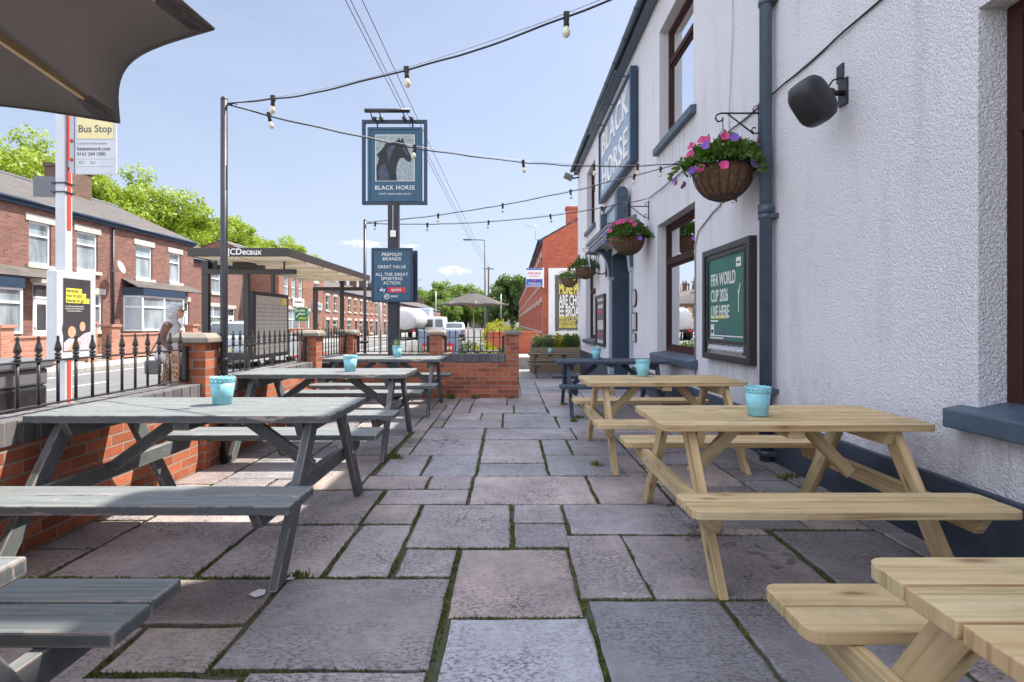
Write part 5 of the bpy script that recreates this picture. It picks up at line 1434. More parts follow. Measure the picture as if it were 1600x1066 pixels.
mb.build('painted_highlight', M['horsegrey'], bd)
mb = MB(); mb.text('BLACK HORSE', .105, facing((bx, fy + .015, 3.605), '-y'), 0, .002, 'CENTER', .92, .004, 1.12); mb.text('CRAFT UNION FREE HOUSE', .042, facing((bx, fy + .015, 3.50), '-y'), 0, .002, 'CENTER', .92, .002, 1.15); mb.build('lettering', M['offwhite'], bd)
mb = MB(); mb.tube([(fx0 + .1, fy - .18, 4.845), (fx1 - .26, fy - .18, 4.845)], .035, 10)
for x in (-2.35, -2.2, -1.8): mb.tube([(x, fy + .03, 4.76), (x, fy - .05, 4.83), (x, fy - .18, 4.85)], .010, 6)
mb.build('trough_light', M['blackmetal'], t)
mb = MB()
for x in (-2.28, -2.17, -1.78, -1.66): mb.tube([(x, fy + .02, 4.76), (x, fy - .1, 4.74)], .010, 6); mb.lathe([(.016, 0), (.045, .07)], (x, fy - .1, 4.69), 8)
mb.build('spot_lamp', M['blackmetal'], t)
mb = MB(); mb.box((-2.03, 9.10, 2.76), (-1.94, 9.13, 2.87)); mb.tube([(-1.985, 9.11, 2.87), (-1.985, 9.115, 3.3)], .006, 5); mb.build('junction_box', M['offwhite'], t, bevel=.006)
# lower text boards, one on each face of the post
sx0, sx1, sz0_, sz1_ = -2.325, -1.655, 1.66, 2.555
mb = MB(); mb.box((sx0, 9.05, sz0_), (sx1, 9.10, sz1_)); b2 = mb.build('text_board', M['signblue'], t, bevel=.005)
mb = MB(); mb.box((sx0 + .05, 9.30, sz0_), (sx1 + .05, 9.35, sz1_)); mb.build('rear_board', M['signframe'], t, bevel=.005)
mb = MB()
for (a, b, c_, d_) in ((sx0 - .01, sx0 + .025, sz0_ - .01, sz1_ + .01), (sx1 - .025, sx1 + .01, sz0_ - .01, sz1_ + .01)): mb.box((a, 9.04, c_), (b, 9.108, d_))
for (c_, d_) in ((sz0_ - .01, sz0_ + .025), (sz1_ - .025, sz1_ + .01)): mb.box((sx0 + .025, 9.042, c_), (sx1 - .025, 9.106, d_))
mb.build('board_frame', M['signframe'], b2, bevel=.004)
cx = (sx0 + sx1) / 2; mb = MB()
mb.text('PREMIUM\nBRANDS', .078, facing((cx, 9.05, 2.415), '-y'), 0, .0015, 'CENTER', 1.0, .003, 1.08, .95)
mb.text('GREAT VALUE', .074, facing((cx, 9.05, 2.245), '-y'), 0, .0015, 'CENTER', .95, .003, 1.08)
mb.text('ALL THE GREAT\nSPORTING\nACTION', .076, facing((cx, 9.05, 2.045), '-y'), 0, .0015, 'CENTER', .95, .003, 1.08, .95)
mb.text('sky', .085, facing((cx - .155, 9.047, 1.862), '-y'), 0, .0015, 'CENTER', .95, .015, .95); mb.text('sports', .08, facing((cx + .075, 9.044, 1.862), '-y'), 0, .0015, 'CENTER', .88, .006, .95)
N_ = 28; ring = [(.045 * math.cos(2 * math.pi * k / N_), .045 * math.sin(2 * math.pi * k / N_)) for k in range(N_)]
for k in range(N_):
    q = (k + 1) % N_; mb.prism([(ring[k][0] * .8, ring[k][1] * .8), ring[k], ring[q], (ring[q][0] * .8, ring[q][1] * .8)], facing((cx - .085, 9.05, 1.748), '-y'), .0015, 0)
mb.text('BT', .042, facing((cx - .085, 9.05, 1.748), '-y'), 0, .0015, 'CENTER', 1, .02); mb.text('SPORT', .042, facing((cx + .045, 9.05, 1.748), '-y'), 0, .0015, 'CENTER', 1, .02)
mb.build('lettering', M['offwhite'], b2)
mb = MB(); mb.prism(rect(.17, .085), facing((cx - .155, 9.05, 1.86), '-y'), .002, 0); mb.prism(rect(.30, .085), facing((cx + .08, 9.05, 1.86), '-y'), .002, 1); mb.build('logo_patch', [M['navyink'], M['redink']], b2)

# ---------------------------------------------------------------- parasols
def parasol(label, cx, cy, ze, zt, rad, a0, zb, ribm, pull=.07, finial_=False):
    t = thing('parasol', label, 'parasol', (cx, cy, zb))
    mb = MB(); C = Vector((cx, cy, 0)); nu, nr = 10, 8
    for k in range(8):
        A = a0 + k * math.pi / 4; B = A + math.pi / 4
        pa = Vector((math.cos(A), math.sin(A), 0)) * rad; pb = Vector((math.cos(B), math.sin(B), 0)) * rad
        grid = []
        for i in range(nr + 1):
            r = .04 + .96 * i / nr; row = []
            for j in range(nu + 1):
                u = j / nu; s_ = math.sin(math.pi * u)
                p = C + pa.lerp(pb, u) * r * (1 - pull * s_ * r ** 3)
                p.z = zt - (zt - ze) * r ** 1.12 + .035 * s_ * r ** 2
                row.append(p)
            grid.append(row)
        vs = [[mb.bm.verts.new(p) for p in row] for row in grid]
        for i in range(nr):
            for j in range(nu):
                f = mb.bm.faces.new((vs[i][j], vs[i][j + 1], vs[i + 1][j + 1], vs[i + 1][j])); f.smooth = True
    bmesh.ops.remove_doubles(mb.bm, verts=mb.bm.verts, dist=.002)
    cnp = mb.build('canopy', M['parasol'], t)
    sm = cnp.modifiers.new('cloth', 'SOLIDIFY'); sm.thickness = .004
    mb = MB()   # hem and corner pockets
    for k in range(8):
        A = a0 + k * math.pi / 4; B = A + math.pi / 4
        pa = Vector((math.cos(A), math.sin(A), 0)) * rad; pb = Vector((math.cos(B), math.sin(B), 0)) * rad
        pts = []
        for j in range(15):
            u = j / 14; s_ = math.sin(math.pi * u); p = C + pa.lerp(pb, u) * (1 - pull * s_); p.z = ze + .035 * s_ - .003; pts.append(p)
        mb.tube(pts, .0055, 5)
        for sgn in (1, -1):
            q0 = C + pa * 1.0; q0.z = ze - .006
            tA = C + pa * .90; tA.z = zt - (zt - ze) * .90 ** 1.12 - .03
            tang = Vector((-math.sin(A), math.cos(A), 0)) * sgn
            q1 = C + pa * .955 + tang * rad * .045; q1.z = ze + .012; q2 = C + pa * .90 + tang * rad * .03; q2.z = zt - (zt - ze) * .9 ** 1.12 - .012
            mb.face([q0, q1, q2, tA])
    mb.build('hem', M['parasol'], t)
    for k in range(8):
        A = a0 + k * math.pi / 4; d = Vector((math.cos(A), math.sin(A), 0))
        p0 = C + d * .05; p0.z = zt - .05; p1 = C + d * rad * .955; p1.z = ze + .025 + (zt - ze) * .045
        mb = MB(); mb.bar(p0 - Vector((0, 0, .02)), p1 - Vector((0, 0, .02)), .022, .030); mb.build('rib', M[ribm], t)
        q0 = C + d * .05; q0.z = zt - .62 * (zt - ze) - .28; q1 = p0.lerp(p1, .52) - Vector((0, 0, .035))
        mb = MB(); mb.bar(q0, q1, .016, .022); mb.build('strut', M[ribm], t)
    mb = MB(); mb.tube([(cx, cy, zb), (cx, cy, zt - .02)], .024, 12); mb.build('pole', M['darkrib'] if ribm == 'darkrib' else M['parasol_rib'], t)
    mb = MB(); mb.lathe([(.045, 0), (.06, .02), (.06, .07), (.045, .09)], (cx, cy, zt - .62 * (zt - ze) - .33), 12); mb.lathe([(.05, 0), (.06, .03), (.03, .08)], (cx, cy, zt - .1), 12); mb.build('hub', M['parasol_rib'], t)
    mb = MB()
    for k in range(12): pass
    mb.lathe([(.16, -.04), (.09, -.005), (.03, .02), (.022, .05), (.03, .075), (.018, .10), (0, .12)], (cx, cy, zt + .01), 12); mb.build('finial', M['parasol'], t)
    return t
parasol('dark grey canvas parasol overhead at the upper left, seen from underneath', -2.25, 1.0, 2.2, 2.78, 1.49, R(25.3), 0, 'parasol_rib')
parasol('dark parasol standing open in the yard beyond the cross wall', -1.33, 19.6, 1.94, 2.43, 1.32, R(8), -.45, 'parasol_rib', .05)

# ---------------------------------------------------------------- bus stop pole
t = thing('bus_stop', 'pale grey bus stop post with red stripe, stop flag and poster case', 'bus stop', (-5.02, 6.06, 0))
mb = MB(); mb.box((-5.08, 6.0, 0), (-4.97, 6.11, 4.2)); mb.build('post', M['silver'], t, bevel=.012)
mb = MB(); mb.box((-4.972, 6.03, 2.35), (-4.964, 6.08, 4.0)); mb.box((-4.972, 6.03, .05), (-4.964, 6.08, .88)); mb.build('red_stripe', M['red'], t)
mb = MB(); mb.box((-5.06, 5.86, .90), (-4.945, 6.42, 1.88)); cs = mb.build('poster_case', M['silver'], t, bevel=.012)
mb = MB(); mb.box((-4.95, 5.95, .985), (-4.940, 6.33, 1.80)); ps = mb.build('poster', M['poster_dark'], cs)
mb = MB()
A_ = facing((-4.94, 6.14, 1.4), '+x')
mb.prism(rect(.22, .052, -.05, .265), A_, .002); mb.prism(rect(.28, .056, -.02, .211), A_, .002); mb.prism(rect(.33, .056, .005, .155), A_, .002); mb.build('yellow_panel', M['yellow'], ps)
mb = MB()
for tx, zz_ in (('because', .265), ("you've got", .211), ('places to go', .155)): mb.text(tx, .056, facing((-4.938, 6.14 - .155, 1.4 + zz_), '+x'), 0, .001, 'LEFT', .92, .008)
mb.build('lettering', M['greyink'], ps)
mb = MB()
for k in range(3): greek(mb, facing((-4.94, 6.10, 1.49 - .026 * k), '+x'), .26 - .05 * (k == 2), .015, 0, .0015, k)
mb.build('small_print', M['paper'], ps)
mb = MB()   # printed picture of two people: plain figures
def blob(cx_, cy_, rx_, ry_, n=18): return [(cx_ + rx_ * math.cos(2 * math.pi * k / n), cy_ + ry_ * math.sin(2 * math.pi * k / n)) for k in range(n)]
mb.prism(blob(-.10, -.16, .105, .13), A_, .001, 1); mb.prism(blob(.08, -.12, .065, .07), A_, .0012, 1)
mb.prism(blob(-.08, -.20, .055, .065), A_, .002, 0); mb.prism(blob(.07, -.14, .042, .055), A_, .002, 0)
mb.prism([(-.19, -.41), (.19, -.41), (.19, -.20), (.10, -.22), (0, -.28), (-.12, -.27), (-.19, -.32)], A_, .0024, 2)
mb.prism([(-.15, -.41), (-.05, -.30), (.06, -.32), (0, -.41)], A_, .003, 0)
mb.build('printed_figures', [M['skinprint'], M['poster_dark'], M['stripeprint']], ps)
mb = MB(); mb.box((-4.93, 6.02, 2.98), (-4.885, 6.06, 3.95)); mb.box((-4.97, 6.03, 3.05), (-4.92, 6.06, 3.12)); mb.box((-4.97, 6.03, 3.7), (-4.92, 6.06, 3.77)); mb.build('flag_bracket', M['galv'], t)
mb = MB(); mb.box((-4.885, 6.03, 2.97), (-4.42, 6.05, 3.92)); fg = mb.build('flag', M['silver'], t, bevel=.004)
mb = MB(); mb.prism(rect(.40, .26), facing((-4.65, 6.03, 3.50), '-y'), .002, 0); mb.build('yellow_panel', M['paleyellow'], fg)
mb = MB(); mb.text('Bus Stop', .115, facing((-4.845, 6.028, 3.475), '-y'), 0, .001, 'LEFT', .93, .008); mb.text('beenetwork.com', .06, facing((-4.855, 6.03, 3.255), '-y'), 0, .001, 'LEFT', .9, .010); mb.text('0161 244 1000', .056, facing((-4.855, 6.03, 3.195), '-y'), 0, .001, 'LEFT', .94, .006); mb.build('lettering', M['greyink'], fg)
mb = MB(); mb.text('Local travel information', .036, facing((-4.855, 6.03, 3.315), '-y'), 0, .001, 'LEFT', .95); mb.text('471    561', .05, facing((-4.84, 6.03, 3.10), '-y'), 0, .001, 'LEFT', .95)
for z in (3.36, 3.14, 3.055): mb.prism(rect(.43, .004), facing((-4.65, 6.03, z), '-y'), .001, 0)
mb.build('small_lettering', M['midgreyink'], fg)
mb = MB()
for z in (3.13, 3.34): mb.ball((-4.91, 6.01, z), .018, 0, 8, 6)
mb.build('bolt', M['red'], t)
mb = MB(); mb.obox((-5.21, 6.03, 2.83), ((.98, .2, 0), (-.2, .98, 0), (0, 0, 1)), (.115, .012, .115)); mb.build('rear_plate', M['lead'], t)
for z in (2.76, 2.86): mb = MB(); mb.box((-5.12, 5.985, z), (-4.955, 6.125, z + .012)); mb.build('clamp_band', M['blackmetal'], t)

# ---------------------------------------------------------------- bus shelter
t = thing('bus_shelter', 'dark framed bus shelter with a cream underside and glass panels', 'bus shelter', (-5, 12.5, 0))
SX0, SX1, SY0, SY1, SZ = -5.80, -3.98, 9.66, 15.3, 2.50
mb = MB(); mb.box((SX0, SY0, SZ), (SX1, SY0 + .06, SZ + .155)); mb.box((SX0 + .0, SY1 - .06, SZ), (SX1, SY1, SZ + .155)); mb.box((SX1 - .05, SY0 + .06, SZ), (SX1, SY1 - .06, SZ + .15)); mb.box((SX0, SY0 + .06, SZ), (SX0 + .05, SY1 - .06, SZ + .15)); fa = mb.build('fascia', M['darkrib'], t, bevel=.008)
mb = MB(); mb.text('JCDecaux', .155, facing((-5.07, SY0, SZ + .078), '-y'), 0, .004, 'LEFT', .96, .016); mb.build('lettering', M['offwhite'], fa)
mb = MB(); mb.box((SX0 + .05, SY0 + .06, SZ + .01), (SX1 - .05, SY1 - .06, SZ + .12)); mb.build('roof_deck', M['cream'], t)
mb = MB()
for k in range(5):
    y = SY0 + .9 + k * 1.0; mb.box((SX0 + .05, y, SZ - .055), (SX1 - .05, y + .06, SZ + .012))
mb.box((-5.0, SY0 + .1, SZ - .03), (-4.94, SY1 - .1, SZ + .011)); mb.build('roof_beam', M['cream'], t)
mb = MB(); mb.box((SX0 + .1, SY0 + .15, SZ + .12), (SX1 - .15, SY1 - .15, SZ + .17)); mb.build('roof_sheet', M['galv'], t)
def bx_(name, lo, hi, mat, par=t, bev=.006):
    mb = MB(); mb.box(lo, hi); return mb.build(name, M[mat], par, bevel=bev)
def pane_(ax, c_, a, b, z):
    mb = MB(); mb.face([(a, c_, .18), (b, c_, .18), (b, c_, z), (a, c_, z)] if ax == 'y' else [(c_, a, .18), (c_, b, .18), (c_, b, z), (c_, a, z)]); mb.build('glass_panel', M['glass'], t)
ye = 10.45
bx_('post', (-6.0, ye, 0), (-5.87, ye + .10, 2.52), 'darkrib'); bx_('post', (-5.18, ye, 0), (-5.09, ye + .09, 2.25), 'darkrib'); bx_('beam', (-6.0, ye - .004, 2.25), (-4.18, ye + .094, 2.35), 'darkrib')
bx_('beam_box', (-5.95, ye + .1, 2.36), (-5.75, ye + .5, 2.5), 'darkrib'); bx_('beam_box', (-5.45, ye + .1, 2.36), (-4.98, ye + .5, 2.5), 'darkrib'); bx_('hanger', (-4.42, ye + .02, 2.35), (-4.39, ye + .05, 2.5), 'darkrib')
pane_('y', ye + .045, -5.87, -5.18, 2.25)
yf = 14.9
bx_('post', (-5.47, yf, 0), (-5.36, yf + .10, 2.25), 'darkrib'); bx_('post', (-4.72, yf, 0), (-4.62, yf + .09, 2.5), 'darkrib'); bx_('beam', (-5.47, yf - .004, 2.20), (-3.75, yf + .094, 2.30), 'darkrib')
pane_('y', yf + .045, -5.36, -4.72, 2.2)
pane_('x', -5.295, 12.8, yf, 2.2)
cs = bx_('timetable_case', (-5.36, 10.98, .55), (-5.24, 12.72, 1.96), 'blackmetal')
pn_ = bx_('timetable', (-5.242, 11.08, .64), (-5.234, 12.62, 1.88), 'paper', cs, 0)
mb = MB()
for k in range(3):
    mb.prism(rect(.012, 1.0), facing((-5.234, 11.45 + k * .38, 1.18), '+x'), .002, 0)
mb.prism(rect(1.5, .012), facing((-5.234, 11.85, 1.70), '+x'), .002, 0)
for k in range(4):
    for q in range(11): greek(mb, facing((-5.234, 11.28 + k * .38, 1.62 - q * .085), '+x'), .3, .028, 0, .0015, k * 20 + q)
mb.build('timetable_print', M['midgreyink'], pn_)
mb = MB(); mb.prism(rect(.2, .16), facing((-5.234, 12.45, 1.79), '+x'), .002, 0); mb.build('yellow_patch', M['yellow'], pn_)
mb = MB(); mb.box((-5.27, 13.0, .46), (-5.0, 14.7, .50)); mb.tube([(-5.15, 13.2, 0), (-5.15, 13.2, .46)], .025, 8); mb.tube([(-5.15, 14.5, 0), (-5.15, 14.5, .46)], .025, 8); mb.build('seat', M['red'], t, bevel=.01)
bx_('roadside_post', (-5.88, 13.2, -.0), (-5.80, 13.28, 2.5), 'darkrib')

# litter bin on the pavement
t = thing('litter_bin', 'dark grey litter bin on the pavement behind the nearest railing', 'bin', (-4.2, 4.35, 0))
mb = MB(); mb.box((-4.46, 4.1, .06), (-3.95, 4.6, .78)); mb.build('body', M['blackmetal'], t, bevel=.03)
mb = MB(); mb.box((-4.49, 4.07, .92), (-3.92, 4.63, 1.0)); mb.box((-4.46, 4.1, .78), (-4.41, 4.6, .92)); mb.box((-4.0, 4.1, .78), (-3.95, 4.6, .92)); mb.box((-4.41, 4.55, .78), (-4.0, 4.6, .92)); mb.build('hood', M['lead'], t, bevel=.02)
mb = MB(); mb.box((-4.4, 4.15, 0), (-4.0, 4.55, .06)); mb.build('foot', M['blackmetal'], t)

# ---------------------------------------------------------------- the passer-by
t = thing('person', 'white haired woman in a pale gilet and brown sleeves walking past with a handbag', 'person', (-6.0, 9.45, 0), R(8))
t.matrix_basis = t.matrix_basis @ Matrix.Scale(1.05, 4)
def skinned(name, mat, parts, voxel, smooth=6, parent=t):
    """parts: ('cap', p0, r0, p1, r1) or ('ball', c, (rx,ry,rz), tilt) fused into one continuous surface"""
    mb = MB()
    for p in parts:
        if p[0] == 'cap':
            a, b_ = Vector(p[1]), Vector(p[3]); n = 5
            mb.tube([a.lerp(b_, k / n) for k in range(n + 1)], [p[2] + (p[4] - p[2]) * k / n for k in range(n + 1)], 12); mb.ball(a, p[2], 0, 12, 8); mb.ball(b_, p[4], 0, 12, 8)
        else: mb.ball(p[1], p[2], 0, 20, 14, Matrix.Rotation(R(p[3]) if len(p) > 3 else 0, 3, 'Y'))
    o = mb.build(name, M[mat], parent, local=True)
    m_ = o.modifiers.new('fuse', 'REMESH'); m_.mode = 'VOXEL'; m_.voxel_size = voxel; m_.use_smooth_shade = True
    s_ = o.modifiers.new('relax', 'SMOOTH'); s_.iterations = smooth; s_.factor = .5
    return o
hd = Vector((.135, 0, 1.43))       # centre of the head; x is forward
legs = []
for sy, fx in ((-1, .14), (1, -.12)):
    hip = (0.0, sy * .075, .78); knee = (fx * .75 + .05, sy * .08, .43); ank = (fx - (.03 if fx > 0 else .05), sy * .08, .085)
    legs.append((hip, knee, ank, fx, sy))
arms = [((.05, -.165, 1.20), (-.02, -.215, .97), (.13, -.205, .80)), ((.05, .165, 1.20), (.02, .215, .97), (.17, .20, .82))]
P = [('ball', (.02, 0, 1.06), (.125, .165, .23)), ('ball', (.0, 0, .84), (.135, .165, .14)), ('cap', (.06, 0, 1.24), .055, (.11, 0, 1.36), .05),
     ('ball', hd, (.088, .072, .105), 12), ('ball', hd + Vector((.055, 0, -.055)), (.045, .045, .05)), ('ball', hd + Vector((.092, 0, -.015)), (.020, .014, .024)), ('ball', hd + Vector((.085, 0, -.058)), (.014, .022, .010)),
     ('ball', hd + Vector((.0, -.072, -.01)), (.018, .012, .028)), ('ball', hd + Vector((.0, .072, -.01)), (.018, .012, .028))]
for hip, knee, ank, fx, sy in legs: P += [('cap', hip, .085, knee, .055), ('cap', knee, .053, ank, .035), ('cap', ank, .034, (ank[0] + .13, sy * .085, .035), .028)]
for sh, el, wr in arms:
    P += [('cap', sh, .05, el, .04), ('cap', el, .038, wr, .026)]
    w_ = Vector(wr); d = (w_ - Vector(el)).normalized(); P += [('cap', w_, .024, w_ + d * .07, .027)]
    for q in range(4):
        o_ = Vector((0, (q - 1.5) * .014, 0)); b0 = w_ + d * .075 + o_; l_ = (.042, .05, .046, .036)[q]
        P += [('cap', b0, .0085, b0 + d * l_ * .6, .008), ('cap', b0 + d * l_ * .6, .008, b0 + d * l_ * .85 + Vector((-.012, 0, -l_ * .5)), .007)]
    P += [('cap', w_ + d * .03 + Vector((.02, 0, .0)), .010, w_ + d * .075 + Vector((.038, 0, -.01)), .008)]
skinned('body', 'skin', P, .0085, 3)
skinned('hair', 'hair', [('ball', hd + Vector((-.05, 0, .035)), (.118, .118, .118), 10), ('ball', hd + Vector((-.065, 0, -.045)), (.095, .112, .10)), ('ball', hd + Vector((.02, 0, .09)), (.075, .08, .042), -10)], .012, 2)
skinned('gilet', 'gilet', [('ball', (.02, 0, 1.05), (.155, .195, .26)), ('ball', (-.005, 0, .84), (.165, .195, .20)), ('cap', (.05, -.10, 1.22), .075, (.05, .10, 1.22), .075), ('cap', (.055, 0, 1.26), .075, (.075, 0, 1.30), .068), ('ball', (-.03, 0, .70), (.185, .20, .16))], .014, 6)
skinned('sleeves', 'sleeve', [c_ for sh, el, wr in arms for c_ in (('cap', sh, .066, el, .054), ('cap', el, .052, wr, .04))] + [('ball', (.06, -.12, 1.2), (.06, .06, .06)), ('ball', (.06, .12, 1.2), (.06, .06, .06)), ('cap', (.05, -.1, 1.17), .05, (.05, .1, 1.17), .05)], .011, 4)
skinned('trousers', 'trouser', [c_ for hip, knee, ank, fx, sy in legs for c_ in (('cap', hip, .115, knee, .082), ('cap', knee, .08, (ank[0], ank[1], .14), .068))] + [('ball', (0, 0, .78), (.145, .18, .12))], .012, 4)
for hip, knee, ank, fx, sy in legs: skinned('shoe', 'rubber', [('cap', (ank[0] - .02, sy * .08, .045), .042, (ank[0] + .08, sy * .083, .036), .040), ('cap', (ank[0] + .08, sy * .083, .034), .038, (ank[0] + .15, sy * .085, .028), .028)], .009, 2)
mb = MB()
for sy in (-1, 1):
    mb.tube([hd + Vector((.096, sy * .032 + .02 * math.cos(k * .785), .016 + .017 * math.sin(k * .785))) for k in range(9)], .0028, 5); mb.tube([hd + Vector((.09, sy * .056, .02)), hd + Vector((.0, sy * .082, .01))], .003, 5)
mb.tube([hd + Vector((.098, -.01, .022)), hd + Vector((.098, .01, .022))], .003, 5); mb.build('spectacles', M['rubber'], t, local=True)
mb = MB()
for sy in (-1, 1): mb.ball(hd + Vector((.084, sy * .031, .012)), .010, 0, 8, 6)
mb.build('eyes', M['rubber'], t, local=True)
h_ = thing('handbag', 'dark grey handbag hanging behind the walking woman', 'handbag', (-6.13, 9.25, .42))
mb = MB(); mb.box((-6.26, 9.18, .42), (-6.0, 9.28, .66)); mb.build('bag_body', M['bag'], h_, bevel=.035, seg=3)
mb = MB(); mb.tube([(-6.24, 9.23, .63), (-6.16, 9.26, .85), (-6.06, 9.29, 1.05), (-5.97, 9.30, 1.24), (-5.92, 9.3, 1.26)], .010, 6); mb.tube([(-6.02, 9.23, .63), (-6.03, 9.26, .85), (-6.0, 9.28, 1.05), (-5.95, 9.30, 1.24)], .010, 6); mb.build('strap', M['bag'], h_)
# ---------------------------------------------------------------- houses
def house_window(par, P, a, b, c, d, dep=.09, style=0, pane='pane', lint=True, simple=False, frame='upvc'):
    """window in the opening a..b, c..d of facade map P(u, v, w); w inward. frame > pane, lintel, sill"""
    def bx(mb, u0, u1, v0, v1, w0, w1):
        C_ = [P(u, v, w_) for u in (u0, u1) for v in (v0, v1) for w_ in (w0, w1)]
        vs = [mb.bm.verts.new(p) for p in C_]
        for q in ((0, 1, 3, 2), (4, 6, 7, 5), (0, 4, 5, 1), (2, 3, 7, 6), (0, 2, 6, 4), (1, 5, 7, 3)):
            f = mb.bm.faces.new([vs[i] for i in q])
            for l, i in zip(f.loops, q): l[mb.uv].uv = ((i >> 2) * (u1 - u0), ((i >> 1) & 1) * (v1 - v0))
    mb = MB(); f_ = .07
    bx(mb, a, a + f_, c, d, dep - .03, dep + .05); bx(mb, b - f_, b, c, d, dep - .03, dep + .05)
    bx(mb, a + f_, b - f_, c, c + f_, dep - .028, dep + .05); bx(mb, a + f_, b - f_, d - f_, d, dep - .028, dep + .05)
    tz = c + (d - c) * (.68 if style == 0 else .5)
    bx(mb, a + f_, b - f_, tz - .03, tz + .03, dep - .035, dep + .05)
    if style == 2: bx(mb, (a + b) / 2 - .035, (a + b) / 2 + .035, c + f_, d - f_, dep - .032, dep + .05)
    w_ = mb.build('window', M[frame], par)
    mb = MB(); mb.face([P(a + .03, c + .03, dep + .02), P(b - .03, c + .03, dep + .02), P(b - .03, d - .03, dep + .02), P(a + .03, d - .03, dep + .02)], [(0, 0), (1, 0), (1, 1), (0, 1)]); mb.build('pane', M[pane], w_)
    if lint:
        mb = MB(); bx(mb, a - .14, b + .14, d, d + .24, -.03, .04); mb.build('lintel', M['stone'], w_)
        mb = MB(); bx(mb, a - .12, b + .12, c - .13, c, -.09, .10); mb.build('sill', M['stone'], w_)
    return w_
def pbox(mb, P, u0, u1, v0, v1, w0, w1):
    C_ = [P(u, v, w_) for u in (u0, u1) for v in (v0, v1) for w_ in (w0, w1)]
    vs = [mb.bm.verts.new(p) for p in C_]
    for q in ((0, 1, 3, 2), (4, 6, 7, 5), (0, 4, 5, 1), (2, 3, 7, 6), (0, 2, 6, 4), (1, 5, 7, 3)):
        f = mb.bm.faces.new([vs[i] for i in q]); ax = 0
        us = [(u0, u1)[i >> 2] for i in q]; vv = [(v0, v1)[(i >> 1) & 1] for i in q]; ww = [(w0, w1)[i & 1] for i in q]
        for l, U, V_, W_ in zip(f.loops, us, vv, ww):
            l[mb.uv].uv = (U, V_) if len(set(ww)) == 1 else ((W_, V_) if len(set(us)) == 1 else (U, W_))
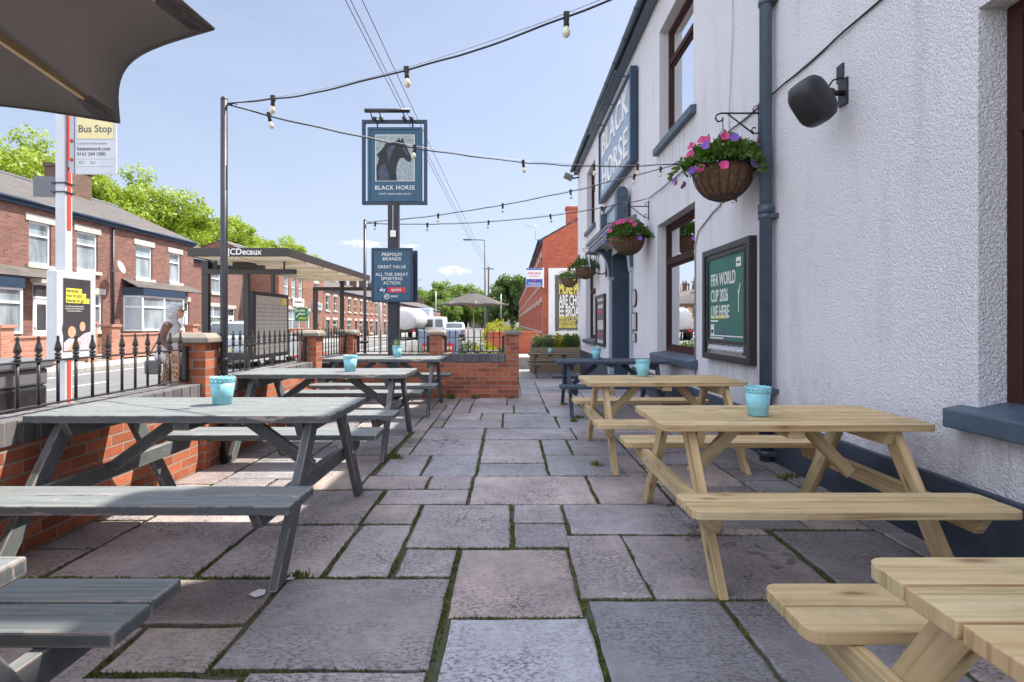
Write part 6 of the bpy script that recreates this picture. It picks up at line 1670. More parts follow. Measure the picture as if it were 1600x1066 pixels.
def make_house(label, Wd, D, E, Rz, wins, doors, brickm, group, mat_roof='slate', chim=None, base=-.8, stacks=True, dishes=(), pipe=None, gables=True, bay=None, pane='pane', chim_h=1.1, cw_=.24):
    """terraced house, facade along local x from 0 to Wd at y = 0 facing -y, depth D, eave E, ridge Rz"""
    t = thing('terraced_house', label, 'house', (0, 0, 0), 0, group)
    P = lambda u, v, w_: (u, w_, v)
    ops = [w_[:4] for w_ in wins] + [d_[:4] for d_ in doors]
    mb = MB(); facade(mb, 0, Wd, base, E, ops, P, .1)
    for x in (0, Wd):
        mb.face([(x, 0, base), (x, D, base), (x, D, E), (x, 0, E)], [(0, base), (D, base), (D, E), (0, E)])
        mb.face([(x, 0, E), (x, D, E), (x, D / 2, Rz)], [(0, E), (D, E), (D / 2, Rz)])
    mb.face([(0, D, base), (Wd, D, base), (Wd, D, E), (0, D, E)], [(0, base), (Wd, base), (Wd, E), (0, E)])
    mb.build('wall', M[brickm], t, local=True)
    mb = MB(); L = math.hypot(D / 2, Rz - E); ov = .18; ze = E - ov * (Rz - E) / (D / 2)
    mb.face([(-.001, -ov, ze + .06), (Wd + .001, -ov, ze + .06), (Wd + .001, D / 2, Rz + .06), (-.001, D / 2, Rz + .06)], [(0, 0), (Wd, 0), (Wd, L), (0, L)])
    mb.face([(-.001, D + ov, ze + .06), (Wd + .001, D + ov, ze + .06), (Wd + .001, D / 2, Rz + .06), (-.001, D / 2, Rz + .06)], [(0, 0), (Wd, 0), (Wd, L), (0, L)])
    rf = mb.build('roof', M[mat_roof], t, local=True); sm = rf.modifiers.new('slates', 'SOLIDIFY'); sm.thickness = .06; sm.offset = 0
    mb = MB(); mb.tube([(0, D / 2, Rz + .09), (Wd, D / 2, Rz + .09)], .09, 6); mb.build('ridge', M['lead'], rf, local=True)
    mb = MB(); mb.box((0, -.14, E - .2), (Wd, -.02, E - .05)); mb.tube([(0, -.2, E - .04), (Wd, -.2, E - .04)], .055, 6); mb.build('gutter', M['signframe'], t, local=True)
    if chim is not None:
        cx_, cy_ = chim
        mb = MB(); mb.box((cx_ - cw_, cy_ - .45, Rz - .9), (cx_ + cw_, cy_ + .45, Rz + chim_h)); mb.box((cx_ - cw_ - .05, cy_ - .5, Rz + chim_h), (cx_ + cw_ + .05, cy_ + .5, Rz + chim_h + .14)); ch = mb.build('chimney', M['brick_dark'], rf, local=True)
        mb = MB()
        for q in range(3): mb.lathe([(.11, 0), (.10, .35), (.12, .37), (.12, .42)], (cx_ + (q - 1) * (cw_ - .24) * .8, cy_ - .32 + q * .32, Rz + chim_h + .14), 8)
        mb.build('chimney_pot', M['brick_garden'], ch, local=True)
    for w_ in wins:
        ww = house_window(t, P, *w_[:4], style=w_[4] if len(w_) > 4 else 0, pane=pane)
    for d_ in doors:
        a, b, c_, e_ = d_[:4]
        mb = MB(); pbox(mb, P, a, a + .07, c_, e_, .05, .12); pbox(mb, P, b - .07, b, c_, e_, .05, .12); pbox(mb, P, a + .07, b - .07, e_ - .07, e_, .052, .12); pbox(mb, P, a + .07, b - .07, e_ - .55, e_ - .48, .052, .12)
        pbox(mb, P, a + .08, b - .08, c_ + .02, e_ - .56, .075, .115)
        m_ = (a + b) / 2; hw = (b - a) * .22
        pbox(mb, P, m_ - hw, m_ + hw, c_ + .15, c_ + .75, .065, .08)
        dr = mb.build('door', M[d_[4] if len(d_) > 4 else 'upvc'], t, local=True)
        mb = MB(); mb.face([P(m_ - hw, c_ + .95, .068), P(m_ + hw, c_ + .95, .068), P(m_ + hw, e_ - .75, .068), P(m_ - hw, e_ - .75, .068)]); mb.face([P(a + .07, e_ - .48, .09), P(b - .07, e_ - .48, .09), P(b - .07, e_ - .07, .09), P(a + .07, e_ - .07, .09)]); mb.build('pane', M['panedark'], dr, local=True)
        mb = MB(); pbox(mb, P, a - .12, b + .12, e_, e_ + .24, -.03, .04); mb.build('lintel', M['stone'], dr, local=True)
        mb = MB(); mb.tube([P(a + .16, c_ + .98, .05), P(a + .16, c_ + 1.1, .05)], .02, 6); mb.build('handle', M['galv'], dr, local=True)
    if pipe is not None:
        mb = MB(); mb.tube([(pipe, -.07, base), (pipe, -.07, E - .25)], .045, 8); mb.build('drainpipe', M['blackmetal'], t, local=True)
    for (dx_, dz_) in dishes:
        mb = MB(); mb.lathe([(0, 0), (.16, .02), (.28, .07)], (dx_, -.45, dz_), 16, 0, True, (.2, -1, .35)); mb.tube([(dx_, 0, dz_ - .15), (dx_, -.3, dz_ - .12), (dx_, -.45, dz_)], .02, 6); mb.build('satellite_dish', M['galv'], t, local=True)
    if bay:
        a, b, c_, e_ = bay; pr = .62
        mb = MB(); pts = [(a, 0), (a + .25, -pr), (b - .25, -pr), (b, 0)]
        def strip(z0, z1, sc, matidx=0):
            for p, q in zip(pts, pts[1:]):
                pass
        # brick base, dark fascia and lean-to roof
        for p, q in zip(pts, pts[1:]):
            Lq = math.hypot(q[0] - p[0], q[1] - p[1])
            mb.face([(p[0], p[1], base), (q[0], q[1], base), (q[0], q[1], c_), (p[0], p[1], c_)], [(0, base), (Lq, base), (Lq, c_), (0, c_)])
        by = mb.build('bay_window', M[brickm], t, local=True)
        mb = MB()
        for p, q in zip(pts, pts[1:]):
            Lq = math.hypot(q[0] - p[0], q[1] - p[1]); n_ = 2 if Lq > 1 else 1
            for k in range(n_ + 1 if q == pts[-1] else n_):
                x_, y_ = p[0] + (q[0] - p[0]) * k / n_, p[1] + (q[1] - p[1]) * k / n_
                mb.box((x_ - .04, y_ - .04, c_), (x_ + .04, y_ + .04, e_))
            d_ = Vector((q[0] - p[0], q[1] - p[1], 0)).normalized(); s_ = Vector((d_.y, -d_.x, 0))
            for z in (c_ + .04, c_ + (e_ - c_) * .68, e_ - .04): mb.obox(((p[0] + q[0]) / 2, (p[1] + q[1]) / 2, z), (d_, s_, (0, 0, 1)), (Lq / 2 - .04, .036, .038))
        mb.build('bay_frame', M['upvc'], by, local=True)
        mb = MB()
        for p, q in zip(pts, pts[1:]): mb.face([(p[0], p[1] + .01, c_), (q[0], q[1] + .01, c_), (q[0], q[1] + .01, e_), (p[0], p[1] + .01, e_)])
        mb.build('pane', M['pane'], by, local=True)
        mb = MB()
        pts2 = [(a - .08, .0), (a + .2, -pr - .1), (b - .2, -pr - .1), (b + .08, .0)]
        lo = [mb.bm.verts.new((x_, y_, e_)) for x_, y_ in pts2]; hi = [mb.bm.verts.new((x_, y_, e_ + .34)) for x_, y_ in pts2]
        mb.bm.faces.new(lo); mb.bm.faces.new(list(reversed(hi)))
        for k in range(3): mb.bm.faces.new((lo[k], lo[k + 1], hi[k + 1], hi[k]))
        mb.build('bay_fascia', M['signframe'], by, local=True)
        mb = MB(); mb.face([(a - .14, -pr * .9 - .18, e_ + .345), (b + 1.3, -pr * .9 - .18, e_ + .345), (b + 1.3, -.01, e_ + .72), (a - .14, -.01, e_ + .72)], [(0, 0), (3, 0), (3, 1), (0, 1)]); rr_ = mb.build('bay_roof', M['slate'], by, local=True); sm = rr_.modifiers.new('t', 'SOLIDIFY'); sm.thickness = .05
    return t
RL = R(90)
HX = -16.6
gl = 'terraced houses across the road'
h = make_house('brown brick terraced house farthest left, behind the litter bin', 4.6, 8, 5.5, 7.3, [(.6, 1.5, 3.35, 4.85), (2.9, 3.9, 3.35, 4.85)], [(.5, 1.4, .1, 2.5)], 'brick_house', gl, chim=(0.0, 4), bay=(2.2, 4.5, .95, 2.45)); place(h, (HX, 13.3, 0), RL)
h = make_house('brown brick terraced house with white door behind the bus stop post', 4.6, 8, 5.5, 7.3, [(.65, 1.55, 3.35, 4.85), (2.7, 3.75, 3.35, 4.85), (3.0, 4.0, 1.0, 2.45)], [(.8, 1.65, .1, 2.72)], 'brick_house', gl, dishes=((4.35, 3.6),), pipe=4.5); place(h, (HX, 17.9, 0), RL)
h = make_house('end terraced house with a dark bay roof behind the walking woman', 5.7, 8, 5.5, 7.3, [(1.35, 2.45, 3.3, 4.8), (3.7, 4.6, 3.3, 4.75)], [(4.45, 5.3, .1, 2.4)], 'brick_house', gl, chim=(2.6, 4.0), chim_h=1.1, cw_=.8, bay=(.6, 4.0, .95, 2.5)); place(h, (HX, 22.5, 0), RL)
h = make_house('set back red brick house seen through the bus shelter glass', 8.4, 8, 5.3, 7.2, [(1.0, 2.0, 3.3, 4.7), (4.3, 5.4, 3.3, 4.7), (3.6, 5.6, 1.0, 2.4, 2)], [(6.4, 7.3, 0, 2.3)], 'brick_house', gl); place(h, (-19.6, 31.0, 0), RL)
h = make_house('orange brick corner shop building behind the green road sign', 9.5, 9, 5.6, 7.4, [(.9, 1.75, 3.3, 4.9, 1), (2.3, 3.15, 3.3, 4.9, 1), (3.7, 4.55, 3.3, 4.9, 1), (7.2, 8.2, 3.2, 4.8, 1), (1.2, 4.2, .8, 2.4, 2), (7.0, 8.4, .9, 2.4, 2)], [(5.2, 6.2, -.1, 2.3)], 'brick_house2', gl); place(h, (-17.2, 40.0, 0), RL)
# shop boards on that corner building
for lab, y0_, y1_, z0_, z1_, mt in (('white shop board on the corner building wall, above the green road sign', 42.4, 44.6, 2.65, 3.25, 'white'), ('pale blue and white shop board on the corner building, farther along', 46.6, 48.9, 2.45, 3.1, 'signpale')):
    s_ = thing('shop_board', lab, 'shop sign', (-17.1, (y0_ + y1_) / 2, z0_), 0, 'shop boards on the corner building')
    mb = MB(); mb.box((-17.2, y0_, z0_), (-17.08, y1_, z1_)); mb.build('board', M[mt], s_)
    mb = MB(); greek(mb, facing((-17.08, (y0_ + y1_) / 2, (z0_ + z1_) / 2 + .08), '+x'), (y1_ - y0_) * .8, .22, 0, .01); mb.build('print', M['greyink'], s_)
# the long row down the left side of the road
rowL = make_house('brick terraced house in the long row left of the road, nearest the shelter end', 4.6, 8, 4.55, 6.2, [(.6, 1.5, 2.5, 3.9, 1), (2.9, 3.8, 2.5, 3.9, 1), (2.6, 3.9, .1, 1.6, 0)], [(.7, 1.6, -.7, 1.6, 'bluepaint')], 'brick_house2', 'houses in the long row left of the road', chim=(0.05, 4.0), pane='panedark')
place(rowL, (-17.2, 49.6, 0), RL)
names = ['second', 'third', 'fourth', 'fifth', 'sixth', 'seventh', 'eighth', 'ninth', 'tenth', 'eleventh', 'twelfth', 'thirteenth', 'fourteenth', 'fifteenth', 'sixteenth', 'seventeenth', 'eighteenth']
for k in range(1, 18):
    c = copy_tree(rowL); place(c, (-17.2, 49.6 + 4.6 * k, -.02 * k), RL); c['label'] = names[k - 1] + ' brick terraced house along the long left row, counted from the shelter end'
# right hand row beyond the side street
RX = 1.64
rowR = make_house('red brick end terrace house with the advertising billboard on its gable', 4.5, 8, 5.5, 7.75, [(.6, 1.5, 3.3, 4.7, 1), (2.9, 3.8, 3.3, 4.7, 1), (2.6, 3.8, .9, 2.4, 0)], [(.7, 1.6, 0, 2.3)], 'brick_gable', 'houses in the row right of the road', chim=(4.4, 4.0), pane='panedark', mat_roof='slate2')
place(rowR, (RX, 27 + 4.5, 0), R(-90))
for k in range(1, 16):
    c = copy_tree(rowR); place(c, (RX, 27 + 4.5 * (k + 1), 0), R(-90)); c['label'] = names[k - 1] + ' red brick terraced house in the right hand row, counted from the billboard gable'
mb = MB(); mb.box((2.85, 27.05, 6.0), (3.4, 27.55, 7.05)); mb.box((2.8, 27.0, 7.05), (3.45, 27.6, 7.17)); mb.build('chimney', M['brick_gable'], rowR)
# billboard on the gable
t = thing('billboard', 'grey advertising billboard with yellow and white words on the brick gable', 'billboard', (4.9, 26.95, .65))
bx0, bx1, bz0, bz1 = 1.92, 8.1, .68, 4.05
mb = MB(); mb.box((bx0, 26.85, bz0), (bx1, 26.99, bz1)); mb.build('frame', M['white'], t, bevel=.01)
mb = MB(); mb.box((bx0 + .32, 26.835, bz0 + .22), (bx1 - .3, 26.852, bz1 - .34)); p_ = mb.build('poster', M['poster_grey'], t)
xl = bx0 + .52
mb = MB(); mb.text('MORE PEOPLE', .74, facing((xl, 26.835, 2.98), '-y'), 0, .003, 'LEFT', .345, .018, .98); mb.text("SWITCH TO THE\nUK'S FASTEST\nBROADBAND PROVIDER", .235, facing((xl, 26.835, 1.34), '-y'), 0, .003, 'LEFT', .60, .02, .98, .85); mb.build('yellow_lettering', M['yellow'], p_)
mb = MB(); mb.text('ARE CHOOSING\nEE BROADBAND', .74, facing((xl, 26.835, 2.14), '-y'), 0, .003, 'LEFT', .345, .018, .98, .74); greek(mb, facing((xl + .8, 26.835, .93), '-y'), 1.6, .05); mb.build('white_lettering', M['offwhite'], p_)
mb = MB(); mb.box((bx0, 26.84, bz0 - .35), (bx1, 26.99, bz0 - .10)); greek(mb, facing((3.5, 26.84, bz0 - .22), '-y'), 2.4, .14); mb.build('base_panel', M['paper'], t)
# for sale board
t = thing('sale_board', 'red white and blue for sale board on a bracket by the brick gable', 'for sale board', (1.4, 26.6, 2.9))
mb = MB(); mb.box((.78, 26.6, 3.10), (1.62, 26.63, 4.02)); b_ = mb.build('board', M['white'], t)
mb = MB(); mb.prism(rect(.80, .36), facing((1.2, 26.6, 3.30), '-y'), .003); mb.prism(rect(.80, .08), facing((1.2, 26.6, 3.97), '-y'), .003); mb.build('blue_band', M['blueink'], b_)
mb = MB(); mb.text('FOR SALE', .165, facing((1.2, 26.598, 3.76), '-y'), 0, .002, 'CENTER', .9, .01); greek(mb, facing((1.2, 26.6, 3.62), '-y'), .5, .05); mb.prism(rect(.12, .12), facing((1.2, 26.596, 3.40), '-y'), .002); mb.build('red_lettering', M['redink'], b_)
mb = MB(); greek(mb, facing((1.2, 26.596, 3.28), '-y'), .6, .05); greek(mb, facing((1.2, 26.596, 3.19), '-y'), .7, .05); mb.build('white_print', M['offwhite'], b_)
mb = MB(); mb.box((1.62, 26.6, 3.05), (1.68, 26.66, 4.05)); mb.box((1.63, 26.66, 3.2), (1.66, 27.02, 3.25)); mb.build('bracket', M['white'], t)
# aerial
t = thing('roof_aerial', 'television aerial on a pole at the brick gable eave', 'aerial', (1.3, 27.4, 5.4))
mb = MB(); mb.tube([(1.62, 27.6, 5.3), (1.3, 27.4, 5.6), (1.3, 27.4, 6.3)], .018, 6); mb.tube([(.8, 27.4, 6.25), (1.5, 27.4, 6.2)], .014, 5)
for k in range(6): mb.tube([(.85 + k * .11, 27.25, 6.245 - k * .007), (.85 + k * .11, 27.55, 6.245 - k * .007)], .008, 4)
mb.build('mast', M['galv'], t)
t = thing('roof_aerial', 'thin television aerial on the gable roof slope', 'aerial', (3.4, 27.6, 7.0))
mb = MB(); mb.tube([(3.45, 27.6, 6.6), (3.45, 27.6, 7.25)], .016, 5); mb.tube([(2.7, 27.6, 7.45), (3.6, 27.6, 7.2)], .014, 5); mb.build('mast', M['galv'], t)
# garden walls of the houses across the road
def gwall(label, y0, y1, zt, piers):
    t = thing('garden_wall', label, 'garden wall', (-14, (y0 + y1) / 2, 0), 0, 'garden walls across the road')
    mb = MB(); mb.box((-14.2, y0, -.1), (-14.0, y1, zt)); mb.build('brickwork', M['brick_garden'], t)
    mb = MB(); mb.box((-14.24, y0, zt), (-13.96, y1, zt + .06)); mb.build('coping', M['brick_garden'], t, bevel=.01)
    for y in piers:
        mb = MB(); mb.box((-14.28, y - .2, -.1), (-13.93, y + .2, zt + .3)); p = mb.build('pier', M['brick_garden'], t)
        mb = MB(); mb.box((-14.33, y - .25, zt + .3), (-13.88, y + .25, zt + .39)); mb.build('cap', M['brick_garden'], p, bevel=.01)
gwall('pink brick garden wall left of the bus stop poster', 9, 16.9, .86, (14.9,)); gwall('short pink brick garden wall seen right of the bus stop post', 17.7, 18.1, .95, (17.95,)); gwall('long pink brick garden wall behind the walking woman', 18.9, 28.2, .86, (19.0, 23.8, 28.0)); gwall('brick garden wall in front of the set back house', 29.5, 39.6, .9, (29.6, 39.4))
def bush(name, label, cat, c, r, n, size, mat, seed, group=None, flat=1.0):
    t = thing(name, label, cat, (c[0], c[1], c[2]), 0, group)
    def shp(g):
        v = Vector((g.gauss(0, 1), g.gauss(0, 1), g.gauss(0, 1))).normalized(); k = g.uniform(.55, 1.05) * (1 + .3 * noise.noise(v * 2.4 + Vector((seed, 0, 0))))
        p = Vector((v.x * r[0] * k, v.y * r[1] * k, max(-r[2], v.z * r[2] * k))); return p + Vector((0, 0, r[2])), v + Vector((0, 0, .4))
    leaves_cluster('foliage', mat, n, seed, shp, size, t)
    mb = MB()
    for k in range(4):
        a = k * 1.6; mb.tube([(0, 0, 0), (r[0] * .3 * math.cos(a), r[1] * .3 * math.sin(a), r[2] * 1.1)], [.03, .01], 5)
    mb.build('stem', M['bark'], t, local=True)
    return t
bush('garden_hedge', 'bright green clipped plants between the garden piers across the road', 'hedge', (-15.0, 18.5, 0), (.6, .5, .45), 900, .10, 'leaftree', 41)
bush('rose_bush', 'pale flowering bush seen through the bus shelter glass', 'bush', (-14.9, 27.2, .3), (.8, .8, .6), 500, .12, 'leafgrey', 42)
t = thing('garden_wall', 'low red brick wall below the yellow bush at the side street', 'garden wall', (.2, 23.2, 0))
mb = MB(); mb.box((-1.0, 23.0, -.1), (1.25, 23.22, .86)); mb.build('brickwork', M['brick_gable'], t); mb = MB(); mb.box((-1.02, 22.98, .86), (1.27, 23.24, .93)); mb.build('coping', M['brick_gable'], t, bevel=.01)
bush('bush', 'yellow green bush above the low red wall beyond the parasol', 'bush', (-.55, 24.6, .1), (.75, .6, .62), 1500, .10, 'leafyellow', 43)
bush('bush', 'dark green bush at the right of the yellow bush', 'bush', (.3, 24.4, .1), (.55, .5, .5), 900, .10, 'leafdeep', 44)
for k, (x, y, rr_, mt, lab) in enumerate(((-2.2, 20.2, .5, 'leafgrey', 'bushy green shrub left of the far parasol pole'), (-1.6, 20.9, .42, 'leafdeep', 'low dark shrub just behind the far parasol pole'), (-.9, 20.6, .42, 'leafyellow', 'light green shrub right of the far parasol pole'), (-.2, 20.8, .35, 'leafgrey', 'small grey green shrub behind the right brick pier'))):
    bush('shrub', lab, 'shrub', (x, y, -.3), (rr_, rr_ * .8, rr_), 700, .09, mt, 50 + k, 'shrubs behind the far parasol')
for k, (x, y, lab) in enumerate(((-2.0, 10.4, 'tall tuft of grey green ornamental grass beside the sign post'), (-1.72, 10.5, 'second tuft of ornamental grass, left of the blue board'))):
    t = thing('grass_plant', lab, 'plant', (x, y, -.12), 0, 'ornamental grasses behind the cross wall')
    o = tuft('blades', (0, 0, .3), 150, .95, .30, 'leafgrey', t, 60 + k, .008, .5, .10)
    mb = MB(); mb.lathe([(.14, 0), (.2, .3)], (0, 0, 0), 14); mb.build('plant_tub', M['lead'], t, local=True)
# planted trough at the pub corner
t = thing('planter', 'long timber trough at the far pub corner', 'planter', (1.6, 19.3, -.45))
mb = MB()
for k in range(5): mb.bar((.72, 19.0, -.36 + k * .178), (2.46, 19.0, -.36 + k * .178), .04, .17, (0, 0, 1)); mb.bar((.72, 19.5, -.36 + k * .178), (2.46, 19.5, -.36 + k * .178), .04, .17, (0, 0, 1)); mb.bar((.72, 19.02, -.36 + k * .178), (.72, 19.48, -.36 + k * .178), .04, .17, (0, 0, 1))
mb.build('boards', M['planterwood'], t, bevel=.005)
mb = MB(); mb.box((.7, 18.965, -.45), (.78, 19.0, .46)); mb.box((2.4, 18.965, -.45), (2.48, 19.0, .46)); mb.build('corner_post', M['planterwood'], t)
mb = MB(); mb.face([(.74, 19.02, .38), (2.45, 19.02, .38), (2.45, 19.48, .38), (.74, 19.48, .38)]); mb.build('soil', M['soil'], t)
for k, (x, mt, lab) in enumerate(((1.0, 'leafgrey', 'silvery lavender plant, left in the timber trough'), (1.38, 'leafgrey', 'pale spiky plant in the timber trough beside the lavender'), (1.72, 'leafyellow', 'yellow green plant in the middle of the timber trough'), (2.05, 'leafdeep', 'dark leafy plant in the timber trough'), (2.32, 'leafdeep', 'dark plant in the timber trough touching the pub corner'))):
    p_ = thing('trough_plant', lab, 'plant', (x, 19.25, .38), 0, 'plants in the timber trough')
    tuft('blades', (0, 0, 0), 110, .62 + .08 * (k % 2), .34, mt, p_, 70 + k, .009, .4, .12)
    def shp(g):
        a = g.uniform(0, 6.28); u = g.random(); return Vector((.22 * u * math.cos(a), .2 * u * math.sin(a), g.uniform(.05, .48) * (1.1 - u * .5))), Vector((math.cos(a), math.sin(a), .8))
    leaves_cluster('foliage', mt, 380, 80 + k, shp, .085, p_)
# pavement boards standing behind the cross wall
for lab, x, w_, y in (('grey blue pavement board with a red poster, behind the middle brick pier', -1.52, .86, 11.2),):
    t = thing('pavement_board', lab, 'a-board', (x, y, -.12), 0)
    mb = MB(); X = Vector((1, 0, 0)); ups = Vector((0, .18, 1)).normalized(); nn = X.cross(ups)
    mb.obox((x, y + .08, .52), (X, ups, nn), (w_ / 2, .64, .025)); mb.build('front_panel', M['signpanel'], t, bevel=.02)
    mb = MB(); ups2 = Vector((0, -.25, 1)).normalized(); mb.obox((x, y + .37, .50), (X, ups2, X.cross(ups2)), (w_ / 2, .63, .02)); mb.build('rear_panel', M['blackmetal'], t)
    mb = MB(); mb.obox((x, y + .03, .48), (X, ups, nn), (w_ / 2 - .1, .40, .004)); 
    p_ = mb.build('poster', M['redink'], t)
    mb = MB()
    for k in range(4):
        for q in (-1, 1): mb.obox((x + q * .20, y - .02 + .03 * k, .42 + .12 * k), (X, ups, nn), (.10, .035, .004))
    mb.build('poster_print', M['paleyellow'], p_)
# ---------------------------------------------------------------- street furniture
t = thing('street_lamp', 'tall grey street lamp with a single arm over the road', 'street lamp', (-2.0, 43, 0))
mb = MB(); mb.tube([(-2.0, 43, -.1), (-2.0, 43, 1.4), (-2.0, 43, 1.45), (-2.0, 43, 7.9)], [.10, .10, .075, .06], 12); mb.build('column', M['lampgrey'], t)
mb = MB(); mb.tube([(-2.0, 43, 7.85), (-2.05, 43, 7.93), (-2.3, 43, 7.95), (-3.2, 43, 7.97)], .035, 8); mb.build('arm', M['lampgrey'], t)
mb = MB(); mb.box((-3.75, 42.85, 7.92), (-3.1, 43.15, 8.01)); mb.build('lamp_head', M['lampgrey'], t, bevel=.03)
t = thing('street_lamp', 'second street lamp whose arm shows just right of the lower sign board', 'street lamp', (-9.5, 60, 0))
mb = MB(); mb.tube([(-12.5, 60, -.1), (-12.5, 60, 6.1)], .07, 10); mb.build('column', M['galv'], t); mb = MB(); mb.tube([(-12.5, 60, 6.05), (-12.1, 60, 6.12), (-10.4, 60, 6.14)], .035, 6); mb.build('arm', M['galv'], t); mb = MB(); mb.box((-10.5, 59.85, 6.08), (-9.85, 60.15, 6.17)); mb.build('lamp_head', M['galv'], t, bevel=.03)
t = thing('telegraph_pole', 'brown wooden telegraph pole carrying the overhead wires', 'telegraph pole', (-3.2, 80, 0))
mb = MB(); mb.tube([(-3.2, 80, -.1), (-3.2, 80, 9.7)], [.16, .11], 12); mb.build('shaft', M['bark'], t)
mb = MB(); mb.box((-4.0, 79.9, 9.3), (-2.4, 80.1, 9.42)); mb.build('crossarm', M['bark'], t)
t = thing('telegraph_pole', 'thin pale pole standing beside the right hand trees', 'pole', (-1.6, 95, 0)); mb = MB(); mb.tube([(-1.6, 95, -.1), (-1.6, 95, 6.4)], .09, 8); mb.build('shaft', M['galv'], t)
t = thing('telegraph_pole', 'grey pole left of the far parasol, in front of the round trees', 'pole', (-12.9, 92, 0)); mb = MB(); mb.tube([(-12.7, 92, -.1), (-12.7, 92, 6.6)], .09, 8); mb.build('shaft', M['galv'], t)
for k, (xa, za, xb_, zb) in enumerate(((-3.95, 9.05, -3.5, 9.45), (-3.83, 9.05, -3.25, 9.46), (-3.50, 8.95, -2.9, 9.4))):
    lab = ('leftmost of the three overhead wires running along the road', 'middle one of the three overhead wires along the road', 'rightmost of the three overhead wires, set a little apart')[k]
    t = thing('overhead_wire', lab, 'wire', (xb_, 80, zb), 0, 'overhead wires')
    pts = []
    for q in range(41):
        u = q / 40; y = 80 + (-4 - 80) * u; uu = (80 - y) / (80 - 12.8)
        pts.append((xb_ + (xa - xb_) * uu, y, zb + (za - zb) * uu - .45 * 4 * u * (1 - u) + .45 * 4 * .8 * .2 * uu))
    mb = MB(); mb.tube(pts, .011, 5); mb.build('cable', M['rubber'], t)
t = thing('road_sign', 'green direction sign with white words on two grey posts', 'road sign', (-13.4, 34.5, 0))
sx_, sy_ = -13.4, 34.5
mb = MB(); mb.box((sx_ - .45, sy_, 1.4), (sx_ + .45, sy_ + .03, 2.3)); b_ = mb.build('plate', M['greensign'], t, bevel=.01)
mb = MB(); A_ = facing((sx_, sy_, 1.85), '-y')
for (w_, h_, cx_, cy_) in ((.86, .015, 0, .43), (.86, .015, 0, -.43), (.015, .86, -.425, 0), (.015, .86, .425, 0)): mb.prism(rect(w_, h_, cx_, cy_), A_, .003)
greek(mb, facing((sx_ - .02, sy_, 2.12), '-y'), .5, .13); mb.prism([(-.36, .16), (-.31, .16), (-.31, .3), (-.28, .3), (-.335, .38), (-.39, .3), (-.36, .3)], A_, .003); mb.prism([(-.38, -.16), (-.28, -.2), (-.24, -.1), (-.16, -.02), (-.2, .02), (-.28, -.07)], A_, .003)
greek(mb, facing((sx_ + .05, sy_, 1.90), '-y'), .45, .12, 0, .002, 3); mb.build('lettering', M['offwhite'], b_)
mb = MB(); greek(mb, facing((sx_ + .08, sy_, 1.62), '-y'), .5, .12, 0, .002, 5); mb.build('yellow_lettering', M['yellow'], b_)
mb = MB()
for q in (-.3, .3): mb.tube([(sx_ + q, sy_ + .06, 0), (sx_ + q, sy_ + .06, 2.35)], .04, 8)
mb.build('post', M['galv'], t)
t = thing('sign_post', 'bare pale grey traffic post beside the dark pub sign post', 'post', (-3.9, 16.0, 0)); mb = MB(); mb.tube([(-3.87, 16, 0), (-3.87, 16, 2.6)], .05, 10); mb.build('shaft', M['galv'], t)
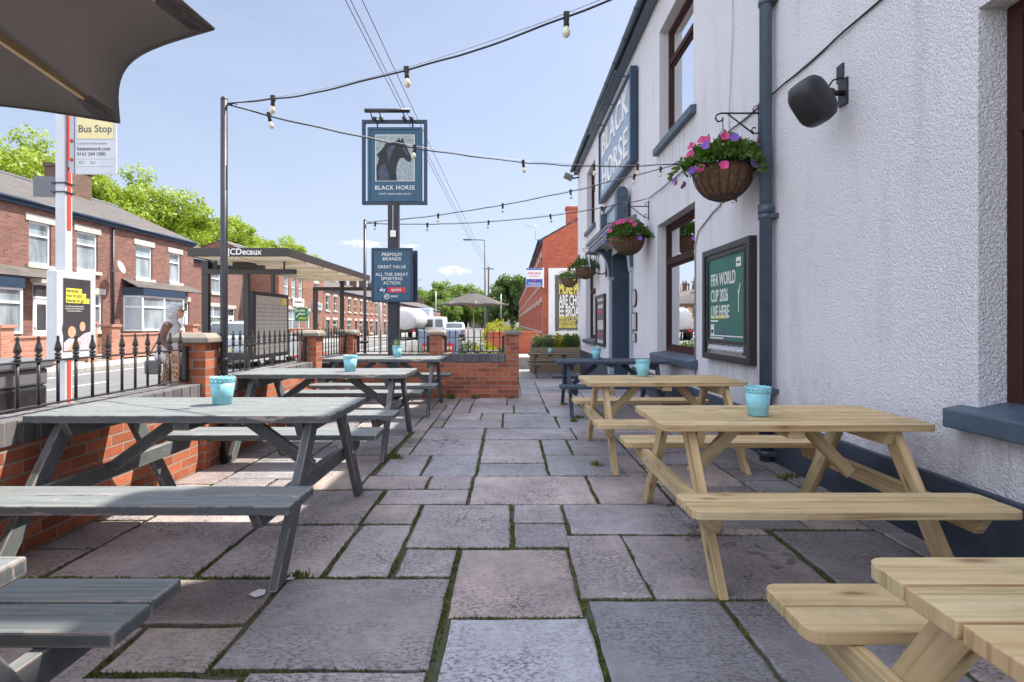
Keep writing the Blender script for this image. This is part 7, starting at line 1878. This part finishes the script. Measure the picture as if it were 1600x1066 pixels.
# ---------------------------------------------------------------- vehicles
def make_car(label, cat, paint, L=4.1, Wd=1.74, H=1.48, van=False, name='parked_car', group='vehicles on the road'):
    """car along local +y (front), origin on the road under its middle"""
    t = thing(name, label, cat, (0, 0, 0), 0, group)
    if van: prof = [(-.5, .36), (-.5, .60), (-.495, 1.3), (-.47, H), (.12, H), (.30, 1.12), (.46, .92), (.495, .7), (.5, .36)]
    else: prof = [(-.5, .42), (-.5, .66), (-.485, .95), (-.44, 1.0), (-.36, H * .965), (-.24, H), (.04, H * .985), (.22, .98), (.42, .86), (.485, .72), (.5, .42)]
    prof = [(y * L, z) for y, z in prof]; low = [(.5 * L - .06, .20), (-.5 * L + .06, .20)]
    full = prof + low
    def ring(hw, shrink):
        return [(hw * (1.0 if z < .95 else 1 - .16 * min(1, (z - .95) / .5)) * shrink, y, z) for y, z in full]
    mb = MB(); secs = []
    for sx, k in ((-1, 1), (-.93, 1.0), (0, 1), (.93, 1), (1, 1)):
        s_ = abs(sx); sc = 1.0
        secs.append([mb.bm.verts.new((sx * Wd / 2 * (1.0 if z < .95 else 1 - .16 * min(1, (z - .95) / .5)), y * (1 - .02 * (s_ > .97)), z - (.025 if s_ > .97 and z > .6 else 0))) for y, z in full])
    for a, b_ in zip(secs, secs[1:]):
        n = len(full)
        for k in range(n):
            f = mb.bm.faces.new((a[k], a[(k + 1) % n], b_[(k + 1) % n], b_[k])); f.smooth = True
    mb.bm.faces.new(secs[0]); mb.bm.faces.new(list(reversed(secs[-1])))
    mb.build('body', M[paint], t, bevel=.03, seg=3, local=True)
    # side and end glass
    zb, zt = .99, H - .10
    hwb, hwt = Wd / 2 * (1 - .16 * .08) + .004, Wd / 2 * (1 - .16 * min(1, (zt - .95) / .5)) + .006
    for s_ in (-1, 1):
        if van: segs = [(.10, .27, .14, .19)]
        else: segs = [(-.40, -.20, -.33, -.19), (-.18, .01, -.18, .0), (.03, .19, .02, .06)]
        for a, b_, c_, d_ in segs:
          mb = MB(); mb.face([(s_ * hwb, a * L, zb), (s_ * hwb, b_ * L, zb), (s_ * hwt, d_ * L, zt), (s_ * hwt, c_ * L, zt)]); mb.build('side_window', M['panedark'], t, local=True)
    if not van:
        y0_, z0_ = prof[3]; y1_, z1_ = prof[4]
        e = lambda u, off=.01: (y0_ + (y1_ - y0_) * u - off, z0_ + (z1_ - z0_) * u + off)
        a, b_ = e(.12), e(.88); mb = MB(); mb.face([(-Wd * .38, a[0], a[1]), (Wd * .38, a[0], a[1]), (Wd * .35, b_[0], b_[1]), (-Wd * .35, b_[0], b_[1])]); mb.build('rear_window', M['panedark'], t, local=True)
        y0_, z0_ = prof[7]; y1_, z1_ = prof[6]
        e2 = lambda u: (y0_ + (y1_ - y0_) * u + .012, z0_ + (z1_ - z0_) * u + .012)
        a, b_ = e2(.08), e2(.92); mb = MB(); mb.face([(-Wd * .40, a[0], a[1]), (Wd * .40, a[0], a[1]), (Wd * .36, b_[0], b_[1]), (-Wd * .36, b_[0], b_[1])]); mb.build('windscreen', M['panedark'], t, local=True)
    else:
        for q in (-1, 1): mb = MB(); mb.face([(q * Wd * .06, -L / 2 - .004, 1.05), (q * Wd * .42, -L / 2 - .004, 1.05), (q * Wd * .40, -L / 2 + .012, H - .25), (q * Wd * .06, -L / 2 + .012, H - .25)]); mb.build('rear_window', M['panedark'], t, local=True)
    for s_ in (-1, 1):
        for yy in (-.30 * L, .31 * L):
            mb = MB(); mb.lathe([(.19, -.09), (.30, -.10), (.315, -.08), (.315, .08), (.30, .10), (.19, .09)], (s_ * (Wd / 2 - .11), yy, .315), 22, 0, True, (s_, 0, 0)); w_ = mb.build('wheel', M['rubber'], t, local=True)
            mb = MB(); mb.lathe([(.0, .075), (.05, .08), (.06, .06), (.175, .07), (.20, .095)], (s_ * (Wd / 2 - .11), yy, .315), 18, 0, True, (s_, 0, 0)); mb.build('rim', M['galv'], w_, local=True)
        mb = MB(); mb.box((s_ * Wd * .47 - .09, -L / 2 - .012, .70), (s_ * Wd * .47 + .005, -L / 2 + .16, .93)); mb.build('tail_light', M['redink'], t, bevel=.02, local=True)
        mb = MB(); mb.box((s_ * Wd * .40 - .16, L / 2 - .14, .64), (s_ * Wd * .40 + .1, L / 2 - .005, .78)); mb.build('headlight', M['offwhite'], t, bevel=.02, local=True)
        mb = MB(); mb.box((s_ * Wd / 2, .16 * L, .94), (s_ * (Wd / 2 + .16), .16 * L + .12, 1.06)); mb.build('mirror', M[paint], t, bevel=.02, local=True)
    mb = MB(); mb.box((-.26, -L / 2 - .014, .52), (.26, -L / 2 + .01, .63)); mb.build('number_plate', M['paleyellow'], t, local=True)
    mb = MB(); mb.box((-Wd / 2 + .03, -L / 2 - .02, .28), (Wd / 2 - .03, -L / 2 + .1, .50)); mb.build('bumper', M['blackmetal'], t, bevel=.02, local=True)
    return t
car = make_car('silver hatchback parked at the kerb behind the bus shelter glass', 'car', 'carsilver'); place(car, (-8.85, 18.6, -.11))
c = make_car('white van parked beyond the pavement board', 'van', 'carwhite', 5.0, 1.95, 2.0, True, 'parked_van'); place(c, (-7.0, 52, -.114))
c = make_car('silver car parked right of the white van beyond the pavement board', 'car', 'carsilver'); place(c, (-4.6, 45, -.114), R(4))
t = thing('tanker', 'white cylindrical tank trailer on the road left of the trees', 'tanker', (-8.6, 47, -.11))
mb = MB(); mb.lathe([(0, -.25), (.5, -.22), (.85, -.1), (1.0, .05), (1.0, 5.6), (.85, 5.8), (0, 5.9)], (-8.6, 44, 1.6), 28, 0, True, (0, 1, 0)); mb.build('tank', M['tank'], t)
mb = MB(); mb.box((-9.3, 43.9, .55), (-7.9, 52.5, .8)); mb.build('chassis', M['blackmetal'], t); mb = MB(); mb.box((-9.7, 50.4, .5), (-7.5, 52.6, 2.7)); mb.build('cab', M['signpale'], t, bevel=.1)
for s_ in (-1, 1):
    for yy in (44.8, 46.0, 51.4):
        mb = MB(); mb.lathe([(.25, -.14), (.46, -.15), (.46, .15), (.25, .14)], (-8.6 + s_ * .95, yy, .36), 18, 0, True, (s_, 0, 0)); mb.build('wheel', M['rubber'], t)
    mb = MB(); mb.box((-8.6 + s_ * .7 - .12, 43.85, .6), (-8.6 + s_ * .7 + .12, 43.9, .75)); mb.build('tail_light', M['redink'], t)
# pale cottage closing the street
t = thing('cottage', 'pale rendered building with a grey roof closing the far street', 'house', (-6, 150, 0))
mb = MB(); mb.box((-11, 150, -.2), (1.5, 158, 3.0)); mb.build('wall', M['stone'], t)
mb = MB(); a = [(-11.3, 149.7, 3.0), (1.8, 149.7, 3.0), (1.8, 154, 5.2), (-11.3, 154, 5.2)]; mb.face(a, [(0, 0), (13, 0), (13, 5), (0, 5)]); mb.face([(-11.3, 158.3, 3.0), (1.8, 158.3, 3.0), (1.8, 154, 5.2), (-11.3, 154, 5.2)], [(0, 0), (13, 0), (13, 5), (0, 5)]); mb.face([(-11, 150, 3), (-11, 158, 3), (-11, 154, 5.2)]); mb.face([(1.5, 150, 3), (1.5, 158, 3), (1.5, 154, 5.2)]); mb.build('roof', M['slate'], t)
for k in range(4): house_window(t, lambda u, v, w_: (u, 150 + w_, v), -10 + k * 3, -8.8 + k * 3, .9, 2.2, .02, 0, 'panedark', False)
# ---------------------------------------------------------------- trees
def tree_mesh(seed, H, rx, rz, nl, ls, trunk_r, base):
    g = random.Random(seed); cl = []
    for _ in range(95):
        v = Vector((g.gauss(0, 1), g.gauss(0, 1), g.gauss(0, 1))).normalized(); k = g.uniform(.35, 1.0) ** .6
        cl.append((Vector((v.x * rx * k, v.y * rx * k, H - rz + v.z * rz * k)), g.uniform(.13, .27) * rx))
    V = []; F = []
    for _ in range(nl):
        c_, s_ = g.choice(cl); d = Vector((g.gauss(0, 1), g.gauss(0, 1), g.gauss(0, 1))).normalized()
        p = c_ + Vector((d.x, d.y, d.z * .75)) * s_ * g.uniform(.55, 1.15)
        nrm = (d * .7 + Vector((g.uniform(-1, 1), g.uniform(-1, 1), g.uniform(-.3, 1)))).normalized()
        a = nrm.cross(Vector((g.uniform(-1, 1), g.uniform(-1, 1), g.uniform(-1, 1)))); 
        if a.length < 1e-3: continue
        a.normalize(); b_ = nrm.cross(a); z = ls * g.uniform(.6, 1.35); k = len(V)
        V += [tuple(p - a * z), tuple(p + b_ * z * .5 - a * z * .1), tuple(p + a * z), tuple(p - b_ * z * .5 + a * z * .15)]; F += [(k, k + 1, k + 2), (k, k + 2, k + 3)]
    me = bpy.data.meshes.new('crown'); me.from_pydata(V, [], F)
    mb = MB(); mb.tube([(0, 0, base), (.1, 0, (H - rz) * .5), (0, .1, H - rz), (.1, .1, H - rz * .5)], [trunk_r * 1.3, trunk_r, trunk_r * .7, trunk_r * .2], 8)
    for q in range(7):
        c_, s_ = g.choice(cl); st = Vector((.05, .05, (H - rz) * g.uniform(.65, 1.05))); mb.tube([st, st.lerp(c_, .5) + Vector((0, 0, .3)), c_], [trunk_r * .45, trunk_r * .25, trunk_r * .06], 6)
    return me, mb
def make_tree(label, mat, group, *a):
    t = thing('tree', label, 'tree', (0, 0, 0), 0, group)
    me, mb = tree_mesh(*a); me.materials.append(M[mat]); o = bpy.data.objects.new('crown', me); col.objects.link(o); o.parent = t
    mb.build('trunk', M['bark'], t, local=True)
    return t
gt = 'bright green trees behind the houses'
protos = [make_tree('bright green tree at the far left edge of the picture', 'leaftree', gt, 101, 13.0, 5.2, 5.4, 38000, .135, .3, -.8), make_tree('bright green tree just left of the bus stop flag', 'leaftree', gt, 102, 13.6, 5.4, 5.8, 38000, .135, .3, -.8)]
place(protos[0], (-33, 30, .6), 0); place(protos[1], (-32.5, 36.5, .2), 1)
tl_ = ['behind the chimney of the second house', 'right of the bus stop flag', 'above the end house roof', 'above the walking woman', 'left of the tall black light pole', 'just right of the tall black light pole', 'above the bus shelter lettering', 'at the right end of the green bank']
for k, nm in enumerate(tl_):
    c = copy_tree(protos[k % 2]); y = 41 + k * 5.0; s_ = 1.0 + .05 * math.sin(k * 2.1) - .006 * k
    c.matrix_basis = Matrix.Translation((-33 + (.8 if k % 2 else -.6) - (k == 8) * 1.5, y, -.3 * (k > 6))) @ Matrix.Rotation(k * 1.3, 4, 'Z') @ Matrix.Diagonal((s_ * 1.04, s_ * 1.04, s_, 1)); c['label'] = 'bright green tree ' + nm
for k, nm in enumerate(('behind the bus stop flag, in the back row', 'in the back row above the second roof', 'in the back row between the flag and the light pole', 'in the back row left of the light pole', 'in the back row behind the light pole', 'in the back row right of the light pole')):
    c = copy_tree(protos[(k + 1) % 2]); c.matrix_basis = Matrix.Translation((-37.5, 36 + k * 8.0, .2)) @ Matrix.Rotation(k * 2.1 + .6, 4, 'Z') @ Matrix.Scale(1.0 - .01 * k, 4); c['label'] = 'bright green tree ' + nm
ft = 'trees closing the far end of the road'
pf = make_tree('large round tree behind the far parasol, left of the lamp post', 'leaffar', ft, 110, 12.5, 6.5, 5.6, 15000, .30, .35, -.5); place(pf, (-19, 150, 0))
for lab, x, y, s_ in (('smaller round tree left of the large one, above the row chimneys', -26, 158, .9), ('round tree behind the far parasol canopy', -12.5, 152, .95), ('low tree right of the telegraph pole', -7.5, 145, .62), ('tree filling the gap above the pale building', -13, 175, .9), ('tree beside the end of the long left row', -16, 140, .62), ('far tree behind the row at its distant end', -33, 165, .85)):
    c = copy_tree(pf); c.matrix_basis = Matrix.Translation((x, y, 0)) @ Matrix.Rotation(x, 4, 'Z') @ Matrix.Scale(s_, 4); c['label'] = lab
pd = make_tree('dark green tree right of the telegraph poles at the end of the right row', 'leafdeep', ft, 120, 12.0, 4.6, 5.2, 15000, .26, .3, -.5); place(pd, (.4, 112, 0))
for lab, x, y, s_ in (('second dark tree, nearer the brick row on the right', 4.2, 116, 1.0), ('dark bushy tree at the left foot of the dark trees', -2.2, 118, .72), ('dark tall thin tree above the round trees', -17.5, 185, 1.25)):
    c = copy_tree(pd); c.matrix_basis = Matrix.Translation((x, y, 0)) @ Matrix.Rotation(x, 4, 'Z') @ Matrix.Scale(s_, 4); c['label'] = lab
